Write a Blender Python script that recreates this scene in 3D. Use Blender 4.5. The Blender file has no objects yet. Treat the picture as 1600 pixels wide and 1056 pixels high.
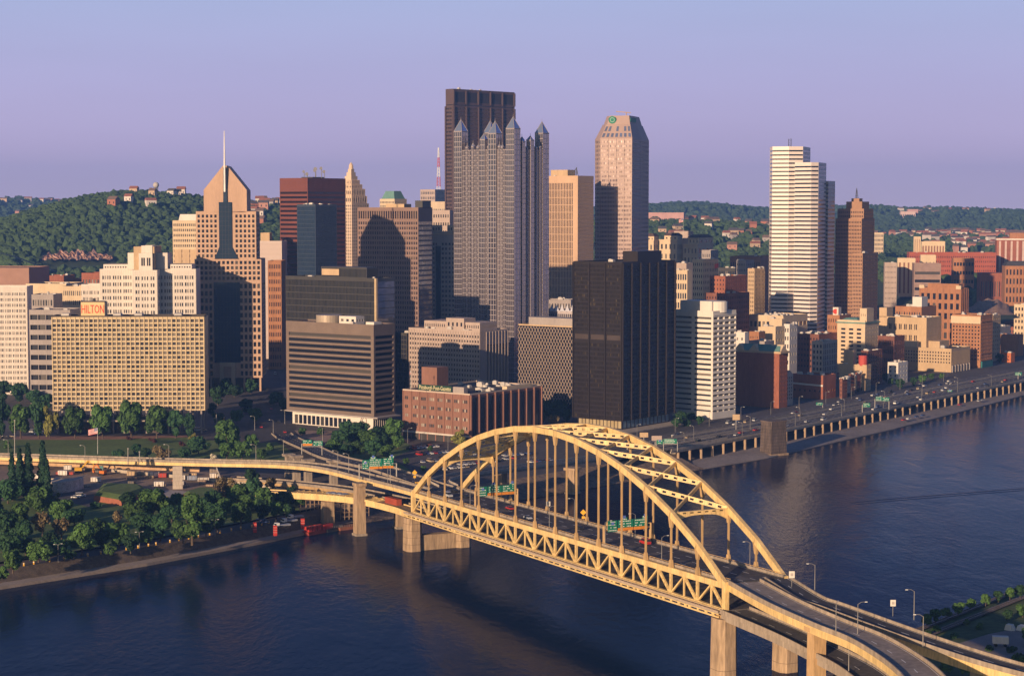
import bpy, bmesh, math, random
from mathutils import Vector, Matrix
R = math.radians
sc = bpy.context.scene
col = sc.collection
random.seed(7)
# ------------------------------------------------------------------ camera, world, sun, exposure
HC = 150.0; F = 3000.0; PITCH = math.atan(203/3000)
cp, sp = math.cos(PITCH), math.sin(PITCH)
cam = bpy.data.cameras.new('camera'); cam.sensor_fit = 'HORIZONTAL'; cam.sensor_width = 36; cam.lens = 67.5
cam.clip_start = 1; cam.clip_end = 60000
camo = bpy.data.objects.new('camera', cam); col.objects.link(camo)
camo.location = (0, 0, HC); camo.rotation_euler = (math.pi/2-PITCH, 0, 0); sc.camera = camo
SUN_EL = R(11); SUN_AZ = R(31)            # light travels towards +Y and a little to +X
sd = Vector((-math.sin(SUN_AZ)*math.cos(SUN_EL), -math.cos(SUN_AZ)*math.cos(SUN_EL), math.sin(SUN_EL)))
W = bpy.data.worlds.new('World'); sc.world = W; W.use_nodes = True
wn, wl = W.node_tree.nodes, W.node_tree.links
bg = wn['Background']; bg.inputs['Strength'].default_value = 0.13
sky = wn.new('ShaderNodeTexSky'); sky.sky_type = 'NISHITA'; sky.sun_disc = False
sky.sun_elevation = SUN_EL; sky.sun_rotation = math.atan2(sd.x, sd.y)
sky.altitude = 300; sky.air_density = 1.0; sky.dust_density = 1.0; sky.ozone_density = 3.0
# the lavender dusk opposite the sun: an elevation ramp on that side of the sky, the plain sky round the sun
tc = wn.new('ShaderNodeTexCoord'); sx = wn.new('ShaderNodeSeparateXYZ'); wl.new(tc.outputs['Generated'], sx.inputs[0])
ramp_ = wn.new('ShaderNodeValToRGB'); wl.new(sx.outputs['Z'], ramp_.inputs[0])
el = ramp_.color_ramp.elements
el[0].position = 0.0; el[0].color = (0.46, 0.365, 0.51, 1)
el[1].position = 1.0; el[1].color = (0.035, 0.08, 0.26, 1)
for p_, c_ in ((0.03, (0.44, 0.36, 0.55)), (0.065, (0.385, 0.36, 0.57)), (0.115, (0.32, 0.375, 0.58)), (0.18, (0.09, 0.15, 0.38)), (0.35, (0.05, 0.09, 0.28))):
    e_ = el.new(p_); e_.color = (*c_, 1)
sc_ = wn.new('ShaderNodeVectorMath'); sc_.operation = 'SCALE'; sc_.inputs['Scale'].default_value = 1/0.13; wl.new(ramp_.outputs[0], sc_.inputs[0])
hn = wn.new('ShaderNodeTexNoise'); hn.inputs['Scale'].default_value = 2.2; hn.inputs['Detail'].default_value = 4; hm = wn.new('ShaderNodeMapping'); hm.inputs['Scale'].default_value = (1, 1, 7); wl.new(tc.outputs['Generated'], hm.inputs[0]); wl.new(hm.outputs[0], hn.inputs['Vector'])
hr = wn.new('ShaderNodeMapRange'); wl.new(hn.outputs[0], hr.inputs[0]); hr.inputs[1].default_value = .25; hr.inputs[2].default_value = .75; hr.inputs[3].default_value = .94/0.13; hr.inputs[4].default_value = 1.06/0.13; wl.new(hr.outputs[0], sc_.inputs['Scale'])
dt = wn.new('ShaderNodeVectorMath'); dt.operation = 'DOT_PRODUCT'; wl.new(tc.outputs['Generated'], dt.inputs[0]); dt.inputs[1].default_value = (-sd.x, -sd.y, 0)
mr_ = wn.new('ShaderNodeMapRange'); mr_.interpolation_type = 'SMOOTHSTEP'; wl.new(dt.outputs['Value'], mr_.inputs[0]); mr_.inputs[1].default_value = -0.1; mr_.inputs[2].default_value = 0.6
mxw = wn.new('ShaderNodeMixRGB'); wl.new(mr_.outputs[0], mxw.inputs[0]); skd = wn.new('ShaderNodeVectorMath'); skd.operation = 'SCALE'; skd.inputs['Scale'].default_value = 0.42; wl.new(sky.outputs[0], skd.inputs[0]); wl.new(skd.outputs[0], mxw.inputs[1]); wl.new(sc_.outputs[0], mxw.inputs[2])
wl.new(mxw.outputs[0], bg.inputs['Color'])
sl = bpy.data.lights.new('sun', 'SUN'); sl.energy = 5.0; sl.angle = R(0.5); sl.color = (1.0, 0.70, 0.44)
slo = bpy.data.objects.new('sun', sl); col.objects.link(slo)
slo.rotation_euler = sd.to_track_quat('Z', 'Y').to_euler(); slo.location = (0, -50, 400)
sc.view_settings.view_transform = 'Standard'; sc.view_settings.look = 'None'
sc.view_settings.exposure = 0.36; sc.view_settings.gamma = 1.0
sc.render.engine = 'CYCLES'
sc.cycles.max_bounces = 6; sc.cycles.diffuse_bounces = 3; sc.cycles.glossy_bounces = 3
sc.cycles.transmission_bounces = 2; sc.cycles.volume_bounces = 1; sc.cycles.transparent_max_bounces = 6
sc.cycles.use_denoising = True
sc.cycles.sample_clamp_indirect = 4

# ------------------------------------------------------------------ geometry of the view (1600 px photo measure -> metres)
def ray(px, py):
    a = (px-800)/F; b = (528-py)/F
    return Vector((a, cp+b*sp, -sp+b*cp))
def G(px, py, z=7.0):
    d = ray(px, py); t = (z-HC)/d.z
    return Vector((d.x*t, d.y*t, z))
def AT(px, py, Y):
    d = ray(px, py); t = Y/d.y
    return Vector((d.x*t, Y, HC+d.z*t))
def PX(v):
    d = v[1]*cp-(v[2]-HC)*sp; u = v[1]*sp+(v[2]-HC)*cp
    return 800+F*v[0]/d, 528-F*u/d
def XY(px, Y, z=60):
    """x of the vertical line seen at px when it stands at distance Y"""
    return (px-800)/F*(Y*cp-(z-HC)*sp)

# ------------------------------------------------------------------ materials
MATS = {}
def pmat(name, c, rough=0.8, metal=0.0, var=0.18, scale=0.15, fine=2.0, spec=0.3, streak=False, island=0.0, bump=0.0, bscale=3.0, objvar=0.0):
    if name in MATS: return MATS[name]
    m = bpy.data.materials.new(name); m.use_nodes = True; MATS[name] = m
    n, l = m.node_tree.nodes, m.node_tree.links
    b = n['Principled BSDF']; b.inputs['Roughness'].default_value = rough; b.inputs['Metallic'].default_value = metal
    b.inputs['Specular IOR Level'].default_value = spec
    tc = n.new('ShaderNodeTexCoord'); mp = n.new('ShaderNodeMapping'); l.new(tc.outputs['Object'], mp.inputs[0])
    mp.inputs['Scale'].default_value = (1, 1, 0.15) if streak else (1, 1, 1)
    n1 = n.new('ShaderNodeTexNoise'); n1.inputs['Scale'].default_value = scale; n1.inputs['Detail'].default_value = 5
    n2 = n.new('ShaderNodeTexNoise'); n2.inputs['Scale'].default_value = fine; n2.inputs['Detail'].default_value = 3
    l.new(mp.outputs[0], n1.inputs['Vector']); l.new(mp.outputs[0], n2.inputs['Vector'])
    ad = n.new('ShaderNodeMath'); ad.operation = 'ADD'; l.new(n1.outputs[0], ad.inputs[0]); l.new(n2.outputs[0], ad.inputs[1])
    last = ad.outputs[0]; off = 1.0
    if island:
        ge = n.new('ShaderNodeNewGeometry'); ml = n.new('ShaderNodeMath'); ml.operation = 'MULTIPLY_ADD'
        ml.inputs[1].default_value = island; l.new(ge.outputs['Random Per Island'], ml.inputs[0]); l.new(last, ml.inputs[2]); last = ml.outputs[0]; off += island/2
    if objvar:
        oi = n.new('ShaderNodeObjectInfo'); ml = n.new('ShaderNodeMath'); ml.operation = 'MULTIPLY_ADD'
        ml.inputs[1].default_value = objvar; l.new(oi.outputs['Random'], ml.inputs[0]); l.new(last, ml.inputs[2]); last = ml.outputs[0]; off += objvar/2
    mr = n.new('ShaderNodeMapRange'); l.new(last, mr.inputs[0])
    mr.inputs[1].default_value = off-0.5; mr.inputs[2].default_value = off+0.5
    mr.inputs[3].default_value = 1-var*1.6; mr.inputs[4].default_value = 1+var*1.6; mr.clamp = False
    mx = n.new('ShaderNodeVectorMath'); mx.operation = 'SCALE'
    mx.inputs[0].default_value = c; l.new(mr.outputs[0], mx.inputs['Scale']); l.new(mx.outputs[0], b.inputs['Base Color'])
    if bump:
        bn = n.new('ShaderNodeTexNoise'); bn.inputs['Scale'].default_value = bscale; bn.inputs['Detail'].default_value = 4; l.new(tc.outputs['Object'], bn.inputs['Vector'])
        bp = n.new('ShaderNodeBump'); bp.inputs['Strength'].default_value = bump; l.new(bn.outputs[0], bp.inputs['Height']); l.new(bp.outputs[0], b.inputs['Normal'])
    return m
def gmat(name, c=(0.02, 0.025, 0.035), c2=(0.06, 0.06, 0.065), thr=0.75, rough=0.12, metal=0.0, spec=0.5, jit=0.5, blind=None, wob=0.0):
    """window glass: every pane a little different, some with drawn blinds"""
    if name in MATS: return MATS[name]
    m = bpy.data.materials.new(name); m.use_nodes = True; MATS[name] = m
    n, l = m.node_tree.nodes, m.node_tree.links
    b = n['Principled BSDF']; b.inputs['Metallic'].default_value = metal
    b.inputs['Specular IOR Level'].default_value = spec
    ge = n.new('ShaderNodeNewGeometry'); oi = n.new('ShaderNodeObjectInfo')
    ad = n.new('ShaderNodeMath'); ad.operation = 'MULTIPLY_ADD'; ad.inputs[1].default_value = 7.31
    l.new(ge.outputs['Random Per Island'], ad.inputs[0]); l.new(oi.outputs['Random'], ad.inputs[2])
    fr = n.new('ShaderNodeMath'); fr.operation = 'FRACT'; l.new(ad.outputs[0], fr.inputs[0])
    cr = n.new('ShaderNodeValToRGB'); l.new(fr.outputs[0], cr.inputs[0])
    e = cr.color_ramp.elements
    e[0].position = 0; e[0].color = (*c, 1); e[1].position = thr; e[1].color = tuple(x*(1+jit) for x in c)+(1,)
    e3 = cr.color_ramp.elements.new(min(0.999, thr+0.01)); e3.color = (*c2, 1)
    e4 = cr.color_ramp.elements.new(1.0); e4.color = (*(blind or c2), 1)
    l.new(cr.outputs[0], b.inputs['Base Color'])
    rr = n.new('ShaderNodeMapRange'); l.new(fr.outputs[0], rr.inputs[0]); rr.inputs[3].default_value = rough; rr.inputs[4].default_value = rough*2.2
    l.new(rr.outputs[0], b.inputs['Roughness'])
    if wob:
        tc = n.new('ShaderNodeTexCoord'); bn = n.new('ShaderNodeTexNoise'); bn.inputs['Scale'].default_value = 0.12; l.new(tc.outputs['Object'], bn.inputs['Vector'])
        bp = n.new('ShaderNodeBump'); bp.inputs['Strength'].default_value = wob; bp.inputs['Distance'].default_value = 1.0
        l.new(bn.outputs[0], bp.inputs['Height']); l.new(bp.outputs[0], b.inputs['Normal'])
    return m

# ------------------------------------------------------------------ objects
BASE = {}
def thing(name, label, cat, loc=(0, 0, 0), group=None):
    o = bpy.data.objects.new(name, None); col.objects.link(o); o.empty_display_size = 0.5
    o.location = loc; BASE[o.name] = Vector(loc)
    o['label'] = label; o['category'] = cat
    if group: o['group'] = group
    return o
def tag(o, label, cat, group=None):
    o['label'] = label; o['category'] = cat
    if group: o['group'] = group
    return o
class MB:
    def __init__(s): s.v = []; s.f = []; s.smooth = False
    def add(s, vs, fs):
        k = len(s.v); s.v += [tuple(v) for v in vs]; s.f += [tuple(i+k for i in f) for f in fs]
    def quad(s, a, b, c, d): s.add((a, b, c, d), ((0, 1, 2, 3),))
    def hexa(s, lo, hi):
        s.add(list(lo)+list(hi), ((3, 2, 1, 0), (4, 5, 6, 7), (0, 1, 5, 4), (1, 2, 6, 5), (2, 3, 7, 6), (3, 0, 4, 7)))
    def box(s, c, sx, sy, z0, z1, ang=0.0, top=1.0):
        ca, sa = math.cos(ang), math.sin(ang)
        def ring(z, k): return [(c[0]+ca*x*k-sa*y*k, c[1]+sa*x*k+ca*y*k, z) for x, y in ((-sx/2, -sy/2), (sx/2, -sy/2), (sx/2, sy/2), (-sx/2, sy/2))]
        s.hexa(ring(z0, 1), ring(z1, top))
    def prism(s, poly, z0, z1, k=1.0, cap=True):
        n = len(poly); cx = sum(p[0] for p in poly)/n; cy = sum(p[1] for p in poly)/n
        vs = [(p[0], p[1], z0) for p in poly]+[(cx+(p[0]-cx)*k, cy+(p[1]-cy)*k, z1) for p in poly]
        fs = [(i, (i+1) % n, n+(i+1) % n, n+i) for i in range(n)]
        if cap: fs += [tuple(range(n, 2*n)), tuple(range(n-1, -1, -1))]
        s.add(vs, fs)
    def ngon(s, cx, cy, r, n=8, rot=None):
        rot = math.pi/n if rot is None else rot
        return [(cx+r*math.cos(rot+2*math.pi*i/n), cy+r*math.sin(rot+2*math.pi*i/n)) for i in range(n)]
    def cyl(s, cx, cy, r, z0, z1, n=10, k=1.0): s.prism(s.ngon(cx, cy, r, n), z0, z1, k)
    def beam(s, p, q, w, h, up=(0, 0, 1)):
        p = Vector(p); q = Vector(q); d = (q-p).normalized(); up = Vector(up)
        x = d.cross(up)
        if x.length < 1e-4: x = d.cross(Vector((0, 1, 0)))
        x.normalize(); y = x.cross(d)
        lo = [p+x*a*w/2+y*b*h/2 for a, b in ((-1, -1), (1, -1), (1, 1), (-1, 1))]
        hi = [q+x*a*w/2+y*b*h/2 for a, b in ((-1, -1), (1, -1), (1, 1), (-1, 1))]
        s.hexa(lo, hi)
    def tube(s, p, q, r, n=6, r2=None):
        p = Vector(p); q = Vector(q); d = (q-p).normalized(); x = d.orthogonal().normalized(); y = d.cross(x)
        r2 = r if r2 is None else r2
        A = [p+(x*math.cos(t)+y*math.sin(t))*r for t in [2*math.pi*i/n for i in range(n)]]
        B = [q+(x*math.cos(t)+y*math.sin(t))*r2 for t in [2*math.pi*i/n for i in range(n)]]
        s.add(A+B, [(i, (i+1) % n, n+(i+1) % n, n+i) for i in range(n)]+[tuple(range(n-1, -1, -1)), tuple(range(n, 2*n))])
    def poly(s, pts): s.add(pts, (tuple(range(len(pts))),))
    def build(s, name, m, parent=None, kind=None, smooth=False):
        me = bpy.data.meshes.new(name)
        b = BASE.get(parent.name, Vector((0, 0, 0))) if parent else Vector((0, 0, 0))
        me.from_pydata([(v[0]-b.x, v[1]-b.y, v[2]-b.z) for v in s.v], [], s.f)
        me.materials.append(m)
        if smooth: me.polygons.foreach_set('use_smooth', [True]*len(me.polygons))
        o = bpy.data.objects.new(name, me); col.objects.link(o)
        if parent: o.parent = parent; BASE[o.name] = b
        if kind: o['kind'] = kind
        return o
KIDS = {}
def copy_tree(o, loc=None, rz=None, scale=None, label=None, group=None, parent=None):
    c = o.copy(); col.objects.link(c)
    if parent: c.parent = parent
    for ch in list(o.children): copy_tree(ch, parent=c)
    if loc is not None: c.location = loc
    if rz is not None: c.rotation_euler = (0, 0, rz)
    if scale is not None: c.scale = scale if hasattr(scale, '__len__') else (scale,)*3
    if label: c['label'] = label
    if group: c['group'] = group
    return c
def drop_tree(o):
    for ch in list(o.children): drop_tree(ch)
    bpy.data.objects.remove(o)
ORD = ['first', 'second', 'third', 'fourth', 'fifth', 'sixth', 'seventh', 'eighth', 'ninth', 'tenth', 'eleventh', 'twelfth', 'thirteenth', 'fourteenth', 'fifteenth', 'sixteenth', 'seventeenth', 'eighteenth', 'nineteenth']
TENS = {2: 'twent', 3: 'thirt', 4: 'fort', 5: 'fift', 6: 'sixt', 7: 'sevent', 8: 'eight', 9: 'ninet'}
def nth(i):
    i += 1
    if i < 20: return ORD[i-1]
    if i == 100: return 'hundredth'
    if i > 100: return 'hundred and '+nth(i-101)
    return TENS[i//10]+('ieth' if i % 10 == 0 else 'y-'+ORD[i % 10-1])
def text_part(txt, size, m, parent, loc, ang, name='lettering', depth=0.05, squeeze=None):
    cu = bpy.data.curves.new(name, 'FONT'); cu.body = txt; cu.size = size; cu.align_x = 'CENTER'; cu.align_y = 'CENTER'; cu.extrude = depth; cu.resolution_u = 2
    to = bpy.data.objects.new(name, cu); col.objects.link(to)
    dg = bpy.context.evaluated_depsgraph_get(); me = bpy.data.meshes.new_from_object(to.evaluated_get(dg))
    bpy.data.objects.remove(to)
    if squeeze:
        w = max(v.co.x for v in me.vertices)-min(v.co.x for v in me.vertices)
        for v in me.vertices: v.co.x *= squeeze/w
    me.materials.clear(); me.materials.append(m)
    o = bpy.data.objects.new(name, me); col.objects.link(o)
    b = BASE.get(parent.name, Vector((0, 0, 0))); o.parent = parent
    o.location = Vector(loc)-b; o.rotation_euler = (math.pi/2, 0, ang)
    return o
def spline(pts, n=6):
    pts = [Vector(p) for p in pts]; P = [pts[0]*2-pts[1]]+pts+[pts[-1]*2-pts[-2]]; out = []
    for i in range(1, len(P)-2):
        a, b, c, d = P[i-1:i+3]
        for k in range(n):
            t = k/n
            out.append(0.5*((2*b)+(c-a)*t+(2*a-5*b+4*c-d)*t*t+(3*b-a-3*c+d)*t**3))
    out.append(pts[-1]); return out
def offset(pts, d):
    """shift a polyline sideways in plan; d>0 to the right of travel"""
    out = []
    for i, p in enumerate(pts):
        t = (pts[min(i+1, len(pts)-1)]-pts[max(i-1, 0)]); t.z = 0; t.normalize()
        out.append(p+Vector((t.y, -t.x, 0))*d)
    return out
def strip(mb, A, B, dz=0.0):
    n = len(A); k = len(mb.v)
    for a, b in zip(A, B): mb.v += [(a[0], a[1], a[2]+dz), (b[0], b[1], b[2]+dz)]
    mb.f += [(k+2*i, k+2*i+1, k+2*i+3, k+2*i+2) for i in range(n-1)]
def wallrun(mb, pts, w, z0, z1):
    """a long upright wall of width w along pts, from z0 to z1 relative to the points"""
    A = offset(pts, -w/2); B = offset(pts, w/2); n = len(pts); k = len(mb.v)
    for a, b in zip(A, B): mb.v += [(a.x, a.y, a.z+z0), (b.x, b.y, b.z+z0), (b.x, b.y, b.z+z1), (a.x, a.y, a.z+z1)]
    for i in range(n-1):
        q = k+4*i; r = q+4
        for j in range(4): mb.f.append((q+j, q+(j+1) % 4, r+(j+1) % 4, r+j))
    mb.f += [(k, k+1, k+2, k+3), (k+4*n-1, k+4*n-2, k+4*n-3, k+4*n-4)]
def dashes(mb, pts, w, on, gap, dz):
    seg = []; acc = 0.0
    for i in range(len(pts)-1):
        a, b = pts[i], pts[i+1]; L = (b-a).length; t = 0
        while t < L:
            ph = (acc+t) % (on+gap); step = (on-ph) if ph < on else (on+gap-ph)
            e = min(L, t+step)
            if ph < on and e-t > 0.05:
                p = a.lerp(b, t/L); q = a.lerp(b, e/L); d = (q-p).normalized(); x = Vector((d.y, -d.x, 0)).normalized()*w/2
                mb.add([(p-x)+Vector((0, 0, dz)), (p+x)+Vector((0, 0, dz)), (q+x)+Vector((0, 0, dz)), (q-x)+Vector((0, 0, dz))], ((0, 1, 2, 3),))
            t = e+1e-6
        acc += L
# ------------------------------------------------------------------ palette
CONC = pmat('concrete', (0.42, 0.36, 0.29), 0.85, var=0.2, scale=0.3, fine=1.2, streak=True)
CONCD = pmat('stained_concrete', (0.30, 0.25, 0.20), 0.9, var=0.3, scale=0.25, fine=1.0, streak=True)
ASPH = pmat('asphalt', (0.055, 0.052, 0.055), 0.85, var=0.4, scale=0.08, fine=0.7)
ASPHL = pmat('worn_asphalt', (0.10, 0.092, 0.09), 0.85, var=0.36, scale=0.06, fine=0.5)
WHITE = pmat('white_paint', (0.75, 0.75, 0.73), 0.6, var=0.08)
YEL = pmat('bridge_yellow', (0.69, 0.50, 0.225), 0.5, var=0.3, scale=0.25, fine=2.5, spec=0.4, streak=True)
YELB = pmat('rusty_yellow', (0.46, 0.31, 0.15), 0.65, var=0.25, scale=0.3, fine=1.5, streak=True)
GALV = pmat('galvanised_steel', (0.28, 0.27, 0.26), 0.5, metal=0.3, var=0.08)
GRASSM = pmat('lawn_grass', (0.10, 0.15, 0.04), 0.95, var=0.3, scale=0.03, fine=0.4)
STONE = pmat('dark_stone', (0.13, 0.105, 0.085), 0.9, var=0.4, scale=0.4, fine=1.5, bump=0.5)
EARTH = pmat('bare_earth', (0.24, 0.175, 0.13), 0.95, var=0.3, scale=0.06, fine=0.5)
PAVE = pmat('paving', (0.28, 0.235, 0.20), 0.9, var=0.18, scale=0.08, fine=0.8)
BLOCK = pmat('city_ground', (0.085, 0.078, 0.078), 0.9, var=0.3, scale=0.02, fine=0.3)
# ------------------------------------------------------------------ water
def water_mat():
    m = bpy.data.materials.new('river_water'); m.use_nodes = True
    n, l = m.node_tree.nodes, m.node_tree.links; b = n['Principled BSDF']
    b.inputs['Base Color'].default_value = (0.005, 0.017, 0.048, 1); b.inputs['Roughness'].default_value = 0.10
    b.inputs['IOR'].default_value = 1.07
    tc = n.new('ShaderNodeTexCoord'); mp = n.new('ShaderNodeMapping'); mp.inputs['Rotation'].default_value = (0, 0, R(35)); mp.inputs['Scale'].default_value = (1, 0.45, 1)
    l.new(tc.outputs['Object'], mp.inputs[0])
    a = n.new('ShaderNodeTexNoise'); a.inputs['Scale'].default_value = 0.35; a.inputs['Detail'].default_value = 6; a.inputs['Roughness'].default_value = 0.6
    c = n.new('ShaderNodeTexNoise'); c.inputs['Scale'].default_value = 0.05; c.inputs['Detail'].default_value = 3; c.inputs['Distortion'].default_value = 0.6
    l.new(mp.outputs[0], a.inputs['Vector']); l.new(mp.outputs[0], c.inputs['Vector'])
    w = n.new('ShaderNodeTexNoise'); w.inputs['Scale'].default_value = 0.006; w.inputs['Detail'].default_value = 3; l.new(mp.outputs[0], w.inputs['Vector'])
    cr = n.new('ShaderNodeMapRange'); l.new(w.outputs[0], cr.inputs[0]); cr.inputs[1].default_value = 0.35; cr.inputs[2].default_value = 0.7; cr.inputs[3].default_value = 0.5; cr.inputs[4].default_value = 1.2
    ml = n.new('ShaderNodeMath'); ml.operation = 'MULTIPLY'; l.new(a.outputs[0], ml.inputs[0]); l.new(cr.outputs[0], ml.inputs[1])
    ad = n.new('ShaderNodeMath'); ad.operation = 'MULTIPLY_ADD'; ad.inputs[1].default_value = 1.6; l.new(c.outputs[0], ad.inputs[0]); l.new(ml.outputs[0], ad.inputs[2])
    bp = n.new('ShaderNodeBump'); bp.inputs['Strength'].default_value = 0.4; bp.inputs['Distance'].default_value = 0.6
    l.new(ad.outputs[0], bp.inputs['Height']); l.new(bp.outputs[0], b.inputs['Normal'])
    return m
WATER = water_mat()
mb = MB(); mb.quad((-2500, 150, 0), (2500, 150, 0), (2500, 3200, 0), (-2500, 3200, 0))
mb.build('river', WATER, kind='structure')
# ------------------------------------------------------------------ banks: water edge traced once, the rest by real offsets
WE = [G(x, y, 0) for x, y in [(0, 921), (230, 884), (402, 851), (460, 839), (520, 826), (560, 818), (640, 806), (740, 792), (830, 779), (920, 763), (1000, 749), (1100, 733), (1200, 716), (1240, 707), (1290, 695), (1400, 670), (1500, 644), (1600, 618)]]
WE = [WE[0]+(WE[0]-WE[2])*2.5]+WE+[WE[-1]+(WE[-1]-WE[-5])*4]
def prof(k, offs):      # offs: (inland metres, z)
    out = []
    for d, z in offs:
        P = offset(WE[k[0]:k[1]], -d); out.append([Vector((p.x, p.y, z)) for p in P])
    return out
LEFT, MID, RIGHT = (0, 7), (6, 13), (12, 20)
a = prof(LEFT, [(0, -3), (0.05, 1.2), (5.2, 1.6)])
mb = MB(); strip(mb, a[0], a[1]); strip(mb, a[1], a[2]); mb.build('river_walk', PAVE, kind='structure')
mb = MB(); z = 1.6; d = 5.2; prev = prof(LEFT, [(d, z)])[0]
for i in range(9):
    d2, z2 = d+0.55, z+0.45
    up = prof(LEFT, [(d, z2)])[0]; nx = prof(LEFT, [(d2, z2)])[0]
    strip(mb, prev, up); strip(mb, up, nx); prev = nx; d, z = d2, z2
mb.build('stone_steps', STONE, kind='structure')
c = prof(LEFT, [(d, z), (d+9, 6.2)]); mb = MB(); strip(mb, c[0], c[1]); mb.build('promenade', pmat('dark_paving', (0.10, 0.085, 0.08), 0.9, var=0.2), kind='structure')
m_ = prof(MID, [(0, -3), (0.3, 0.6), (9, 2.5), (22, 7.0)]); mb = MB()
for i in range(3): strip(mb, m_[i], m_[i+1])
mb.build('rubble_bank', pmat('rubble', (0.20, 0.15, 0.115), 0.95, var=0.45, scale=0.3, fine=1.2, bump=0.8), kind='structure')
r_ = prof(RIGHT, [(0, -3), (0.3, 0.5), (12, 2.2), (44, 2.6), (44.2, 7.0)]); mb = MB()
for i in range(4): strip(mb, r_[i], r_[i+1])
mb.build('wharf', pmat('wharf_paving', (0.25, 0.215, 0.20), 0.95, var=0.25, scale=0.05, fine=0.5), kind='structure')
inner = prof(LEFT, [(d+9, 6.2)])[0][:-1]+prof(MID, [(22, 7)])[0][:-1]+prof(RIGHT, [(44.2, 7)])[0]
inner = [Vector((p.x, p.y, 7.0)) for p in inner]
far = [Vector((12000, 14000, 7)), Vector((-12000, 14000, 7)), Vector((-6000, 500, 7))]
far[0] = Vector((inner[-1].x+9000, inner[-1].y+200, 7)); 
mb = MB(); mb.poly(inner+[Vector((4900, inner[-1].y+100, 7)), Vector((4900, 9000, 7)), Vector((-4900, 9000, 7)), Vector((-4900, inner[0].y-150, 7))])
mb.build('city_ground', BLOCK, kind='structure')
# ------------------------------------------------------------------ the tied-arch bridge
L0 = Vector((-43.3, 836, 0)); R0 = Vector((68.2, 606.5, 0)); DZ = 5.0
e1 = (R0-L0); SPAN = e1.length; e1.normalize(); e2 = Vector((-e1.y, e1.x, 0))      # e2: away from the viewer, to the right
BW = 22.6; ZB, ZT = 16.6, 24.8; NP = 15; PL = SPAN/NP
def BP(s, t, z): return L0+e1*s+e2*t+Vector((0, 0, z+DZ*s/SPAN))
RISE = 38.8
def arch_z(i):
    u = i/NP
    return ZT+RISE*(1-(2*u-1)**2)**0.94
bridge = thing('arch_bridge', 'yellow steel double-deck tied-arch bridge crossing the dark river', 'bridge', L0)
def holed_plate(mb, p, q, w, th, up, hole=1.7, gap=1.3, hw=0.42):
    """box member with a run of rounded-looking holes along its face"""
    p = Vector(p); q = Vector(q); d = (q-p); Ln = d.length; d.normalize(); x = d.cross(Vector(up)).normalized()
    e = w*(1-hw)/2
    for s in (-1, 1): mb.beam(p+x*s*(w/2-e/2), q+x*s*(w/2-e/2), e, th, up)
    n = max(1, int((Ln-gap)/(hole+gap))); g = (Ln-n*hole)/(n+1); t = 0
    for i in range(n+1):
        mb.beam(p+d*t, p+d*(t+g), w-2*e, th*0.98, up); t += g+hole
for t in (0, BW):
    mb = MB(); pts = [BP(i*PL, t, arch_z(i)) for i in range(NP+1)]
    for i in range(NP):
        a, b = pts[i], pts[i+1]; d = (b-a).normalized()
        mb.beam(a-d*0.25, b+d*0.25, 1.4, 2.3, (0, 0, 1))
    mb.build('arch_rib', YEL, bridge)
    for i in range(1, NP):
        zt = arch_z(i)-1.2; p = BP(i*PL, t, 0)
        mb = MB()
        for s in (-0.3, 0.3): mb.beam(BP(i*PL+s, t, ZT+3.0), BP(i*PL+s, t, zt-2.2), 0.24, 0.42, e2)
        # forked head under the rib and boot on the deck
        mb.hexa([BP(i*PL-0.6, t-.4, zt-3.4), BP(i*PL+0.6, t-.4, zt-3.4), BP(i*PL+0.6, t+.4, zt-3.4), BP(i*PL-0.6, t+.4, zt-3.4)],
                [BP(i*PL-1.5, t-.45, zt+.5), BP(i*PL+1.5, t-.45, zt+.5), BP(i*PL+1.5, t+.45, zt+.5), BP(i*PL-1.5, t+.45, zt+.5)])
        mb.hexa([BP(i*PL-1.0, t-.6, ZT+.5), BP(i*PL+1.0, t-.6, ZT+.5), BP(i*PL+1.0, t+.6, ZT+.5), BP(i*PL-1.0, t+.6, ZT+.5)],
                [BP(i*PL-.6, t-.4, ZT+3.4), BP(i*PL+.6, t-.4, ZT+3.4), BP(i*PL+.6, t+.4, ZT+3.4), BP(i*PL-.6, t+.4, ZT+3.4)])
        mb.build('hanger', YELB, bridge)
    mb = MB(); mb.beam(BP(-0.8, t, ZT-0.1), BP(SPAN+0.8, t, ZT-0.1), 1.2, 1.9); mb.build('top_chord', YEL, bridge)
    mb = MB(); mb.beam(BP(-0.8, t, ZB), BP(SPAN+0.8, t, ZB), 1.3, 1.5); mb.build('bottom_chord', YEL, bridge)
    for i in range(NP+1):
        mb = MB()
        if i in (0, NP): mb.beam(BP(i*PL, t, ZB-1.2), BP(i*PL, t, ZT+1.3), 1.5, 2.0, e1); mb.build('end_post', YEL, bridge)
        else: holed_plate(mb, BP(i*PL, t, ZB+.7), BP(i*PL, t, ZT-1.2), 1.05, 0.7, e2, 0.8, 0.7, 0.52); mb.build('truss_vertical', YEL, bridge)
        if i < NP:
            m0 = (i+.5)*PL
            mb = MB(); mb.beam(BP(m0, t, ZB+.7), BP(m0, t, ZT-1.2), 0.45, 0.6, e1); mb.build('truss_vertical', YEL, bridge)
            mb = MB(); mb.beam(BP(i*PL+.6, t, ZB+.8), BP(m0-.3, t, ZT-1.2), 0.55, 0.6, e2); mb.build('truss_diagonal', YEL, bridge)
            mb = MB(); holed_plate(mb, BP(m0+.4, t, ZT-1.2), BP((i+1)*PL-.7, t, ZB+.7), 1.0, 0.65, e2, 1.0, 0.8, 0.5); mb.build('truss_diagonal', YEL, bridge)
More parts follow.
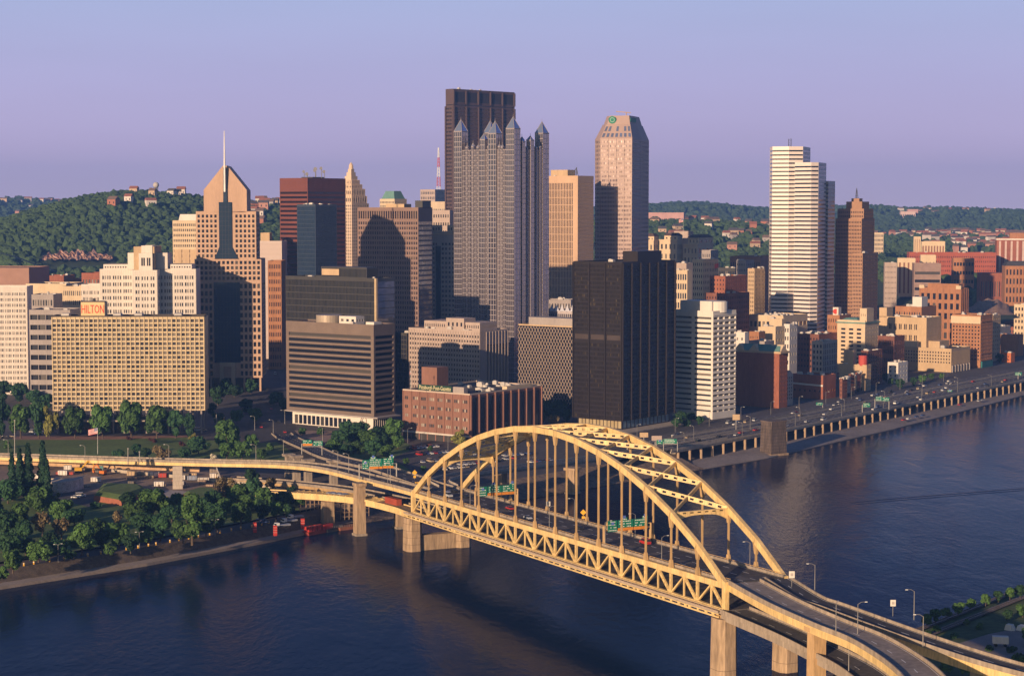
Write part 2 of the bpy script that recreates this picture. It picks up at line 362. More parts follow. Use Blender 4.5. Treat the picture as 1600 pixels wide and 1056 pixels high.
# bracing between the two ribs: crossing plates from portal to portal
KA, KB = 2, NP-2
for i in range(KA, KB):
    za, zb = arch_z(i)+.3, arch_z(i+1)+.3
    nrm = ((BP((i+1)*PL, 0, zb)-BP(i*PL, 0, za)).cross(e2)).normalized()
    if nrm.z < 0: nrm = -nrm
    half = 0.5
    mb = MB(); holed_plate(mb, BP(i*PL, .7, za), BP((i+1)*PL, BW-.7, zb), 1.7, 0.6, e1, 1.3, 1.7, 0.42); mb.build('cross_brace', YEL, bridge)
    p, q = BP((i+1)*PL, .7, zb), BP(i*PL, BW-.7, za); c = p.lerp(q, .5); d = (q-p).normalized()
    mb = MB(); mb.beam(p, c-d*.5, 0.5, 1.3, (0, 0, 1)); mb.beam(c+d*.5, q, 0.5, 1.3, (0, 0, 1)); mb.build('cross_brace', YEL, bridge)
for i in (KA, KB):
    z = arch_z(i)
    mb = MB(); tt = [0.6+(BW-1.2)*k/10 for k in range(11)]
    for k in range(10):
        u0, u1 = abs(k-5)/5, abs(k+1-5)/5
        mb.hexa([BP(i*PL-.7, tt[k], z-.9-2.4*u0**3), BP(i*PL+.7, tt[k], z-.9-2.4*u0**3), BP(i*PL+.7, tt[k+1], z-.9-2.4*u1**3), BP(i*PL-.7, tt[k+1], z-.9-2.4*u1**3)],
                [BP(i*PL-.7, tt[k], z+.5), BP(i*PL+.7, tt[k], z+.5), BP(i*PL+.7, tt[k+1], z+.5), BP(i*PL-.7, tt[k+1], z+.5)])
    ps = mb.build('portal_strut', YEL, bridge)
    mb = MB(); sg = -1 if i == KA else 1
    for k in range(6):
        mb.beam(BP(i*PL+sg*.73, 4+k*2.9, z+.0), BP(i*PL+sg*.73, 5.3+k*2.9, z+.0), 0.05, 0.42)
    mb.build('hand_hole_shade', pmat('hole_shadow', (0.06, 0.04, 0.02), 0.9), ps)  # solid dark strips on the strut face, painting the shade inside hand holes
# decks
ZD = ZT+0.9
mb = MB(); mb.hexa([BP(-1, 1.0, ZD-.5), BP(SPAN+1, 1.0, ZD-.5), BP(SPAN+1, BW-1.0, ZD-.5), BP(-1, BW-1.0, ZD-.5)], [BP(-1, 1.0, ZD), BP(SPAN+1, 1.0, ZD), BP(SPAN+1, BW-1.0, ZD), BP(-1, BW-1.0, ZD)])
mb.build('upper_deck', ASPH, bridge)
mb = MB()
for q in range(1, 4):
    y = 1.8+q*(BW-3.6)/4
    line = [BP(s, y, ZD) for s in (0, SPAN)]; dashes(mb, line, 0.28, 4, 8, 0.012)
for y in (2.1, BW-2.1): dashes(mb, [BP(0, y, ZD), BP(SPAN, y, ZD)], 0.2, 200, 0.01, 0.012)
mb.build('lane_marking', WHITE, bridge)
mb = MB()
for k in range(int(SPAN/9)):      # expansion joints and patched slabs
    s = 4+k*9
    mb.quad(BP(s, 1.9, ZD+.006), BP(s+.35, 1.9, ZD+.006), BP(s+.35, BW-1.9, ZD+.006), BP(s, BW-1.9, ZD+.006))
    if k % 2: mb.quad(BP(s+.5, 6.6, ZD+.007), BP(s+7.5, 6.6, ZD+.007), BP(s+7.5, 10.6, ZD+.007), BP(s+.5, 10.6, ZD+.007))
mb.build('deck_joint', pmat('worn_slab', (0.115, 0.105, 0.10), 0.85, var=0.3, scale=0.3), bridge)
for y in (1.2, BW-1.2):
    mb = MB(); mb.beam(BP(-1, y, ZD+.45), BP(SPAN+1, y, ZD+.45), 0.4, 0.9); mb.build('kerb', CONCD, bridge)
    mb = MB(); mb.beam(BP(-1, y, ZD+1.25), BP(SPAN+1, y, ZD+1.25), 0.12, 0.16)
    for k in range(int(SPAN/2.6)): mb.beam(BP(k*2.6, y, ZD+.9), BP(k*2.6, y, ZD+1.2), 0.12, 0.12, e1)
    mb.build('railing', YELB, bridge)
mb = MB(); mb.hexa([BP(-1, .7, ZB-.2), BP(SPAN+1, .7, ZB-.2), BP(SPAN+1, BW-.7, ZB-.2), BP(-1, BW-.7, ZB-.2)], [BP(-1, .7, ZB+.3), BP(SPAN+1, .7, ZB+.3), BP(SPAN+1, BW-.7, ZB+.3), BP(-1, BW-.7, ZB+.3)])
mb.build('lower_deck', ASPHL, bridge)
for i in range(NP*2+1):
    s = i*PL/2
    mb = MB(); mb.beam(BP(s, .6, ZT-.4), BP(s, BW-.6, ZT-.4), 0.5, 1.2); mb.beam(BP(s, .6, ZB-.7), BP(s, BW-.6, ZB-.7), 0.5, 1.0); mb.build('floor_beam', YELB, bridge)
# cantilevered walkway on the near side with its slotted fascia
mb = MB(); mb.hexa([BP(-3, -3.4, ZB-.35), BP(SPAN+1, -3.4, ZB-.35), BP(SPAN+1, -.66, ZB-.35), BP(-3, -.66, ZB-.35)], [BP(-3, -3.4, ZB-.1), BP(SPAN+1, -3.4, ZB-.1), BP(SPAN+1, -.66, ZB-.1), BP(-3, -.66, ZB-.1)])
mb.build('walkway', CONC, bridge)
mb = MB(); mb.beam(BP(-3, -3.4, ZB+.95), BP(SPAN+1, -3.4, ZB+.95), 0.14, 0.14)
mb.beam(BP(-3, -3.4, ZB+.2), BP(SPAN+1, -3.4, ZB+.2), 0.1, 0.55)
for k in range(int(SPAN/2.6)): mb.beam(BP(k*2.6, -3.4, ZB-.1), BP(k*2.6, -3.4, ZB+.9), 0.1, 0.1, e1)
mb.build('walkway_railing', pmat('weathered_rail', (0.40, 0.31, 0.24), 0.7, var=0.2), bridge)
mb = MB(); mb.beam(BP(-3, -3.3, ZB-.55), BP(SPAN+1, -3.3, ZB-.55), 0.35, 0.3); mb.beam(BP(-3, -3.2, ZB-1.5), BP(SPAN+1, -3.2, ZB-1.5), 0.5, 0.5)
for k in range(NP):
    for (a, b) in ((-.2, 1.2), (5.2, 6.0), (10.0, 11.2), (14.2, 15.4)): mb.beam(BP(k*PL+a, -3.25, ZB-.95), BP(k*PL+b, -3.25, ZB-.95), 0.4, 0.75)
mb.build('fascia', YEL, bridge)
# sign gantries on the upper deck come later. Piers:
def shaft(mb, c, wid, lenx, z0, z1, ang, taper=0.93):
    h = [(-lenx/2, -wid*.28), (-lenx*.28, -wid/2), (lenx*.28, -wid/2), (lenx/2, -wid*.28), (lenx/2, wid*.28), (lenx*.28, wid/2), (-lenx*.28, wid/2), (-lenx/2, wid*.28)]
    ca, sa = math.cos(ang), math.sin(ang)
    mb.prism([(c.x+ca*x-sa*y, c.y+sa*x+ca*y) for x, y in h], z0, z1, taper)
BANG = math.atan2(e1.y, e1.x)
BRICKY = pmat('pier_masonry', (0.36, 0.26, 0.17), 0.9, var=0.35, scale=0.5, fine=1.6, streak=True, bump=0.3)
def bridge_pier(s, label, wall=True):
    b = BP(s, BW/2, 0)
    t = thing('bridge_pier', label, 'pier', b, 'masonry piers under the arch bridge')
    for k, y in enumerate((-.5, BW+.5)):
        mb = MB(); shaft(mb, BP(s, y, 0), 7.4, 8.2, -3, 14.6+DZ*s/SPAN, BANG); sh = mb.build('shaft', BRICKY, t)
        mb = MB(); mb.box(BP(s, y, 0), 4.2, 3.4, 14.6+DZ*s/SPAN, 15.5+DZ*s/SPAN, BANG); mb.build('bearing', YELB, sh)
        mb = MB()
        for z in (3, 6, 9, 12):
            kk = 1-0.07*(z+3)/17.6+.006; shaft(mb, BP(s, y, 0), 7.4*kk, 8.2*kk, z, z+.14, BANG, 1)
        mb.build('course_line', pmat('joint_dark', (0.14, 0.10, 0.07), 0.95), sh)
    if wall:
        mb = MB(); p, q = BP(s, 3.2, 0), BP(s, BW-3.2, 0); mb.beam(Vector((p.x, p.y, 3)), Vector((q.x, q.y, 3)), 4.6, 7.4); w = mb.build('cross_wall', BRICKY, t)
bridge_pier(0, 'twin masonry bridge pier standing in the water at the city end of the arch')
bridge_pier(SPAN, 'twin masonry bridge pier at the right end of the arch beside the ramps', False)
# ------------------------------------------------------------------ approach roads and ramps
def ramp(name, label, near, width, side=1, girder=1.8, parapet=1.0, lanes=2, m_par=CONC, m_gird=YEL, m_road=ASPH, cat='ramp', sub=5, both=True):
    """near = edge polyline in world space; side=+1: the road lies to the right of travel"""
    P = spline(near, sub); base = P[0].copy(); base.z = 0
    t = thing(name, label, cat, base)
    O = offset(P, side*width)
    mb = MB(); strip(mb, P, O); u = Vector((0, 0, -.5)); strip(mb, [p+u for p in P], [p+u for p in O])
    mb.build('roadway', m_road, t)
    mb = MB()
    for k in range(1, lanes): dashes(mb, offset(P, side*width*k/lanes), 0.25, 3.5, 7, .012)
    for w_ in (0.9, width-0.9): dashes(mb, offset(P, side*w_), 0.2, 500, 0.01, .012)
    if lanes: mb.build('lane_marking', WHITE, t)
    for w_ in ((0.15, width-0.15) if both else (0.15,)):
        mb = MB(); wallrun(mb, offset(P, side*w_), 0.35, -.5, parapet); mb.build('parapet', m_par, t)
        if girder:
            mb = MB(); wallrun(mb, offset(P, side*(w_+(0.5 if w_ < 1 else -.5))), 0.5, -.5-girder, -.5); mb.build('girder', m_gird, t)
    return t, P
V = lambda x, y, z: Vector((x, y, z))
LN = BP(0, 0, ZD)
axis = -e1
# north: main line leaving the arch towards the left
nl = [BP(-.9, .6, ZD), BP(-30, .6, ZD-.3), G(560, 746, 24.6), G(500, 731.5, 23.4), G(430, 724.5, 21.6), G(312, 722, 17.5), G(160, 718, 14.5), G(0, 713, 12.2), G(-160, 709, 10.5), G(-420, 706, 9)]
ramp('approach_viaduct', 'long yellow-edged elevated road curving left from the arch across the park', nl, 9.0, 1, 1.7, 0.85, 2, CONCD, YEL)
cm = [BP(-1.5, 10.0, ZD), BP(-30, 10.6, ZD-.1), G(575, 733, 24.8), G(503, 716, 19.5), G(467, 700, 13.5), G(436, 686, 8.2), G(424, 678, 7.1)]
ramp('approach_road', 'dark approach road descending from the bridge deck into the city street canyon', cm, 12.5, 1, 0, 0.8, 3, CONCD, YEL)
# ramp on the far side dropping to the riverside expressway
rr = [BP(-9, BW+3.0, ZD), V(-28.5, 880, 24.6), V(-17, 915, 22.6), V(5, 966, 18.6), V(38, 1024, 14.6), V(87, 1101, 11.0), V(131, 1160, 10.4)]
ramp('exit_ramp', 'curved concrete ramp dropping from the bridge to the riverside expressway behind the arch', rr, 9.0, -1, 1.2, 0.9, 2, CONC, CONCD)
for (p, z) in ((V(6, 978, 0), 15.8), (V(40, 1037, 0), 12)):
    pass
# lower deck northwards, its near half stripped for rebuilding
lo = [BP(-.9, -2.4, ZB), BP(-22, -1.6, ZB), G(560, 780, 16.2), G(505, 774, 15.2), G(455, 771, 14.0), G(395, 768, 12.0)]
ramp('lower_ramp', 'lower deck ramp running left from the arch with yellow girder edge and stripped floor beams', lo, 8.0, 1, 2.0, 0.5, 0, YEL, YEL, m_road=pmat('formwork', (0.36, 0.24, 0.14), 0.9, var=0.35, scale=0.4))
LOWP = list(lo)
lo2 = [BP(-.9, 8.4, ZB), BP(-30, 9.0, ZB), G(540, 766, 15.2), G(470, 757, 12.2), G(415, 752, 9.5), G(350, 748, 7.6)]
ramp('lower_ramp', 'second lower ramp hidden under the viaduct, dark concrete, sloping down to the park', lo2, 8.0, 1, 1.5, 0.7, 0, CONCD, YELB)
CONR = pmat('ramp_concrete', (0.33, 0.27, 0.21), 0.85, var=0.25, scale=0.3, fine=1.2, streak=True)
# south: the right-hand approaches
s1 = [BP(SPAN+.9, 14.2, ZD), G(1246, 937, 30.2), G(1285, 951, 29.8), G(1425, 1002, 28.0), G(1565, 1046, 26.2), G(1760, 1092, 24)]
ramp('approach_road', 'upper approach road with yellow girder leaving the arch towards the lower right corner', s1, 8.6, -1, 2.6, 0.9, 2, CONCD, YEL)
s2 = [BP(SPAN+.9, .4, ZD), G(1200, 945, 30.4), G(1271, 977, 30.0), G(1337, 1005, 29.8), G(1407, 1056, 29.4), G(1450, 1130, 29)]
ramp('curved_ramp', 'pale concrete ramp curving towards the viewer from the right end of the arch', s2, 11.0, -1, 2.3, 1.0, 2, CONR, YEL, m_road=pmat('pale_roadway', (.26, .22, .19), .85, var=.3, scale=.08, fine=.6))
s3 = [BP(SPAN+.9, -2.6, ZB), G(1205, 990, 21.2), G(1267, 1021, 20.6), G(1320, 1051, 20.0), G(1372, 1100, 19.4), G(1400, 1170, 19)]
ramp('lower_ramp', 'lower ramp below the curved ramp at the right end of the arch', s3, 11.0, -1, 2.0, 1.0, 2, CONR, CONR, m_road=ASPHL)
# piers of the approaches
def pier(label, c, z1, sx, sy, ang=0, cap=0, m=BRICKY, z0=-2):
    t = thing('approach_pier', label, 'pier', (c.x, c.y, 0), 'piers under the approach ramps')
    mb = MB(); mb.box(c, sx, sy, z0, z1, ang, 0.92); mb.build('shaft', m, t)
    if cap: mb = MB(); mb.box(c, sx*1.25, cap, z1, z1+1.3, ang); mb.build('pier_cap', m, t)
    mb = MB(); mb.box(c, sx*1.2, sy*1.2, z0, 1.0, ang); mb.build('footing', CONCD, t)
    return t
p = G(562, 836, 0); pier('tall slender masonry pier at the water edge left of the arch', p, 23.0, 4.6, 4.6, BANG, 4.8)
p = G(618, 828, 0); pier('short stout pier under the lower ramp just left of the arch pier', p+V(2, 6, 0), 13.5, 5.2, 5, BANG, 0)
p = G(512, 818, 2); pier('yellowish pier beneath the stripped lower ramp near the red barges', p, 12.6, 4.5, 5.5, BANG, 0)
p = G(541, 812, 2); pier('square pier under scaffolding behind the stripped lower ramp', p+V(2, 12, 0), 13, 4, 4, BANG, 0)
for i, (x, y, zt) in enumerate(((520, 765, 20.4), (480, 760, 19.5), (462, 752, 19), (450, 748, 18.6), (332, 744, 14.5))):
    p = G(x, y, 7); pier(nth(i)+' pier from the arch under the curving viaduct', p+V(0, 4, 0), zt, 3.6, 3.6, BANG, 6, CONCD, 3)
p = G(1276, 1056+62, 0); pier('tall yellowish column carrying the curved ramp at the lower right', AT(1276, 990, 551)*1.0, 27.4, 4.4, 4.0, 0.4, 5.0, pmat('painted_pier', (0.50, 0.33, 0.17), 0.85, var=0.25, streak=True), -2)
p = G(1512, 1029, 26.9); pier('stubby pier under the upper approach road near the right border', p+V(3.6, 2.2, 0), 23.4, 3.6, 3.6, 0.4, 7, CONC, 0)
p = AT(1220, 1010, 640); 
for i, (x, y) in enumerate(((898, 768), (785, 782))):
    p = G(x, y, 1.5); pier(('pinkish', 'shaded')[i]+' stone pier under the exit ramp seen through the arch hangers', p+V(-1, 4, 0), (12.5, 15.5)[i], 5.5, 5, -.6, 7, BRICKY, -1)
# ------------------------------------------------------------------ buildings
GL = gmat('window_glass', c2=(.10, .095, .09), thr=.7, blind=(.22, .19, .16))
GLB = gmat('window_blinds', (0.025, 0.028, 0.035), (0.20, 0.17, 0.13), 0.68, 0.15, blind=(0.30, 0.26, 0.20))
GLD = gmat('dark_glass', (0.012, 0.014, 0.02), (0.05, 0.048, 0.045), 0.8, 0.1, blind=(.11, .095, .08))
GLM = gmat('mirror_glass', (0.22, 0.24, 0.30), (0.30, 0.31, 0.36), 0.6, 0.06, metal=0.85, wob=0.15)
GLN = gmat('blue_glass', (0.03, 0.055, 0.10), (0.05, 0.08, 0.13), 0.6, 0.06, metal=0.55, wob=0.1)
GLG = gmat('grey_green_glass', (0.05, 0.052, 0.05), (0.08, 0.078, 0.068), 0.6, 0.08, metal=0.6, wob=0.25)
ROOFD = pmat('tar_roof', (0.075, 0.07, 0.07), 0.95, var=0.3, scale=0.1)
ROOFL = pmat('gravel_roof', (0.22, 0.19, 0.165), 0.95, var=0.25, scale=0.1)
UNIT = pmat('roof_unit_metal', (0.50, 0.47, 0.44), 0.6, var=0.15, objvar=0.3)
BRICK = pmat('red_brick', (0.29, 0.105, 0.062), 0.9, var=0.25, scale=0.12, fine=1.5, streak=True)
BRICKD = pmat('brown_brick', (0.20, 0.085, 0.058), 0.9, var=0.25, scale=0.12, fine=1.5, streak=True)
BRICKO = pmat('orange_brick', (0.36, 0.17, 0.085), 0.9, var=0.22, scale=0.12, fine=1.5, streak=True)
TAN = pmat('tan_stone', (0.50, 0.36, 0.22), 0.85, var=0.15, scale=0.1, streak=True)
CREAM = pmat('cream_stone', (0.60, 0.47, 0.32), 0.85, var=0.13, scale=0.1, streak=True)
WALU = pmat('white_aluminium', (0.66, 0.60, 0.54), 0.6, var=0.1, scale=0.1, streak=True)
GREYC = pmat('grey_concrete', (0.34, 0.30, 0.285), 0.85, var=0.15, scale=0.1, streak=True)
PATINA = pmat('patina_roof', (0.13, 0.26, 0.235), 0.7, var=0.2, scale=0.2, streak=True)
def U2(p, q): return Vector((q[0]-p[0], q[1]-p[1])).normalized()
def fac(n, m, fu=.6, fv=.6, mb=1, mt=1, ml=.5, mr=.5, d=.35, g=None, us=None, vs=None, rib=None, band=None, z0=None):
    return dict(n=n, m=m, fu=fu, fv=fv, mb=mb, mt=mt, ml=ml, mr=mr, d=d, g=g or GL, us=us, vs=vs, rib=rib, band=band)
def grp(groups, gap, win, sep):
    """window intervals in groups: groups x count of windows"""
    us = []; x = gap
    for n in groups:
        for k in range(n): us.append((x, x+win)); x += win+sep
        x += gap-sep
    T = x; return [(a/T, b/T) for a, b in us]
def facade(mb, p, q, z0, z1, s):
    """wall from p (left, seen from outside) to q with real recessed openings; returns the panes"""
    u = U2(p, q); L = math.hypot(q[0]-p[0], q[1]-p[1]); nx, ny = u.y, -u.x
    def P(a, z, d=0): return (p[0]+u.x*a-nx*d, p[1]+u.y*a-ny*d, z)
    if s is None: mb.quad(P(0, z0), P(L, z0), P(L, z1), P(0, z1)); return []
    ml, mr = s['ml'], s['mr']; W_ = L-ml-mr; H = z1-z0-s['mb']-s['mt']
    us = [(ml+a*W_, ml+b*W_) for a, b in s['us']] if s['us'] else [(ml+W_*(i+.5-s['fu']/2)/s['n'], ml+W_*(i+.5+s['fu']/2)/s['n']) for i in range(s['n'])]
    vs = [(z0+s['mb']+a*H, z0+s['mb']+b*H) for a, b in s['vs']] if s['vs'] else [(z0+s['mb']+H*(j+.5-s['fv']/2)/s['m'], z0+s['mb']+H*(j+.5+s['fv']/2)/s['m']) for j in range(s['m'])]
    d = s['d']; panes = []; ang = math.atan2(u.y, u.x); x = 0
    for a, b in us:
        mb.quad(P(x, z0), P(a, z0), P(a, z1), P(x, z1)); x = b; z = z0
        for c, e in vs: mb.quad(P(a, z), P(b, z), P(b, c), P(a, c)); z = e
        mb.quad(P(a, z), P(b, z), P(b, z1), P(a, z1))
        for c, e in vs:
            mb.quad(P(a, c), P(b, c), P(b, c, d), P(a, c, d)); mb.quad(P(a, e, d), P(b, e, d), P(b, e), P(a, e))
            mb.quad(P(a, c, d), P(a, e, d), P(a, e), P(a, c)); mb.quad(P(b, c), P(b, e), P(b, e, d), P(b, c, d))
    mb.quad(P(x, z0), P(L, z0), P(L, z1), P(x, z1))
    for c, e in reversed(vs):
        for a, b in us:
            panes.append((P((a+b)/2, (c+e)/2, d), b-a, e-c, ang, s['g']))
    if s['rib']:
        n, w, dp = s['rib']
        for i in range(n+1):
            c = ml+W_*i/n
            mb.hexa([P(c-w/2, z0, .02), P(c-w/2, z0, -dp), P(c+w/2, z0, -dp), P(c+w/2, z0, .02)], [P(c-w/2, z1, .02), P(c-w/2, z1, -dp), P(c+w/2, z1, -dp), P(c+w/2, z1, .02)])
    if s['band']:
        for zz, h, dp in s['band']:
            zc = z0+zz*(z1-z0)
            mb.hexa([P(-.02, zc, .02), P(-.02, zc, -dp), P(L+.02, zc, -dp), P(L+.02, zc, .02)], [P(-.02, zc+h, .02), P(-.02, zc+h, -dp), P(L+.02, zc+h, -dp), P(L+.02, zc+h, .02)])
    return panes
def put_panes(t, panes, most=100):
    """the panes that show largest each a part of its own, the rest (past a hundred) one part"""
    ms = {}; rest = {}; b = BASE[t.name]
    for i, (c, w, h, ang, g) in enumerate(panes):
        if i < most:
            k = (round(w, 2), round(h, 2), g.name)
            if k not in ms:
                me = bpy.data.meshes.new('window'); me.from_pydata([(-w/2, 0, -h/2), (w/2, 0, -h/2), (w/2, 0, h/2), (-w/2, 0, h/2)], [], [(0, 1, 2, 3)]); me.materials.append(g); ms[k] = me
            o = bpy.data.objects.new('window', ms[k]); col.objects.link(o); o.parent = t
            o.location = Vector(c)-b; o.rotation_euler = (0, 0, ang)
        else:
            m = rest.setdefault(g, MB()); ca, sa = math.cos(ang)*w/2, math.sin(ang)*w/2
            m.quad((c[0]-ca, c[1]-sa, c[2]-h/2), (c[0]+ca, c[1]+sa, c[2]-h/2), (c[0]+ca, c[1]+sa, c[2]+h/2), (c[0]-ca, c[1]-sa, c[2]+h/2))
    for g, m in rest.items(): m.build('window', g, t, kind='stuff')
def corner(xl, xc, xr, Y, th, zm=60, dep=None):
    """plan of a box building: left end, near corner, right end, far corner"""
    th = R(th); c, s = math.cos(th), math.sin(th); d0 = Y*cp-(zm-HC)*sp
    X = (xc-800)/F*d0; kl, kr = (xl-800)/F, (xr-800)/F
    w1 = (X-kl*d0)/(c+kl*s*cp)
    w2 = dep if dep else (kr*d0-X)/(s-kr*c*cp)
    C = Vector((X, Y)); A = C+Vector((-c, s))*w1; B = C+Vector((s, c))*w2
    return [A, C, B, A+(B-C)]
class Tower:
    def __init__(s, name, label, plan, ytop=None, zt=None, zb=7.0, group=None, cat='building', ref=1, th=0):
        s.plan = plan; s.zb = zb
        if zt is None:
            r = plan[ref]; zt = AT(PX((r[0], r[1], 60))[0], ytop, r[1]).z
        s.zt = zt; cx = sum(p[0] for p in plan)/len(plan); cy = sum(p[1] for p in plan)/len(plan)
        s.c = Vector((cx, cy)); s.t = thing(name, label, cat, (cx, cy, zb), group); s.panes = []
    def walls(s, m, specs, plan=None, z0=None, z1=None, name='wall'):
        plan = plan or s.plan; z0 = s.zb if z0 is None else z0; z1 = s.zt if z1 is None else z1
        mb = MB(); n = len(plan)
        for i in range(n):
            s.panes += facade(mb, plan[i], plan[(i+1) % n], z0, z1, specs[i] if i < len(specs) else None)
        s.w = mb.build(name, m, s.t); return s
    def roof(s, m=None, par=0.9, plan=None, z=None, mpar=None, name='roof'):
        plan = plan or s.plan; z = s.zt if z is None else z
        mb = MB(); mb.poly([(p[0], p[1], z-.05) for p in plan]); r = mb.build(name, m or ROOFD, s.t)
        if par:
            mb = MB(); c = sum((Vector((p[0], p[1])) for p in plan), Vector((0, 0)))/len(plan)
            q = []
            for p in plan:
                v = Vector((p[0], p[1]))-c; q.append(c+v*(1-.45/max(1, v.length)))
            n = len(plan)
            for i in range(n):
                a, b, d, e = plan[i], plan[(i+1) % n], q[(i+1) % n], q[i]
                mb.hexa([(a[0], a[1], z), (b[0], b[1], z), (d[0], d[1], z), (e[0], e[1], z)], [(a[0], a[1], z+par), (b[0], b[1], z+par), (d[0], d[1], z+par), (e[0], e[1], z+par)])
            mb.build('parapet', mpar or s.w.data.materials[0], s.t)
        return s
    def at(s, u, v):       # u along the left face from the near corner, v along the right one (fractions)
        A, C, B = s.plan[0], s.plan[1], s.plan[2]
        return Vector((C[0]+(A[0]-C[0])*u+(B[0]-C[0])*v, C[1]+(A[1]-C[1])*u+(B[1]-C[1])*v))
    def sub(s, u0, u1, v0, v1): return [s.at(u1, v0), s.at(u0, v0), s.at(u0, v1), s.at(u1, v1)]
    def pent(s, u0, u1, v0, v1, h, m, spec=None, name='penthouse', z=None):
        z = s.zt if z is None else z; p = s.sub(u0, u1, v0, v1); mb = MB()
        for i in range(4): s.panes += facade(mb, p[i], p[(i+1) % 4], z, z+h, (spec if i < 2 else None))
        mb.poly([(q[0], q[1], z+h) for q in p]); return mb.build(name, m, s.t)
    def units(s, n, seed=1, hmax=2.6, z=None, m=None, u=(.1, .9), v=(.1, .9)):
        r = random.Random(seed); z = s.zt if z is None else z
        A, C = s.plan[0], s.plan[1]; ang = math.atan2(C[1]-A[1], C[0]-A[0])
        for i in range(n):
            c = s.at(r.uniform(*u), r.uniform(*v)); mb = MB(); h = r.uniform(.8, hmax); w, d = r.uniform(1.5, 4.5), r.uniform(1.2, 3.5)
            if r.random() < .2: mb.cyl(c.x, c.y, w*.4, z, z+h, 10)
            else:
                mb.box(c, w, d, z, z+h*.85, ang); mb.box(c, w*.7, d*.7, z+h*.85, z+h, ang, .9)
            mb.build('roof_unit', m or UNIT, s.t)
    def done(s, most=100): put_panes(s.t, s.panes, most); return s
def box(label, xl, xc, xr, yt, Y, th, m, left, right, zb=7, name='office_building', dep=None, roof=None, par=.9, units=0, most=100, group=None, zt=None):
    t = Tower(name, label, corner(xl, xc, xr, Y, th, dep=dep), ytop=yt, zb=zb, group=group, zt=zt)
    t.walls(m, [left, right]).roof(roof, par)
    if Y < 2150 and xl > 600: units = max(3, int(units*1.6))
    if units: t.units(units, seed=int(xl+yt))
    t.done(most); return t
MON = 37
# ---- the big hotel slab on stilts
Yh = 1215
pl = corner(81, 320, 320, Yh, -1.5, dep=17)
ht = Tower('hotel_building', 'wide golden hotel slab with a grid of square windows and a rooftop name sign', pl, ytop=495, group=None)
zs = AT(200, 641, Yh).z
GOLD = pmat('gold_panel', (0.58, 0.455, 0.28), 0.5, var=0.12, scale=0.2, spec=0.4)
GLH = gmat('hotel_glass', (0.03, 0.03, 0.035), (0.12, 0.105, 0.09), 0.3, 0.12, blind=(0.20, 0.17, 0.14))
ht.walls(GOLD, [fac(33, 20, .70, .68, .4, 1.0, .4, .4, .55, GLH, rib=(33, .35, .3)), None, None, None], z0=zs)
mb = MB(); mb.poly([(p[0], p[1], zs) for p in reversed(pl)]); mb.build('soffit', GOLD, ht.t)
ht.roof(ROOFD, .8, mpar=pmat('dark_trim', (0.06, 0.05, 0.045), .7))
for k in range(14):
    for v in (.12, .88):
        p = ht.at(.03+k*.94/13, v); mb = MB(); mb.box(p, 1.0, 1.0, 7, zs, R(1.5)); mb.build('stilt', GREYC, ht.t)
ht.pent(.22, .97, .25, .8, zs-7-4, pmat('lobby_dark', (0.09, 0.075, 0.065), .7), fac(30, 2, .8, .6, g=GLD), 'lobby', 7)
mb = MB(); p = ht.sub(.1, 1.02, -.2, 1.0); mb.prism(p, 15.0, 15.8); mb.build('canopy', CONC, ht.t)
sgn = ht.pent(.655, .81, .1, .7, 9.3, pmat('sign_orange_panel', (.70, .50, .26), .6, var=.06), name='sign_box')
c = ht.at(.7325, .1); text_part('HILTON', 7.6, pmat('red_letter', (0.62, 0.06, 0.03), .5), ht.t, (c.x, c.y-.12, ht.zt+4.6), R(1.5), squeeze=14.2)
mb = MB(); p = ht.sub(.66, .805, .15, .65); mb.prism(p, ht.zt+9.3, ht.zt+9.7); mb.cyl(ht.at(.73, .3).x, ht.at(.73, .3).y, 1.0, ht.zt+9.7, ht.zt+11.5); mb.build('sign_roof', ROOFD, ht.t)
for u in (.56, .9, .16, .42): ht.pent(u, u+.05, .4, .8, 1.8, UNIT, name='roof_unit')
ht.done()
# ---- pointed tower with mast
Yf = 1498; FT = pmat('pink_granite', (0.50, 0.335, 0.235), .7, var=.12, scale=.1, streak=True)
pl = corner(305, 409, 411, Yf, -3, dep=42)
ft = Tower('office_tower', 'pink granite tower with square windows, pointed gable top and tall white mast', pl, ytop=405)
ft.zt = AT(355, 405, Yf).z
def fx(px): return (409-px)/104.0          # fraction along the front
H = lambda y: AT(355, y, Yf).z
z1, z2, z3, z4 = H(405), H(332), H(297), H(259)
n = 15
def uu(cols): return [((c+.2)/n, (c+.8)/n) for c in cols]
spec = lambda cols, m: fac(n, m, fv=.62, us=uu(cols), mb=.6, mt=.6, ml=.4, mr=.4, d=.7, g=GLD)
zl = H(440); zlb = H(566)
# front in three storeys of wall: below with the big glass shaft, the belt, and the shoulders
side = fac(12, 24, .6, .6, 1, 1, g=GLD, d=.6)
lo = [spec([0, 1, 2, 3, 10, 11, 12, 13, 14], 13), side, None, None]
ft.walls(FT, lo, z0=H(590), z1=zl)
ft.walls(FT, [spec(list(range(15)), 4), None, None, None], z0=zl, z1=z1, name='belt_wall')
up = ft.sub(.075, .975, .04, .9)
ft.walls(FT, [fac(14, 9, fv=.6, us=[((c+.22)/14, (c+.78)/14) for c in (0, 1, 2, 3, 4, 9, 10, 11, 12, 13)], mb=.6, mt=1, d=.7, g=GLD), fac(10, 9, .6, .6, d=.6, g=GLD)], plan=up, z0=z1, z1=z2, name='shoulder_wall')
ft.roof(ROOFL, 0, z=z1); ft.roof(ROOFL, .8, plan=up, z=z2)
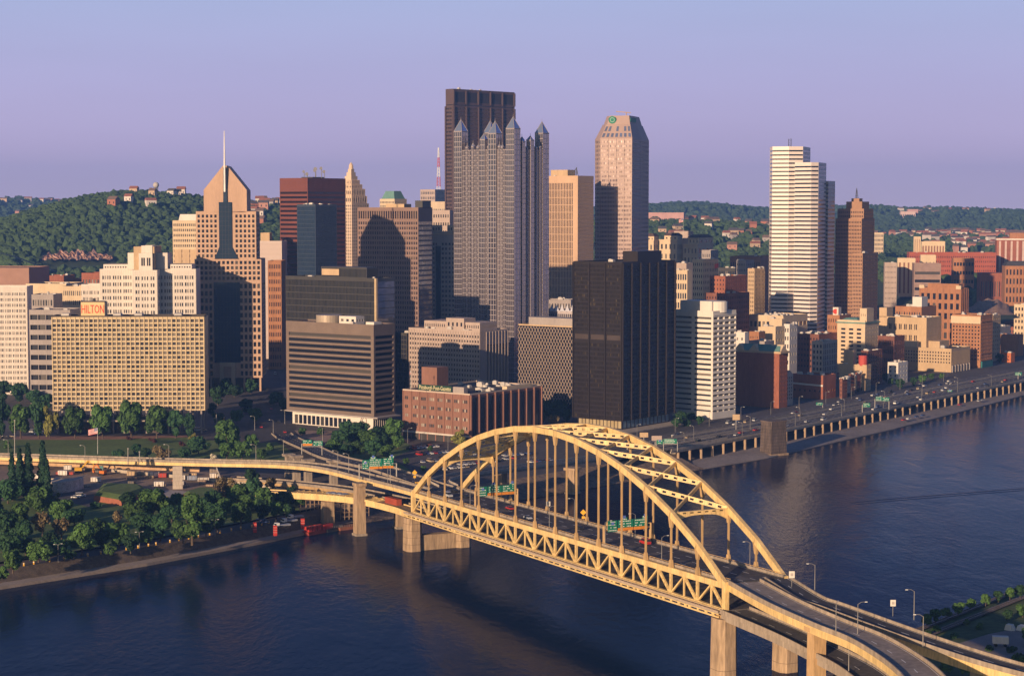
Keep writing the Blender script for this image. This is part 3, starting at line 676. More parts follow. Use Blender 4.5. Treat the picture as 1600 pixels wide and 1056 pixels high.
# legs at the base with an arched entrance
for k, px in enumerate((307, 318, 329, 381, 392, 406)):
    p = ft.at(fx(px), .01); mb = MB(); mb.box(p, 1.4, 1.8, 7, H(590), R(3)); mb.build('base_column', FT, ft.t)
mb = MB(); p = ft.sub(.05, .95, .12, .9); mb.prism(p, 7, H(590)+.02); mb.build('base_wall', GLD, ft.t)
mb = MB(); gl = ft.sub(fx(375.5), fx(334.5), -.006, .03); mb.prism(gl, zlb, zl-.5); s_ = mb.build('glass_shaft', GLN, ft.t)
mb = MB()
for k in range(9):
    a = ft.at(fx(335+k*5), -.008); mb.beam((a.x, a.y, zlb), (a.x, a.y, zl-.5), .25, .12, (0, 1, 0))
for k in range(16):
    a, b = ft.at(fx(375.4), -.008), ft.at(fx(334.6), -.008); z = zlb+(zl-zlb)*k/16; mb.beam((a.x, a.y, z), (b.x, b.y, z), .12, .22)
mb.build('mullion', pmat('dark_mullion', (0.03, 0.035, 0.05), .5), s_)
mb = MB()
for a, b in ((343, 349), (361, 367)): mb.prism(ft.sub(fx(b), fx(a), -.05, .02), 7, H(572))
mb.prism(ft.sub(fx(367), fx(343), -.05, .02), H(572), H(566)); mb.build('entrance_arch', CREAM, ft.t)
# upper glass with flared foot
def strip_glass(pts, v): 
    mb = MB(); q = [ft.at(fx(px), v) for px, y in pts]
    fr = [(a.x, a.y, H(y)) for a, (px, y) in zip(q, pts)]; q2 = [ft.at(fx(px), v+.05) for px, y in pts]; bk = [(a.x, a.y, H(y)) for a, (px, y) in zip(q2, pts)]
    k = len(pts); mb.add(fr+bk, [tuple(range(k-1, -1, -1)), tuple(range(k, 2*k))]+[(i, (i+1) % k, k+(i+1) % k, k+i) for i in range(k)]); return mb
gu = strip_glass([(343.5, 316), (363.5, 316), (363.5, 386), (373, 404.5), (336, 404.5), (343.5, 386)], .02).build('glass_strip', GLN, ft.t)
mb = MB()
for k in range(1, 4):
    a = ft.at(fx(343.5+5*k), .018); mb.beam((a.x, a.y, H(404)), (a.x, a.y, H(316)), .2, .1, (0, 1, 0))
for k in range(12):
    z = H(404-7.3*k); w = 5 if k == 0 else 0; a, b = ft.at(fx(343.6-w), .018), ft.at(fx(363.4+w), .018); mb.beam((a.x, a.y, z), (b.x, b.y, z), .1, .22)
mb.build('mullion', MATS['dark_mullion'], gu)
# gable crown: cross-gabled pyramid split by a slot in front
mid = ft.at(fx(353.5), .5); q = [ft.at(fx(px), v) for px, v in ((320, .04), (387, .04), (387, .9), (320, .9))]
mb = MB(); lo_ = [(p.x, p.y, z2) for p in q]; hi_ = [(p.x, p.y, z3) for p in q]
mb.add(lo_+hi_, [(0, 1, 5, 4), (1, 2, 6, 5), (2, 3, 7, 6), (3, 0, 4, 7)])
f1, f2, k1, k2 = ft.at(fx(350), .08), ft.at(fx(357), .08), ft.at(fx(350), .86), ft.at(fx(357), .86)
top = [(f1.x, f1.y, z4), (f2.x, f2.y, z4), (k2.x, k2.y, z4), (k1.x, k1.y, z4)]
mb.add(hi_+top, [(0, 1, 5, 4), (1, 2, 6, 5), (2, 3, 7, 6), (3, 0, 4, 7), (4, 5, 6, 7)])
cr = mb.build('gable_crown', FT, ft.t)
mb = strip_glass([(351, 262), (356, 262), (356.5, 316), (350.5, 316)], .012); mb.build('slot', GLN, cr)
mb = MB(); a = ft.at(fx(353.3), .0); mb.tube((a.x, a.y, H(300)), (a.x, a.y, H(262)), .85, 8, .75); mb.tube((a.x, a.y, H(262)), (a.x, a.y, H(205)), .8, 8, .3); mb.build('mast', pmat('white_mast', (.78, .76, .74), .4), ft.t)
ft.done()
# ---- Mon-side black tower
BLK = pmat('dark_bronze', (0.018, 0.013, 0.012), .45, var=.25, scale=.1, spec=.35, streak=True)
GLK = gmat('bronze_glass', (0.02, 0.017, 0.016), (0.035, 0.028, 0.02), .90, .12, blind=(.10, .08, .045))
pl = corner(895, 972, 1054.5, 1226, MON); bt = Tower('office_tower', 'near-black bronze tower with vertical ribs at the river end of downtown', pl, ytop=412)
zb_, zm1, zm2 = bt.zb+6.5, AT(972, 536, 1226).z, AT(972, 521, 1226).z
us3 = [(g/3+.015+i*(.303/11)+.004, g/3+.015+(i+1)*(.303/11)-.004) for g in range(3) for i in range(11)]
lf = lambda m: fac(1, m, fv=.66, us=us3, mb=.3, mt=.6, d=.3, g=GLK, rib=(3, .9, .7))
rt = lambda m: fac(36, m, .72, .62, mb=.3, mt=.6, d=.25, g=GLD, rib=(6, 1.0, .9))
bt.walls(BLK, [lf(17), rt(17)], z0=zb_, z1=zm1); bt.walls(BLK, [fac(3, 1, .86, .8, d=.4, g=pmat('louvre_dark', (.06, .045, .04), .8), rib=(3, .9, .7)), rt(2)], z0=zm1, z1=zm2, name='mechanical_floor'); bt.walls(BLK, [lf(16), rt(16)], z0=zm2, name='upper_wall')
ls = bt.sub(.05, .95, .05, .95); bt.walls(BLK, [fac(12, 1, .85, .9, mt=.3, d=.2, g=gmat('lobby_glass', (.30, .24, .14), (.4, .33, .2), .5, .2)), fac(12, 1, .85, .9, mt=.3, d=.2, g=gmat('pale_glass', (.13, .19, .24), (.18, .25, .3), .5, .15))], plan=ls, z1=zb_+.1, name='base_wall')
bt.roof(ROOFD, 1.0); bt.pent(-.0+.02, .32, .3, .75, 7.5, BLK); bt.units(5, 3); bt.done()
mb = MB(); mb.prism([p+Vector((0, 0)) for p in bt.sub(-.25, 1.0, -.22, 1.05)], 6.9, 7.7); mb.build('plaza_base', CONC, bt.t)
# ---- white balcony tower
pl = corner(1051, 1114, 1150, 1295, 43); wt = Tower('residential_tower', 'white tower with stacked balcony bands beside the near-black tower', pl, ytop=489)
WH = pmat('white_concrete', (.66, .62, .57), .8, var=.1, scale=.1, streak=True)
wt.walls(WH, [fac(1, 19, fv=.42, us=[(.03, .47), (.53, .97)], mb=4, mt=2, d=1.3, g=GL, band=[((i+.5)/20.2+.06, .25, .25) for i in range(19)]), fac(4, 19, .88, .5, mb=4, mt=2, ml=.2, mr=.2, d=1.8, g=GLB, band=[((i+.5)/20.2+.06, .3, .5) for i in range(19)])])
wt.roof(ROOFL, 1.2)
mb = MB(); pq = wt.sub(.12, .9, .15, .75); mb.prism(pq, wt.zt, wt.zt+7.5); cc = wt.at(.12, .45); mb.cyl(cc.x, cc.y, 6, wt.zt, wt.zt+7.3, 16); mb.build('penthouse', WH, wt.t); wt.done()
# ---- striped government block with podium
STR = pmat('brown_aluminium', (.175, .13, .105), .6, var=.14, scale=.15, spec=.4)
pl = corner(447, 584, 617, 1228, MON); st = Tower('office_building', 'brown block with black horizontal window bands on a white framed base', pl, ytop=510)
zp = AT(583, 652, 1228).z
def bands(m): return fac(1, m, .965, .58, mb=1.6, mt=5.5, ml=1.2, mr=1.2, d=.9, g=GLD)
st.walls(STR, [bands(14), bands(14)], z0=zp); mb = MB(); mb.poly([(p[0], p[1], zp) for p in reversed(pl)]); mb.build('soffit', STR, st.t)
st.roof(ROOFD, 1.0)
cu = st.at(.62, .5); mb = MB(); mb.cyl(cu.x, cu.y, 8.6, st.zt, st.zt+5.4, 28); mb.build('drum', pmat('drum_metal', (.40, .33, .26), .5, metal=.2), st.t)
st.pent(.28, .47, .35, .75, 5.2, WALU, fac(3, 1, .5, .5)); st.pent(.02, .11, .1, .45, 2.5, WALU, name='roof_unit'); st.units(4, 8, u=(.1, .3))
pd = st.sub(.01, .93, .0, .9)
pm = pmat('white_marble', (.68, .62, .55), .6, var=.08)
st.walls(pm, [fac(1, 1, us=[(.02+i*.0555, .02+i*.0555+.044) for i in range(13)], fv=.94, mb=.3, mt=1.6, d=.5, g=GLD), fac(9, 1, .8, .9, mb=.3, mt=1.0, d=.5, g=GLD)], plan=pd, z1=zp-.6, name='podium_wall')
mb = MB(); mb.prism(st.sub(-.06, 1.0, -.1, 1.0), zp-.55, zp+.3); mb.build('podium_roof', GREYC, st.t)
c = st.at(.115, 0); a, b = st.plan[0], st.plan[1]; u = U2(a, b); nrm = Vector((u.y, -u.x))
mb = MB()
for k in range(20):
    t0, t1 = 2*math.pi*k/20, 2*math.pi*(k+1)/20
    P_ = lambda t, r: (c.x+nrm.x*.08+u.x*r*math.cos(t), c.y+nrm.y*.08+u.y*r*math.cos(t), 13.3+r*math.sin(t))
    mb.quad(P_(t0, 2.1), P_(t1, 2.1), P_(t1, 2.6), P_(t0, 2.6))
    if 3 < k < 17: mb.quad(P_(t0, 1.0), P_(t1, 1.0), P_(t1, 1.4), P_(t0, 1.4))
mb.build('emblem', pmat('emblem_brown', (.12, .075, .06), .6), st.t); st.done()
# ---- dark glass slab behind it
pl = corner(447, 588, 617.5, 1400, MON); dg_ = Tower('office_tower', 'dark grey-green glass slab rising behind the brown striped block', pl, ytop=437)
DM = pmat('dark_metal_grid', (.05, .047, .042), .5, var=.1, spec=.5)
dg_.walls(DM, [fac(64, 18, .78, .88, mb=1, mt=1.4, d=.25, g=GLG), fac(16, 18, .82, .88, mb=1, mt=1.4, ml=2.2, d=.2, g=GLM)]); dg_.roof(ROOFL, 1.0)
c0 = dg_.plan[1]; mb = MB(); mb.box(c0, 1.9, 1.9, 7, dg_.zt+.9, R(-MON)); mb.build('corner_strip', pmat('gold_strip', (.45, .34, .20), .4, spec=.6), dg_.t)
pp = dg_.pent(.12, .62, .1, .7, 8.6, DM, fac(36, 1, .75, .9, d=.2, g=GLG)); dg_.units(6, 5, 1.6)
mb = MB(); p, q = dg_.at(.61, .095), dg_.at(.42, .095); mb.beam((p.x, p.y-.3, dg_.zt+4.6), (q.x, q.y-.3, dg_.zt+4.6), .2, 4.6); mb.build('louvre_panel', TAN, pp); dg_.done()
box('narrow dark glass building squeezed between the striped block and the grey windowed block', 612, 636, 642, 522, 1420, MON, DM, fac(9, 14, .7, .8, g=GLD), None, dep=30)
# ---- grey concrete block
pl = corner(638.5, 750, 794.5, 1375, MON); gb = Tower('office_building', 'pinkish grey concrete block with rows of small dark windows and tall fins on one side', pl, ytop=519.5)
GP = pmat('pink_concrete', (.42, .335, .29), .85, var=.12, scale=.1, streak=True)
gb.walls(GP, [fac(27, 14, .46, .5, mb=3, mt=1.5, d=.5, g=GLD, rib=(27, .55, .3)), fac(7, 1, .62, .9, mb=2, mt=7, ml=7.5, mr=.8, d=1.2, g=GLD, rib=(7, .7, .4))]); gb.roof(ROOFL, 1.2)
gb.pent(.1, .88, .25, .85, 6.3, GP, fac(26, 1, .4, .5, d=.3, g=GLD)); gb.pent(.3, .55, .2, .6, 9.0, GP, fac(4, 1, .4, .4, d=.3, g=GLD), 'lift_house'); gb.units(9, 4, 3); gb.done()
# ---- newspaper brick building
pl = corner(629, 734, 847, 1160, MON); pg = Tower('brick_building', 'low red brick newspaper building with a green rooftop name sign', pl, ytop=617.5)
PB = pmat('newspaper_brick', (.235, .12, .088), .9, var=.2, scale=.15, fine=2, streak=True)
WF = gmat('framed_pane', (.05, .05, .055), (.25, .22, .19), .5, .2, blind=(.45, .40, .34))
us8 = []
for i in range(8):
    b0 = i/8; us8 += [(b0+.025+k*.026, b0+.046+k*.026) for k in range(3 if i else 2)]
pg.walls(PB, [fac(1, 4, fv=.36, us=us8, mb=6.4, mt=1.6, d=.3, g=WF, rib=(8, .8, .35)), fac(9, 1, .6, .95, mb=4, mt=1.4, ml=.8, mr=.8, d=.6, g=GLD, rib=(9, .9, .9))])
pg.roof(ROOFD, .9, mpar=pmat('stone_coping', (.50, .40, .33), .8, var=.1))
mb = MB(); a, b = pg.at(1.0, -.004), pg.at(.0, -.004); mb.beam((a.x, a.y, 11.4), (b.x, b.y, 11.4), .8, 1.0); mb.build('canopy_band', pmat('pale_band', (.55, .5, .45), .7), pg.t)
mb = MB(); p = pg.sub(.02, .98, -.002, .01); mb.prism(p, 7, 10.8); mb.build('shopfront', GLD, pg.t)
mb = MB(); mb.prism(pg.sub(.62, .85, .12, .27), pg.zt, pg.zt+14.5); mb.build('lift_house', PB, pg.t)
mb = MB(); a, b = pg.at(.80, .035), pg.at(.30, .035); mb.beam((a.x, a.y, pg.zt+2.6), (b.x, b.y, pg.zt+2.6), .5, 3.4); sb = mb.build('sign_panel', pmat('sign_dark_green', (.02, .06, .035), .6), pg.t)
a = pg.at(.55, .03); ang = math.atan2(pl[1].y-pl[0].y, pl[1].x-pl[0].x)
text_part('Pittsburgh Post-Gazette', 3.6, pmat('cream_letter', (.75, .68, .42), .5), pg.t, (a.x+.1, a.y-.45, pg.zt+2.55), ang, squeeze=(pl[1]-pl[0]).length*.47)
pg.pent(.12, .28, .03, .08, 4.2, GREYC, name='sign_back_box')
pg.units(26, 12, 3.4, u=(.08, .9), v=(.12, .95)); pg.pent(.05, .12, .55, .9, 2.2, CREAM, name='duct_house'); pg.done()
# ---- lattice building
pl = corner(810, 906, 935, 1322, MON); lb = Tower('office_building', 'lower block wrapped in a pale diamond steel lattice left of the near-black tower', pl, ytop=512.5)
lb.walls(GLD, [None, None]); lb.roof(ROOFD, 1.0, mpar=TAN)
mb = MB(); A, C, B = lb.plan[0], lb.plan[1], lb.plan[2]
for p, q in ((A, C), (C, B)):
    u = U2(p, q); Ln = (q-p).length; nn = Vector((u.y, -u.x))*.35; cw = 1.25; rows = int((lb.zt-14)/2.3)
    for j in range(rows):
        z = 14+j*2.3
        for i in range(int(Ln/cw)):
            x0 = i*cw; P_ = lambda x, zz: (p.x+u.x*x+nn.x, p.y+u.y*x+nn.y, zz)
            if (i+j) % 2 == 0: mb.beam(P_(x0, z), P_(x0+cw, z+2.3), .30, .3, (nn.x, nn.y, 0))
            else: mb.beam(P_(x0, z+2.3), P_(x0+cw, z), .30, .3, (nn.x, nn.y, 0))
mb.build('lattice', pmat('lattice_steel', (.40, .31, .25), .6, var=.1), lb.t)
lb.pent(.05, .86, .1, .7, 6, GREYC); lb.units(3, 6); lb.done()
# ---- glass castle
pl = corner(712, 803, 855, 1519, MON); pp_ = Tower('office_tower', 'silver glass castle tower with many blue-tipped spires', pl, ytop=233)
PM = pmat('silver_mullion', (.34, .30, .31), .45, metal=.25, var=.08, spec=.5)
GPP = gmat('castle_glass', (.21, .195, .225), (.26, .245, .27), .6, .10, metal=.85, wob=.12)
pp_.walls(PM, [fac(40, 46, .80, .86, 1, .4, .3, .3, .12, GPP, rib=(20, .35, .5)), fac(34, 46, .80, .86, 1, .4, .3, .3, .12, GPP, rib=(17, .35, .5))])
pp_.roof(ROOFD, 0)
GPT = gmat('spire_glass', (.30, .38, .55), (.38, .46, .62), .5, .08, metal=.7)
A, C, B = pl[0], pl[1], pl[2]; ua, ub = (A-C).normalized(), (B-C).normalized(); wa, wb = (A-C).length, (B-C).length
zz = lambda y: AT(770, y, 1519).z
def turret(cen, w, y0, y1, z0=7, n=4, m=None):
    q = [cen+ua*w/2-ub*w/2, cen-ua*w/2-ub*w/2, cen-ua*w/2+ub*w/2, cen+ua*w/2+ub*w/2]; zt, za = zz(y0), zz(y1)
    mb = MB(); sp_ = fac(n, max(2, int((zt-z0)/4.05)), .78, .86, .3, .3, .12, .12, .12, GPP)
    for i in range(4): pp_.panes += facade(mb, q[i], q[(i+1) % 4], z0, zt, sp_ if i < 2 else None)
    tw = mb.build('turret', PM, pp_.t)
    mb = MB(); k = 4; vs = [(p.x, p.y, zt) for p in q]+[(cen.x, cen.y, za)]
    mb.add(vs, [(0, 1, 4), (1, 2, 4), (2, 3, 4), (3, 0, 4)]); mb.build('spire', GPT, tw)
    mb = MB(); 
    for i in range(4):
        mb.beam((q[i].x, q[i].y, zt), (cen.x, cen.y, za), .35, .35); mb.beam((q[i].x, q[i].y, zt+.1), (q[(i+1) % 4].x, q[(i+1) % 4].y, zt+.1), .4, .4)
    mb.tube((cen.x, cen.y, za-1), (cen.x, cen.y, za+2.2), .25, 5, .08); mb.build('spire_frame', PM, tw)
bigw = 8.2
for px_, cen in (('a', A+ub*3.2-ua*3.2), ('c', C+ua*3+ub*3), ('b', B+ua*3-ub*3.4), ('d', pl[3]-ua*4-ub*4)):
    turret(cen, bigw, {'a': 203, 'c': 201, 'b': 206, 'd': 203}[px_], {'a': 183.5, 'c': 182, 'b': 187, 'd': 183}[px_], zz(233.2)-190+0 if False else 7)
def onA(f, w, y0, y1): turret(C+ua*wa*f+ub*(w*.28), w, y0, y1, 7, 3)
def onB(f, w, y0, y1): turret(C+ub*wb*f+ua*(w*.28), w, y0, y1, 7, 3)
onA(.345, 8.0, 208, 188); onA(.52, 5.0, 217, 207); onA(.70, 2.2, 228, 222); onA(.80, 2.2, 229, 226); onA(.61, 2.2, 229, 225); onA(.43, 2, 229, 225); onA(.25, 2, 229, 225); onA(.2, 2, 229.5, 226)
turret(C+ua*wa*.70+ub*16, 5.6, 221, 209, 150, 3)
for f, w, y0, y1 in ((.27, 4.2, 221, 213), (.52, 4.6, 218, 211), (.14, 1.8, 231, 227), (.39, 1.8, 231, 227), (.66, 2.4, 230, 226), (.78, 2.4, 229, 225)): onB(f, w, y0, y1)
pp_.done()
# ---- tall weathered-steel tower
Yu = 2249; pl0 = corner(697, 709, 804, Yu, 45); A, C, B = pl0[:3]
pl = [A, C, B, B+Vector((-.5, 6))+(B-C).normalized()*0, C+Vector((-2, 95))]
US_ = pmat('weathered_steel', (.085, .055, .052), .6, var=.2, scale=.05, spec=.4, streak=True)
us = Tower('skyscraper', 'tallest dark weathered-steel skyscraper standing behind the glass castle tower', pl, ytop=141)
zr = AT(709, 162, Yu).z; zq = AT(709, 166, Yu).z
def uf(m, n): return fac(n, m, .8, .45, .5, .5, d=.6, g=GLD, rib=(5 if n > 20 else 1, 1.8, 1.4))
us.walls(US_, [uf(58, 8), uf(58, 50)], z1=zq); us.walls(US_, [fac(1, 1, .9, .8, d=1.2, g=GLD), fac(1, 1, .98, .8, d=1.5, g=GLD)], z0=zq, z1=zr, name='recess_band')
us.walls(US_, [None, fac(5, 1, .9, .86, d=.5, g=pmat('dark_louvre', (.035, .032, .045), .8), rib=(5, 1.8, 1.2))], z0=zr, name='crown_wall'); us.roof(ROOFD, 1.5); us.units(5, 3, 4, u=(.1, .5), v=(.1, .6)); us.done()
# ------------------------------------------------------------------ left group
W3 = lambda k, m, **kw: fac(1, m, fv=.52, us=grp([4]*k, .9, .62, .42), mb=2, mt=3, d=.35, g=GL, rib=(k*6, .18, .14), **kw)
box('white tower at the left border with groups of small windows', -62, 43, 46, 449, 1470, -2, WALU, W3(9, 18), None, dep=22, name='office_tower')
# white cruciform tower
pl = corner(157, 307, 309, 1440, -2, dep=26); wc = Tower('office_tower', 'white cruciform tower stepping up to a pale crown behind the hotel slab', pl, ytop=422)
wc.walls(WALU, [W3(9, 18), None]); wc.roof(ROOFL, .8)
hz = lambda y, Y=1440: AT(230, y, Y).z
def fw(px): return (307-px)/150
q = wc.sub(fw(251), fw(213), -.55, 1.3); wc.walls(WALU, [fac(1, 18, fv=.52, us=grp([2, 3, 2], .9, .62, .42), mb=2, mt=3, g=GL, rib=(12, .18, .14)), W3(2, 18), None, W3(2, 18)], plan=q, z1=hz(424, 1415), name='core_wall'); wc.roof(ROOFL, .6, plan=q, z=hz(424, 1415))
for a, b, y in ((200, 162, 413), (300, 262, 413)):
    q = wc.sub(fw(a), fw(b), .1, .9) if a > b else None; q = wc.sub(fw(a), fw(b), .1, .9)
    wc.walls(WALU, [fac(9, 1, .5, .5, g=GL)], plan=q, z0=wc.zt, z1=hz(y), name='attic_wall'); wc.roof(ROOFL, 0, plan=q, z=hz(y))
q = wc.sub(fw(263), fw(201), .0, .9); wc.walls(WALU, [None], plan=q, z0=wc.zt, z1=hz(395), name='shoulder_wall'); wc.roof(ROOFL, 0, plan=q, z=hz(395))
q = wc.sub(fw(245), fw(213), -.3, 1.1); wc.walls(TAN, [None], plan=q, z0=wc.zt, z1=hz(385), name='crown_wall'); wc.roof(ROOFL, 0, plan=q, z=hz(385))
q = wc.sub(fw(243), fw(222), -.45, -.28); wc.walls(WALU, [fac(1, 1, fv=.55, us=[(.15, .28), (.32, .45), (.6, .73), (.77, .9)], d=.4, mb=2, g=GLD)], plan=q, z0=hz(424), z1=hz(395), name='crown_front'); wc.roof(ROOFL, 0, plan=q, z=hz(395))
q = wc.sub(fw(242), fw(225), -.32, .3); wc.walls(WALU, [None], plan=q, z0=hz(395), z1=hz(383.5), name='crown_fin'); wc.done()
box('smaller white block attached left of the cruciform tower', 128, 158, 160, 446, 1470, -2, WALU, W3(3, 16), None, dep=20)
box('broad cream block with blank upper wall behind the hotel sign', 41, 104, 112, 445, 1640, 8, CREAM, fac(10, 5, .5, .35, mb=40, mt=8, d=.3, g=GLB), None, dep=40, units=4)
box('low tan block with rows of windows beside the blank cream block', 98, 130, 138, 449, 1560, 5, CREAM, fac(10, 10, .5, .5, g=GLB), None, dep=24, units=2)
box('plain reddish brown block on the far left skyline', -60, 46, 54, 420, 1850, 5, pmat('dusty_rose_brick', (.34, .20, .15), .9, var=.12), None, None, dep=60, units=2)
box('small red brick block left of centre in the strip district', 65, 100, 104, 432, 2000, 10, BRICK, fac(9, 3, .5, .5, mb=20), None, dep=30, units=3)
box('square red brick block just left of the cruciform tower', 128, 157, 163, 428, 1900, 10, BRICK, fac(6, 3, .5, .4, mb=30), None, dep=30)
box('grey brown block between red brick blocks on the left', 104, 128, 132, 437, 1950, 10, BRICKD, fac(6, 3, .5, .4, mb=30), None, dep=30, units=2)
box('dark parking garage with open decks in the shade of the hotel', 46, 110, 118, 486, 1400, 3, GREYC, fac(5, 9, .93, .5, d=1.5, g=GLD), None, dep=30, name='parking_garage', units=3)
box('shaded office roof stepping above the parking garage', 50, 84, 100, 462, 1440, 3, GREYC, fac(8, 3, .6, .5, mb=50), None, dep=24, units=4)
# behind and beside the pointed tower
t = box('pale tower with sloped white roof behind the pointed tower', 271, 320, 330, 346, 1930, 4, CREAM, fac(16, 17, .55, .5, mb=40, mt=1, d=.4, g=GLD), None, dep=30, most=100)
mb = MB(); pz = AT(300, 335, 1930).z; q = t.sub(.0, .82, .05, .9); mb.prism(q, t.zt+.9, pz, .9); mb.build('sloped_roof', WALU, t.t)
for k in range(3):
    q = t.sub(.72-.25*k, .95-.25*k, -.02, .01); mb = MB(); mb.prism(q, AT(290, 412, 1930).z, AT(290, 390, 1930).z); mb.build('ornate_panel', TAN, t.t)
box('pale tiled slab in the gap right of the pointed tower', 404, 441, 446, 378, 1820, 3, pmat('pale_tile', (.55, .46, .42), .7, var=.08), fac(18, 24, .92, .92, mb=1, mt=1, d=.06, g=pmat('tile_panel', (.53, .43, .39), .7, var=.08, island=.2)), None, dep=30, most=60)
box('tan lift house on the pale tiled slab', 408, 422, 424, 364.5, 1830, 3, TAN, None, None, zb=AT(410, 379, 1820).z, dep=14, par=.4)
box('old brown brick block at the end of the street canyon', 419, 440, 444, 409, 1700, 3, BRICKO, fac(7, 14, .5, .55, g=GLD), None, dep=24)
# reddish ribbon tower
RD = pmat('oxide_panel', (.16, .05, .034), .55, var=.15, scale=.08, spec=.4)
pl = corner(438.5, 482, 541, 1850, 36); rt_ = Tower('office_tower', 'dark oxide red tower with ribbon windows and dishes on the roof', pl, ytop=279)
ztop = AT(482, 297, 1850).z
rf = lambda: fac(1, 36, .98, .5, mb=2, mt=.5, ml=.3, mr=.3, d=.25, g=gmat('oxide_glass', (.03, .016, .014), (.05, .025, .02), .6, .08, metal=.5))
rt_.walls(RD, [rf(), rf()], z1=ztop).walls(RD, [fac(16, 1, .8, .9, d=.1, g=RD), fac(30, 1, .8, .9, d=.1, g=RD)], z0=ztop, name='top_band'); rt_.roof(ROOFD, .5); rt_.pent(.1, .5, .2, .5, 1.6, DM)
mast_ = [(.2, .35, 8, 2.2), (.32, .45, 9.5, 2.4), (.15, .55, 7, 2), (.42, .3, 4.5, 2.2), (.6, .35, 7, 1.8), (.05, .4, 10, 2.0)]
for u, v, h, r in mast_:
    c = rt_.at(u, v); mb = MB(); mb.tube((c.x, c.y, rt_.zt), (c.x, c.y, rt_.zt+h), .35, 5); ms_ = mb.build('dish_mast', GALV, rt_.t)
    mb = MB()
    mb.tube((c.x, c.y-.4, rt_.zt+h), (c.x-.4, c.y-1.6, rt_.zt+h), r*.3, 12, r*.8); mb.build('dish', pmat('dish_grey', (.17, .17, .19), .6), ms_)
rt_.done()
BG = pmat('navy_grid', (.035, .05, .075), .4, var=.1, spec=.6)
t = box('dark blue glass tower standing before the oxide red tower', 465, 494, 527, 321, 1780, 36, BG, fac(26, 36, .85, .9, d=.08, g=GLN), fac(28, 36, .85, .9, d=.08, g=GLN), name='office_tower', most=40, units=3)
t.units(8, 3, 2.5, m=WALU)
# stepped pyramid tower
LM = pmat('pale_limestone', (.60, .46, .34), .8, var=.1, scale=.08, streak=True)
pl = corner(522, 550.3, 577, 2250, MON); gt = Tower('office_tower', 'pale limestone tower with a stepped pyramid top', pl, ytop=318)
gt.walls(LM, [fac(9, 34, .5, .55, mb=20, g=GL), fac(9, 34, .5, .55, mb=20, g=GL)])
zg = lambda y: AT(550, y, 2250).z
prev = gt.zt; k = 0
for y, ins in ((306, .06), (295, .11), (288, .19), (281, .26), (275, .32), (269, .37), (264, .41)):
    q = gt.sub(ins, 1-ins, ins, 1-ins); z = zg(y)
    gt.walls(LM, [fac(8 if k < 2 else 5, 1, .5, .6, mb=.5, mt=1.2, g=GLD, rib=(8, .8, .5))]*2 if k < 4 else [None, None], plan=q, z0=prev, z1=z, name='step_wall'); gt.roof(LM, 0, plan=q, z=z, name='step_roof'); prev = z; k += 1
c = gt.at(.5, .5); mb = MB(); mb.cyl(c.x, c.y, 3, prev, prev+5, 8, .8); mb.cyl(c.x, c.y, 2.4, prev+5, zg(253), 8, .1); mb.build('lantern', LM, gt.t); gt.done()
pl = corner(594, 617, 636, 2230, MON); kp = Tower('office_tower', 'tan tower with a green copper chateau roof peeping over the granite grid tower', pl, ytop=312)
kp.walls(CREAM, [fac(10, 30, .5, .55, mb=20, g=GL)]*2); kp.roof(ROOFL, .8)
q = kp.sub(.05, .95, .05, .95); mb = MB(); mb.prism(q, kp.zt, AT(617, 298.5, 2230).z, .62); mb.build('copper_roof', PATINA, kp.t); kp.done(80)
# granite grid tower
GR = pmat('brown_granite', (.22, .14, .11), .6, var=.12, scale=.08, spec=.4)
pl = corner(559.5, 654, 676, 1680, 30); gg = Tower('office_tower', 'brown granite grid tower carrying the shadow of the pointed gable', pl, ytop=326)
zc = AT(654, 344, 1680).z
gg.walls(GR, [fac(26, 30, .52, .56, 1, .6, .6, .6, .6, GLD), fac(1, 30, .98, .62, 1, .6, .2, .2, .2, GLM)], z1=zc).walls(GR, [fac(26, 1, .55, .85, .5, 1.6, .6, .6, 1.0, GLD), None], z0=zc, name='crown_wall'); gg.roof(ROOFD, 1); gg.pent(.0, .12, .3, .9, 7, DM); gg.pent(.3, .6, .3, .8, 4, TAN); gg.done()
# things seen between the granite tower and the glass castle
t = Tower('office_building', 'pinkish flat-topped block wedged left of the glass castle', corner(676, 703, 708, 1900, 20), ytop=330); t.walls(GP, [fac(7, 10, .5, .4, mb=60, g=GLD)]); t.roof(ROOFL); t.done()
t = Tower('office_tower', 'slim ornate grey stone tower with lit cream cornice beside the glass castle', corner(675, 712, 716, 1740, 12), ytop=364)
OS = pmat('ornate_stone', (.46, .39, .33), .8, var=.15, streak=True)
t.walls(OS, [fac(1, 24, fv=.5, us=[(.03, .09), (.14, .2), (.42, .5), (.56, .64), (.72, .8), (.87, .95)], mb=10, mt=8, g=GLD)]); t.roof(ROOFL, 1.2)
t.pent(.0, .35, .0, .6, 7, CREAM, fac(3, 1, .5, .5, g=GLD)); t.pent(.62, 1.0, .0, .6, 7, CREAM, fac(3, 1, .5, .5, g=GLD))
mb = MB(); mb.prism(t.sub(.62, .84, -.02, .3), 7, t.zt-12); mb.build('light_court', GLD, t.t); mb = MB(); mb.prism(t.sub(-.02, 1.02, -.06, 1.02), t.zt-1.6, t.zt-.3); mb.build('cornice', CREAM, t.t); t.done()
box('pink hospital block on the hill behind the granite tower', 657, 680, 697, 297, 3300, 30, GP, fac(8, 7, .5, .5, mb=60), fac(8, 7, .5, .5, mb=60), zb=60, most=30)
box('long low cream building on the hill behind the granite tower', 655, 696, 702, 316, 3200, 8, CREAM, fac(14, 2, .5, .4, mb=30), None, zb=60, dep=40, most=30)
t = thing('radio_mast', 'thin red and white lattice radio mast on the skyline', 'mast', AT(685.5, 322, 3350))
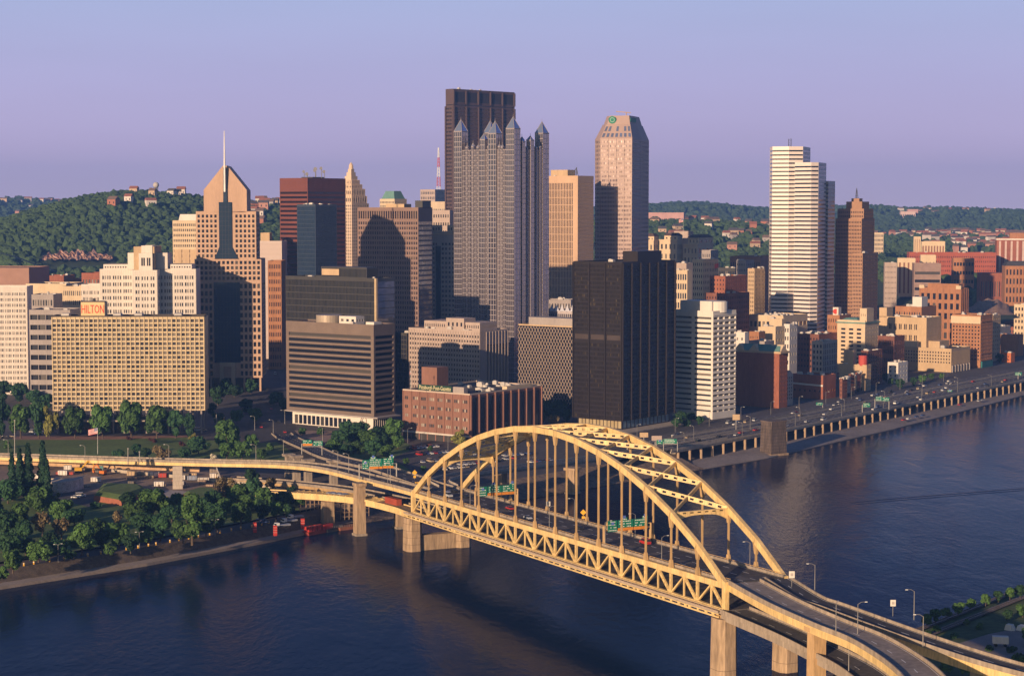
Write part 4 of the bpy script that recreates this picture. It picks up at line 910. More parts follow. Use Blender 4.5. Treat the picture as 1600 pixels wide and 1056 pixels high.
b = AT(685.5, 322, 3350); zt_ = AT(685.5, 231, 3350).z
for k in range(6):
    za, zb2 = b.z+(zt_-b.z)*k/6, b.z+(zt_-b.z)*(k+1)/6; ra, rb = 4*(1-k/7), 4*(1-(k+1)/7); mb = MB()
    for sx_, sy_ in ((-1, -1), (1, -1), (1, 1), (-1, 1)): mb.beam((b.x+sx_*ra, b.y+sy_*ra, za), (b.x+sx_*rb, b.y+sy_*rb, zb2), .8, .8)
    for j in range(3):
        z = za+(zb2-za)*j/3; z2_ = za+(zb2-za)*(j+1)/3; r_ = ra+(rb-ra)*j/3; mb.beam((b.x-r_, b.y-r_, z), (b.x+r_, b.y-r_, z2_), .5, .5); mb.beam((b.x+r_, b.y-r_, z), (b.x-r_, b.y-r_, z2_), .5, .5)
    mb.build('lattice_section', pmat('mast_red', (.55, .12, .1), .6) if k % 2 == 0 else WHITE, t)
# ------------------------------------------------------------------ right of the castle
pl = corner(853, 902.5, 927, 1980, MON); tt = Tower('office_tower', 'tan striped tower with vertical piers right of the glass castle', pl, ytop=276.5)
TP = pmat('warm_tan_stone', (.54, .365, .24), .8, var=.1, scale=.08, streak=True)
tt.walls(TP, [fac(17, 22, .5, .93, 2, 6, 1, 6, .6, GLD), fac(14, 44, .5, .5, 2, 5, d=.3, g=GLD)]); tt.roof(ROOFL, 1.2); pn = tt.pent(.42, .95, .2, .7, 7.5, TAN); tt.units(5, 4, 3)
c = tt.at(.2, .2); mb = MB(); mb.beam((c.x-5, c.y, tt.zt+1), (c.x+2, c.y, tt.zt+9), .7, .7); mb.beam((c.x+2, c.y, tt.zt+9), (c.x+3.5, c.y, tt.zt+2), .6, .6); mb.beam((c.x+2, c.y, tt.zt), (c.x+2, c.y, tt.zt+10), .8, .8); mb.build('roof_crane', DM, tt.t); tt.done()
# chamfered tower with sloped crown
Yb = 2055; PK = pmat('pink_panel', (.40, .29, .25), .55, var=.1, scale=.08, spec=.45)
chain = [(929.5, Yb+22), (937, Yb), (987.5, Yb-10), (1001.5, Yb+18), (1013.5, Yb+55)]
pl = [Vector((XY(px, Y, 150), Y)) for px, Y in chain]+[Vector((XY(1006, Yb+75, 150), Yb+80)), Vector((XY(950, Yb+70, 150), Yb+75))]
bn = Tower('skyscraper', 'pinkish chamfered skyscraper with a sloped crown and green round logo', pl, zt=AT(960, 217, Yb-5).z, ref=1)
GPB = gmat('pink_glass', (.17, .13, .14), (.22, .17, .17), .6, .08, metal=.7, wob=.1); GNB = gmat('navy_pane', (.04, .055, .09), (.06, .07, .1), .6, .08, metal=.4)
m_ = 46
bn.walls(PK, [fac(3, m_, .6, .55, mb=6, g=GNB, d=.25), fac(20, m_, .68, .5, mb=6, g=GPB, d=.2, rib=(4, .8, .5)), fac(7, m_, .7, .6, mb=6, g=GNB, d=.2), fac(8, m_, .6, .55, mb=6, g=GNB, d=.25)])
cx = bn.c; zc_ = AT(965, 181, Yb+10).z
def shr(k): return [Vector((cx.x+(p[0]-cx.x)*k, cx.y+(p[1]-cx.y)*k)) for p in pl]
def loft(pa, za, pb, zb, m, name, lights=0):
    mb = MB(); n = len(pa); mb.add([(p[0], p[1], za) for p in pa]+[(p[0], p[1], zb) for p in pb], [(i, (i+1) % n, n+(i+1) % n, n+i) for i in range(n)]+[tuple(range(n, 2*n))]); return mb.build(name, m, bn.t)
z1_, z2_ = AT(965, 194, Yb).z, AT(965, 193, Yb).z
loft(pl, bn.zt, shr(.74), z1_, PK, 'crown_slope'); loft(shr(.72), z1_-1, shr(.60), zc_, PK, 'crown_top')
mb = MB(); A_, C_ = pl[1], pl[2]; zA, zB = bn.zt, z1_
for r0, r1 in ((.12, .38), (.52, .85)):
    for k in range(7):
        def S(f, r):
            b0 = A_.lerp(C_, f); t0 = shr(.74)[1].lerp(shr(.74)[2], f); q = b0.lerp(t0, r); return (q.x, q.y-.35, zA+(zB-zA)*r)
        if r0 > .4 and k in (2, 4): continue
        mb.quad(S(k/7+.03, r0), S(k/7+.11, r0), S(k/7+.11, r1), S(k/7+.03, r1))
mb.build('skylight', gmat('crown_pane', (.22, .27, .42), (.28, .32, .46), .5, .1, metal=.6), bn.t)
cc = AT(957.5, 188, Yb-9+20); mb = MB(); q1, q2 = shr(.68)[1], shr(.68)[2]; f_ = q1.lerp(q2, .2)
mb.tube((f_.x, f_.y-.2, (z1_+zc_)/2), (f_.x, f_.y-1.4, (z1_+zc_)/2), 4.0, 20); lg = mb.build('logo_disc', pmat('logo_green', (.03, .22, .13), .5), bn.t)
mb = MB()
for k in range(14):
    a0, a1 = k*math.pi/7, (k+1)*math.pi/7; P_ = lambda a, r: (f_.x+r*math.cos(a), f_.y-1.45, (z1_+zc_)/2+r*math.sin(a)); mb.quad(P_(a0, 1.9), P_(a1, 1.9), P_(a1, 2.5), P_(a0, 2.5))
mb.build('logo_ring', pmat('logo_pale', (.35, .5, .42), .5), lg)
q1, q2 = shr(.67)[2], shr(.67)[3]; g1, g2 = q1.lerp(q2, .12), q1.lerp(q2, .95); mb = MB(); mb.beam((g1.x-.2, g1.y-.9, (z1_+zc_)/2), (g2.x+.6, g2.y-.6, (z1_+zc_)/2), .4, 4.4); mb.build('sign_panel', MATS['logo_green'], bn.t)
mb = MB(); c = cx; mb.tube((c.x+2, c.y, zc_), (c.x+2, c.y, zc_+5), .5, 6); mb.beam((c.x-9, c.y, zc_+5.6), (c.x+7, c.y, zc_+4.2), .9, .9); mb.build('window_crane', pmat('crane_tan', (.4, .28, .2), .6), bn.t); bn.done()
# cream hotel with three wings
Yw = 2290
wp = Tower('hotel_building', 'cream stone building with three stepped wings and dark mansard roofs', corner(1001, 1100, 1113, Yw, 25, dep=60), ytop=412)
wp.walls(CREAM, [None, None]); wp.roof(ROOFL, 0)
zw = lambda y: AT(1040, y, Yw-30).z
for xl, xc, xr, y1, y2, nw in ((1000.5, 1021, 1029, 377, 369.5, 3), (1030, 1057.5, 1066, 376, 368.5, 4), (1067, 1090, 1114, 383, 371.5, 4)):
    q = corner(xl, xc, xr, Yw-30, 28); sv, wp.plan = wp.plan, q
    wp.walls(CREAM, [fac(nw, 9, .4, .5, mb=1, mt=1.5, g=GL), fac(nw, 9, .4, .5, mb=1, mt=1.5, g=GL)], plan=q, z0=7, z1=zw(y1), name='wing_wall'); wp.roof(ROOFL, .5, plan=q, z=zw(y1))
    q2 = wp.sub(.0, .75, .08, 1); wp.walls(CREAM, [fac(3, 1, .4, .5, g=GL)]*2, plan=q2, z0=zw(y1), z1=zw(y2), name='attic_wall')
    mb = MB(); mb.prism(wp.sub(-.03, .8, .05, 1.03), zw(y2), zw(y2-4.5), .55); mb.build('mansard_roof', pmat('dark_slate', (.10, .065, .055), .9), wp.t)
    mb = MB(); mb.prism(wp.sub(-.03, 1.03, -.03, 1.03), zw(y1), zw(y1)+1.2); mb.build('cornice', CREAM, wp.t)
    wp.plan = sv
wp.pent(.25, .5, .1, .3, zw(362)-wp.zt, GP); wp.done()
box('grey stepped shoulder block right of the three-wing cream building', 1096, 1110, 1122, 392, 2180, 28, GREYC, fac(4, 6, .4, .4, mb=40), fac(4, 6, .4, .4, mb=40))
box('cream block with many small square windows half in shade', 1081, 1098, 1122, 407, 1900, MON, CREAM, fac(5, 15, .45, .5, g=GL), fac(9, 15, .45, .5, g=GL), units=3)
box('narrow block with large panes and orange brick flank', 1050, 1073.5, 1080.5, 424, 1620, MON, CREAM, fac(6, 11, .6, .62, g=GLN), None, units=2)
box('pale flat-roofed block peeping over the near-black tower', 1050, 1072, 1082, 413, 1680, MON, GP, fac(5, 3, .5, .4, mb=60), None)
t = box('dark red brick tower with lower step, upper part flat', 1108.5, 1133, 1166.5, 433, 1720, MON, BRICK, fac(5, 18, .3, .45, mb=10, g=GLD), fac(12, 18, .4, .5, mb=10, g=GLD), name='brick_tower', units=4)
mb = MB(); mb.prism(t.sub(.25, .75, -.01, .02), t.zt-26, t.zt-17); mb.build('stone_panel', CREAM, t.t)
t = box('lower step of red brick in front of the dark red brick tower', 1102, 1134, 1171, 460, 1700, MON, BRICKD, fac(7, 13, .35, .45, mb=6, g=GLD), fac(13, 13, .4, .5, mb=6, g=GLD), name='brick_tower')
box('narrow tan and dark block left of the white striped skyscraper', 1168, 1178.5, 1195, 421, 1860, MON, TAN, fac(3, 20, .4, .5, g=GLD), fac(7, 20, .55, .6, g=GLD))
box('grey patched block behind the narrow tan and dark block', 1150, 1165, 1178, 408, 2020, MON, GREYC, fac(5, 8, .4, .4, mb=40), fac(4, 8, .4, .4, mb=40), units=3)
box('dark low block behind the dark red brick tower', 1122, 1148, 1158, 420, 2060, MON, DM, fac(10, 5, .6, .5, mb=40), None)
box('long red brick row on the slope left of the white striped skyscraper', 1140, 1188, 1204, 402, 2350, 20, BRICKO, fac(14, 3, .4, .4, mb=30), None, units=2, most=20)
# white striped skyscraper: three chamfered shafts of different height
Yo = 1845; WS = pmat('white_panel', (.70, .62, .58), .45, var=.06, spec=.5)
ox = Tower('skyscraper', 'white skyscraper with black horizontal stripes made of three stepped shafts', [Vector((XY(px, Y, 100), Y)) for px, Y in ((1201, 1870), (1205.5, 1851), (1240, 1845), (1264, 1885), (1230, 1905))], ytop=229)
zo = lambda y: AT(1240, y, Yo).z
SP = 3.96
GLO = gmat('stripe_glass', (.012, .013, .02), (.02, .02, .03), .8, .08, spec=.8)
def shaft_(pts, yt, name):
    pl_ = [Vector((XY(px, Y, 100), Y)) for px, Y in pts]; zt = zo(yt); n = int((zt-9)/SP); z0 = zt-1.9-n*SP
    sp_ = fac(1, n, .995, .38, 0, 1.9, .05, .05, .12, GLO)
    ox.walls(WS, [dict(sp_, mb=0) for _ in range(len(pl_)-2)], plan=pl_, z0=z0, z1=zt, name=name); ox.roof(ROOFL, .3, plan=pl_, z=zt)
    mb = MB(); mb.prism(pl_, 7, z0+.01); mb.build('base_wall', WS, ox.t)
shaft_([(1201.5, 1872), (1205.5, 1851), (1231, 1845), (1253, 1847), (1264.5, 1885), (1230, 1920)], 229.5, 'wall')
shaft_([(1240.5, 1838), (1266, 1826), (1277.5, 1829), (1289.5, 1862), (1262, 1900)], 255, 'wall')
shaft_([(1284, 1868), (1293, 1862), (1303.5, 1878), (1290, 1886)], 283, 'wall')
c = Vector((XY(1234, 1870, 200), 1870)); mb = MB()
for dx in (-1.2, 1.2): mb.tube((c.x+dx, c.y, zo(229)), (c.x+dx, c.y, zo(216)), .3, 5)
for k in range(5): mb.beam((c.x-1.2, c.y, zo(228-k*2.6)), (c.x+1.2, c.y, zo(226-k*2.6)), .25, .25)
mb.build('antenna', DM, ox.t); ox.done()
# setback tower behind
pl = corner(1304, 1345, 1365, 1890, 33); gr = Tower('office_tower', 'brown stone setback tower with an orange sunlit edge and roof antenna', pl, ytop=343)
GRB = pmat('grant_stone', (.36, .21, .13), .85, var=.14, scale=.08, streak=True)
gr.walls(GRB, [fac(16, 34, .45, .52, mb=3, g=GLD, rib=(16, .6, .3)), fac(10, 34, .45, .52, mb=3, g=GLD)]); gr.roof(ROOFD)
zr_ = lambda y: AT(1340, y, 1910).z
for q, y, nm in ((gr.sub(.0, 1, .15, .9), 327, 'upper_wall'), (gr.sub(.12, .72, .25, .8), 316, 'crown_wall'), (gr.sub(.3, .6, .4, .65), 311, 'lift_house')):
    gr.walls(GRB, [fac(12, 2, .45, .5, g=GLD)]*2 if y > 316 else [None, None], plan=q, z0=gr.zt if y > 320 else zr_(327 if y > 312 else 316), z1=zr_(y), name=nm); gr.roof(ROOFD, .5, plan=q, z=zr_(y))
c = gr.at(.45, .5); mb = MB()
for a in range(4): mb.beam((c.x+1.6*math.cos(a*1.57), c.y+1.6*math.sin(a*1.57), zr_(311)), (c.x, c.y, zr_(294)), .35, .35)
for k in range(4): mb.box(c, 2.6-.5*k, 2.6-.5*k, zr_(310-4*k), zr_(310-4*k)+.35)
mb.build('antenna', DM, gr.t); gr.done()
box('lower orange brown step at the foot of the setback tower', 1331, 1347, 1371, 397, 1880, 33, GRB, fac(6, 26, .45, .52, g=GLD), fac(10, 26, .45, .52, g=GLD))
# ------------------------------------------------------------------ low rise of the right bank
rb = 'low blocks along the right bank'
pl = corner(1150, 1218, 1231, 1368, MON); t = Tower('brick_building', 'tall brick party wall building under a green gabled mansard roof', pl, ytop=551)
t.walls(BRICK, [None, fac(5, 11, .45, .5, mb=3, g=GLD)]); zt = t.zt
mb = MB(); mb.prism(t.sub(-.04, 1.02, -.05, 1.04), zt-.8, zt+.6); mb.build('cornice', TAN, t.t)
rid = AT(1218, 540, 1368).z
mb = MB(); p = t.sub(0, 1, 0, 1); a_, b_ = t.at(.97, .5), t.at(.06, .5)
mb.add([(p[0].x, p[0].y, zt+.6), (p[1].x, p[1].y, zt+.6), (p[2].x, p[2].y, zt+.6), (p[3].x, p[3].y, zt+.6), (a_.x, a_.y, rid), (b_.x, b_.y, rid)], [(0, 1, 5, 4), (2, 3, 4, 5), (1, 2, 5), (3, 0, 4)]); mb.build('green_roof', PATINA, t.t)
for u in (.92, .58): 
    g0, g1, gp, bk = t.at(u+.12, -.01), t.at(u-.12, -.01), t.at(u, -.01), t.at(u, .45); mb = MB()
    mb.add([(g0.x, g0.y, zt+.6), (g1.x, g1.y, zt+.6), (gp.x, gp.y, rid+.2), (bk.x, bk.y, rid+.2)], [(0, 1, 2), (1, 3, 2), (0, 2, 3)]); mb.build('gable', CREAM, t.t)
g0, g1, gp, bk = t.at(-.01, .1), t.at(-.01, .9), t.at(-.01, .5), t.at(.3, .5); mb = MB(); mb.add([(g0.x, g0.y, zt+.6), (g1.x, g1.y, zt+.6), (gp.x, gp.y, rid+.2), (bk.x, bk.y, rid+.2)], [(0, 1, 2), (1, 3, 2), (0, 2, 3)]); mb.build('gable', CREAM, t.t); t.done()
t = Tower('brick_building', 'narrow pale stone house front with pointed gable beside the brick party wall', corner(1226, 1229.5, 1240, 1385, MON), ytop=586)
t.walls(OS, [None, fac(3, 7, .5, .6, mb=4, mt=1, g=GLD)]); q = t.sub(0, 1, 0, 1); mb = MB(); pk = t.at(0, .5); pb = t.at(1, .5)
mb.add([(q[1].x, q[1].y, t.zt), (q[2].x, q[2].y, t.zt), (pk.x, pk.y, t.zt+3.2), (q[0].x, q[0].y, t.zt), (q[3].x, q[3].y, t.zt), (pb.x, pb.y, t.zt+3.2)], [(0, 1, 2), (4, 3, 5), (0, 2, 5, 3), (1, 4, 5, 2)]); mb.build('gable_roof', OS, t.t); t.done()
t = box('low red brick hall with a white band and sunlit orange panel', 1238, 1287, 1307, 588.5, 1432, MON, BRICK, fac(6, 1, .3, .25, mb=3, mt=8, g=GLD), fac(5, 1, .4, .3, mb=3, mt=8, g=GLD), name='brick_building', units=4)
mb = MB(); a, b = t.at(1, -.01), t.at(0, -.01); mb.beam((a.x, a.y, 18), (b.x, b.y, 17.2), .5, 1.3); mb.build('white_band', WALU, t.t)
box('small dark house with white sash windows at the street corner', 1313, 1317, 1325, 593, 1440, MON, BRICKD, fac(2, 4, .5, .6, g=GLD), fac(4, 4, .5, .6, mb=2, g=WF), name='row_house', units=1)
cols_ = [OS, BRICKD, TAN, BRICK, CREAM, BRICKD]
x = 1325
nm_ = ['grey stone', 'brown brick', 'tan stone', 'red brick', 'cream stone', 'dark brick']
for i in range(6):
    w = (5, 6, 4, 6, 4, 6)[i]; pl = corner(x-3, x, x+w, 1452+i*12, MON)
    t = Tower('row_house', nm_[i]+' shop row house with tall arched windows facing the expressway', pl, ytop=(590, 586, 588, 584, 582, 585)[i], group=rb)
    t.walls(cols_[i], [None, fac((3, 4, 3, 4, 3, 4)[i], 4, .5, .66, mb=4, mt=1.4, g=GLD)]); t.roof(ROOFD); mb = MB(); mb.prism(t.sub(-.05, 1.02, .0, 1.0), t.zt-.8, t.zt+.3); mb.build('cornice', cols_[(i+2) % 6], t.t); mb = MB(); mb.prism(t.sub(-.03, 0.2, .05, .95), 7, 10); mb.build('shopfront', GLD, t.t); t.units(2, i, 1.6, u=(.2, .8), v=(.2, .8)); t.done(); x += w
t = box('tan party wall building with a red roof tank and lift house', 1312, 1355, 1362, 572, 1500, MON, TAN, None, fac(4, 5, .4, .5, g=GLD), name='brick_building', units=4)
mb = MB(); c = t.at(.2, .4); mb.cyl(c.x, c.y, 3.4, t.zt, t.zt+8, 14); mb.build('roof_tank', pmat('red_tank', (.45, .07, .05), .6), t.t); t.pent(.5, .85, .1, .6, 12, TAN)
box('tall brown brick warehouse with dark window bays by the expressway', 1346, 1357, 1379.5, 550, 1545, MON, BRICKD, None, fac(6, 9, .5, .6, mb=3, g=GLD), name='brick_building', units=3)
t = box('white block with wide dark windows and a tall blank stair tower', 1308.5, 1352, 1373.5, 503, 1650, MON, CREAM, fac(3, 9, .55, .48, mb=8, mt=5, ml=2, mr=2, d=.6, g=GLD), fac(5, 9, .25, .4, mb=8, mt=4, g=GLD), name='office_building', par=1.2)
t.pent(-.03, .22, .05, .55, 11.5, CREAM, fac(3, 1, .2, .2)); mb = MB(); mb.prism(t.sub(-.03, 1.03, -.05, 1.05), t.zt-1.6, t.zt-.6); mb.build('cornice', PATINA, t.t); mb = MB(); mb.prism(t.sub(.3, .95, .1, .9), t.zt+.2, t.zt+2.6, .6); mb.build('hip_roof', PATINA, t.t); t.panes = []
box('grey stone block with three window columns in the shade', 1269, 1286.5, 1309, 535, 1580, MON, OS, fac(3, 6, .5, .55, mb=3, g=GLD), fac(8, 6, .5, .8, mb=3, g=GLD), units=3)
box('large dark red brown block behind the grey stone block', 1241, 1280, 1310, 524, 1640, MON, BRICKD, fac(8, 6, .4, .4, mb=5, g=GLD), None, units=9)
box('wide pale low block at the foot of the white striped skyscraper', 1170, 1224, 1262, 495, 1730, MON, CREAM, fac(8, 3, .6, .4, mb=6, g=GL), fac(6, 3, .6, .3, mb=6, g=GL), units=14)
box('cream cube roof block in front of the white striped skyscraper', 1204, 1222, 1228, 500, 1700, MON, CREAM, None, None)
box('stepped cream and grey roof block above the green mansard', 1192, 1212, 1225, 512, 1600, MON, CREAM, None, fac(3, 5, .4, .4, mb=10), units=2)
box('white narrow block with black windows above the brick roofs', 1225, 1234, 1246, 508, 1610, MON, WH, fac(2, 5, .5, .5, g=GLD, mb=10), fac(3, 5, .4, .4, mb=10), units=1)
box('orange brick block with few windows above the green mansard', 1171, 1186, 1196, 520, 1580, MON, BRICKO, fac(4, 5, .3, .3, mb=10), fac(4, 5, .3, .3, mb=10), units=3)
box('small white cube building right of the white balcony tower', 1148, 1164, 1170, 521, 1500, MON, WH, fac(2, 2, .3, .3, mb=30), None)
box('grey block near the white cube building', 1170, 1195, 1210, 535, 1520, MON, GREYC, fac(5, 4, .5, .5, mb=4), fac(4, 4, .5, .5, mb=4), units=4)
t = box('orange brick block with a white sign cube bearing a red disc', 1293, 1312, 1330, 494, 1770, MON, BRICKO, fac(5, 5, .35, .5, mb=10, g=GLD), fac(4, 5, .35, .5, mb=10), units=2)
t.pent(.15, .6, .05, .3, 8, WALU, name='sign_cube'); c = t.at(.38, .04); mb = MB(); mb.tube((c.x, c.y-.1, t.zt+4.2), (c.x, c.y-.6, t.zt+4.2), 2.4, 14); mb.build('sign_disc', MATS['red_letter'], t.t); t.panes = []
t = box('long tan block with grouped windows and a tall stair tower', 1374, 1448, 1471.5, 498, 1690, MON, TAN, fac(1, 4, fv=.5, us=[(.2+.11*i+k*.035, .2+.11*i+k*.035+.022) for i in range(6) for k in range(2)], mb=4, mt=3, d=.4, g=GLD), fac(10, 6, .12, .8, g=GLD), units=7)
t.pent(.84, 1.0, .0, .4, 8.5, TAN)
t = box('low orange block under a white roof tank', 1399, 1440, 1463, 481, 1800, MON, BRICKO, fac(10, 3, .4, .4, mb=15), None, units=5)
t.pent(.05, .4, .1, .5, 10, WH, name='roof_tank')
t = box('ornate orange brick block with cream arches and rounded corner gables', 1436.5, 1501.5, 1513, 452, 1950, MON, BRICKO, fac(7, 5, .5, .62, mb=8, mt=3, g=GLD, rib=(7, 1.0, .4), band=[(.3, .9, .5), (.92, .9, .6)]), fac(4, 5, .5, .62, mb=8, mt=3, g=GLD, rib=(4, 1.0, .4)))
for u in (.06, .94):
    c = t.at(u, 0); mb = MB(); mb.prism(t.sub(u-.06, u+.06, -.02, .1), t.zt, t.zt+3.5); mb.build('gable', CREAM, t.t)
t.pent(.1, .85, .3, .8, 5, BRICKO)
t = box('tall brick block with cream stone bands and a teal shopfront', 1487.5, 1533, 1551.5, 494, 1716, MON, BRICKO, fac(9, 12, .45, .5, mb=6, mt=2, g=GLD, band=[(.13, .7, .5), (.26, .7, .5), (.88, .8, .5)]), fac(8, 12, .45, .5, mb=6, mt=2, g=GLD, band=[(.13, .7, .5), (.26, .7, .5), (.88, .8, .5)]), name='hotel_building', units=4)
mb = MB(); mb.prism(t.sub(.0, 1.02, -.03, .02), t.zt-7, t.zt-.5); mb.build('cream_top', CREAM, t.t); mb = MB(); mb.prism(t.sub(-.05, .1, .05, .95), 7, 12.5); mb.build('shopfront', pmat('teal_front', (.02, .13, .13), .5), t.t)
box('narrow tan wing behind the tall banded brick block', 1545, 1552, 1564, 494, 1790, MON, TAN, None, fac(4, 9, .4, .4, mb=5), units=1)
t = box('long tan office block on a colonnade with four rows of square windows', 1397, 1487.5, 1517, 546.5, 1668, MON, TAN, fac(21, 4, .45, .5, mb=7, mt=1.5, d=.5, g=GLD), fac(22, 1, .35, .9, mb=6, mt=1, d=.4, g=GREYC), units=5)
t.pent(.62, 1.0, .1, .5, 6, CREAM); t.pent(.3, .6, .3, .8, 6, TAN)
for k in range(7): 
    p = t.at(-.004, .05+k*.15); mb = MB(); mb.box(p, 1.3, 1.3, 7, 13, R(-37)); mb.build('colonnade_pier', GREYC, t.t)
box('small white plaster block with black windows near the expressway', 1388, 1404.5, 1419.5, 568, 1560, MON, WH, fac(2, 4, .3, .5, g=GLD), fac(3, 4, .3, .4, g=GLD), units=2)
box('dark low block in the shade between the tan blocks', 1372, 1398, 1414, 527, 1640, MON, BRICKD, fac(8, 4, .5, .5, g=GLD), fac(5, 4, .5, .5, g=GLD), units=6)
box('blank orange brick block with shaded flank near the right border', 1551, 1592, 1600, 524.5, 1850, MON, BRICKO, None, None, units=5)
box('small bright orange house at the right end of the street', 1566, 1581, 1587, 553, 1775, MON, pmat('vivid_orange', (.50, .15, .05), .8), fac(2, 2, .3, .3, g=GLD), None)
box('cream stone block cut by the right border', 1585, 1640, 1650, 478, 2000, MON, CREAM, fac(11, 6, .5, .5, g=GLD), None)
box('blue grey low roof block right of the banded brick block', 1545, 1562, 1580, 512, 1900, MON, GREYC, fac(5, 3, .4, .4), None, units=4)
box('rust red low block behind the right border buildings', 1570, 1610, 1640, 505, 2060, MON, BRICK, fac(10, 3, .5, .5), None, units=4)
# ------------------------------------------------------------------ campus on the bluff and beyond
ZB1 = 45
RIB = lambda n, m: fac(n, m, .5, .8, d=.8, g=pmat('brown_bay', (.26, .13, .09), .8))
t = box('red brick slab tower with white stripes on the bluff', 1556.5, 1640, 1650, 373.5, 2600, 10, BRICK, fac(9, 1, .35, .96, mb=1, mt=2, d=.3, g=pmat('white_strip', (.55, .42, .38), .8)), None, zb=60, dep=30, name='residential_tower')
mb = MB(); mb.prism(t.sub(-.01, 1.01, -.02, 1.02), t.zt-1.6, t.zt+.4); mb.build('white_cornice', WALU, t.t); t.pent(.3, .75, .2, .7, 8, BRICKO)
t = box('cream tower with vertical ribs on the bluff', 1439, 1476, 1480, 378.5, 2620, 12, CREAM, RIB(8, 1), None, zb=60, dep=25)
box('tall slim cream stair tower joined to the ribbed tower', 1427, 1438, 1440, 371, 2640, 10, CREAM, fac(3, 1, .3, .9, mb=20, g=pmat('brown_bay', (.26, .13, .09))), None, zb=60, dep=15)
box('long red brick campus block below the ribbed tower', 1420, 1556, 1562, 396, 2560, 6, pmat('campus_red', (.36, .10, .06), .9, var=.15), fac(46, 6, .35, .4, mb=6, mt=2, d=.3, g=GLD), None, zb=45, dep=30, units=8)
box('cream block with tall dark bays on the bluff', 1402, 1430, 1434, 405, 2380, 10, CREAM, fac(4, 1, .4, .85, d=1, g=pmat('brown_bay', (.26, .13, .09))), None, zb=40, dep=24, units=2)
box('cream stepped block above the round parking garage', 1438, 1462, 1468, 400, 2420, 10, CREAM, fac(4, 2, .3, .3, mb=10), None, zb=40, dep=24, units=3)
box('grey brown parking garage with rounded end on the bluff', 1428, 1470, 1476, 413, 2340, 8, pmat('garage_brown', (.30, .21, .18), .9), fac(1, 4, .96, .35, mb=1, mt=6, d=1, g=GLD), None, zb=36, dep=30, name='parking_garage')
box('banded brick block with dark hipped roof on the bluff', 1489, 1522, 1526, 405, 2400, 8, BRICKO, fac(7, 4, .7, .4, mb=2, g=GLD), None, zb=40, dep=26, roof=pmat('slate_dark', (.05, .05, .06), .9))
box('pink block left of the cream bays on the bluff', 1382, 1401, 1404, 412, 2330, 8, GP, fac(8, 8, .3, .3), None, zb=30, dep=24, units=2)
box('low hall with a dark roof before the campus slab tower', 1531, 1568, 1574, 427, 2260, 6, BRICK, fac(10, 1, .4, .5), None, zb=36, dep=26, roof=pmat('slate_dark', (.05, .05, .06), .9), par=.2)
t = box('red brick hall with a dark gabled roof at the right border', 1570, 1620, 1626, 417, 2160, 6, BRICKO, fac(9, 4, .45, .6, mb=2, g=GLD, rib=(9, .9, .4)), None, zb=40, dep=24)
q = t.sub(0, 1, 0, 1); mb = MB(); mb.prism(q, t.zt+.9, t.zt+6, .8); mb.build('gable_roof', pmat('slate_dark', (.05, .05, .06), .9), t.t)
box('cream apartment block of close balconies far behind the setback tower', 1362, 1380, 1384, 364.5, 3500, 8, CREAM, fac(8, 8, .5, .6), None, zb=40, dep=25, most=20)
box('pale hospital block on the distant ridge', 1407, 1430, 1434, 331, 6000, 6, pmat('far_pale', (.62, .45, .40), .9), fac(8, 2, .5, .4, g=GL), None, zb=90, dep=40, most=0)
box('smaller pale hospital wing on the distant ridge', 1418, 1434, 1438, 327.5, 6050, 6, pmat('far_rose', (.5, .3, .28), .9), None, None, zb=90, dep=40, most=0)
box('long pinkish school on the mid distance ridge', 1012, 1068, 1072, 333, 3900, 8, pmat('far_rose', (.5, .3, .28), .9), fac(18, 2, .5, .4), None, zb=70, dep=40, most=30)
box('dim grey domed civic block under the tan striped tower', 852, 892, 898, 470, 1780, 10, GREYC, fac(9, 3, .4, .6, mb=30, g=GLD), None, dep=24, units=5)
t = box('low silver glass annex with small white pinnacles', 838, 900, 910, 487, 1560, 25, PM, fac(20, 8, .7, .7, d=.15, g=GPP), None, dep=24)
for k in range(7):
    c = t.at(.1+k*.13, .03); mb = MB(); mb.cyl(c.x, c.y, 2.6, t.zt, t.zt+5.5, 4, .05); mb.build('pinnacle', pmat('pale_spire', (.55, .55, .62), .4), t.t)
# ------------------------------------------------------------------ hills
import numpy as np
from mathutils import noise
HILLM = pmat('hill_floor', (.035, .055, .028), .95, var=.3, scale=.01, fine=.06)
def interp(pts, x):
    if x <= pts[0][0]: return pts[0][1]
    for (a, b), (c, d) in zip(pts, pts[1:]):
        if x <= c: return b+(d-b)*(x-a)/(c-a)
    return pts[-1][1]
class Hill:
    def __init__(s, name, ridge, Yr, Yf, zf, nx=70, rough=6):
        s.r, s.Yr, s.Yf, s.zf, s.rough = ridge, Yr, Yf, zf, rough; s.Yb = Yr+(Yr-Yf)*.8
        mb = MB(); ny = 26; x0, x1 = ridge[0][0], ridge[-1][0]
        for j in range(ny+1):
            for i in range(nx+1):
                px = x0+(x1-x0)*i/nx; Y = Yf+(s.Yb-Yf)*j/ny; mb.v.append(s.pt(px, Y))
        mb.f = [(j*(nx+1)+i, j*(nx+1)+i+1, (j+1)*(nx+1)+i+1, (j+1)*(nx+1)+i) for j in range(ny) for i in range(nx)]
        s.o = mb.build(name, HILLM, kind='structure', smooth=True)
    def pt(s, px, Y):
        zr = AT(px, interp(s.r, px), s.Yr).z; X = (px-800)/F*s.Yr
        t = (Y-s.Yf)/(s.Yr-s.Yf)
        k = math.sin(min(1, t)*math.pi/2)**1.0 if t <= 1 else max(0, 1-(t-1)*.5)
        nz = noise.noise(Vector((X*.004, Y*.004, 1)))*s.rough*3+noise.noise(Vector((X*.015, Y*.015, 5)))*s.rough
        e = min(1, max(0, t*2)) if t < 1 else 1
        return Vector((X, Y, s.zf+(zr-6-s.zf)*k+nz*e*(.35 if t > .75 else 1)))
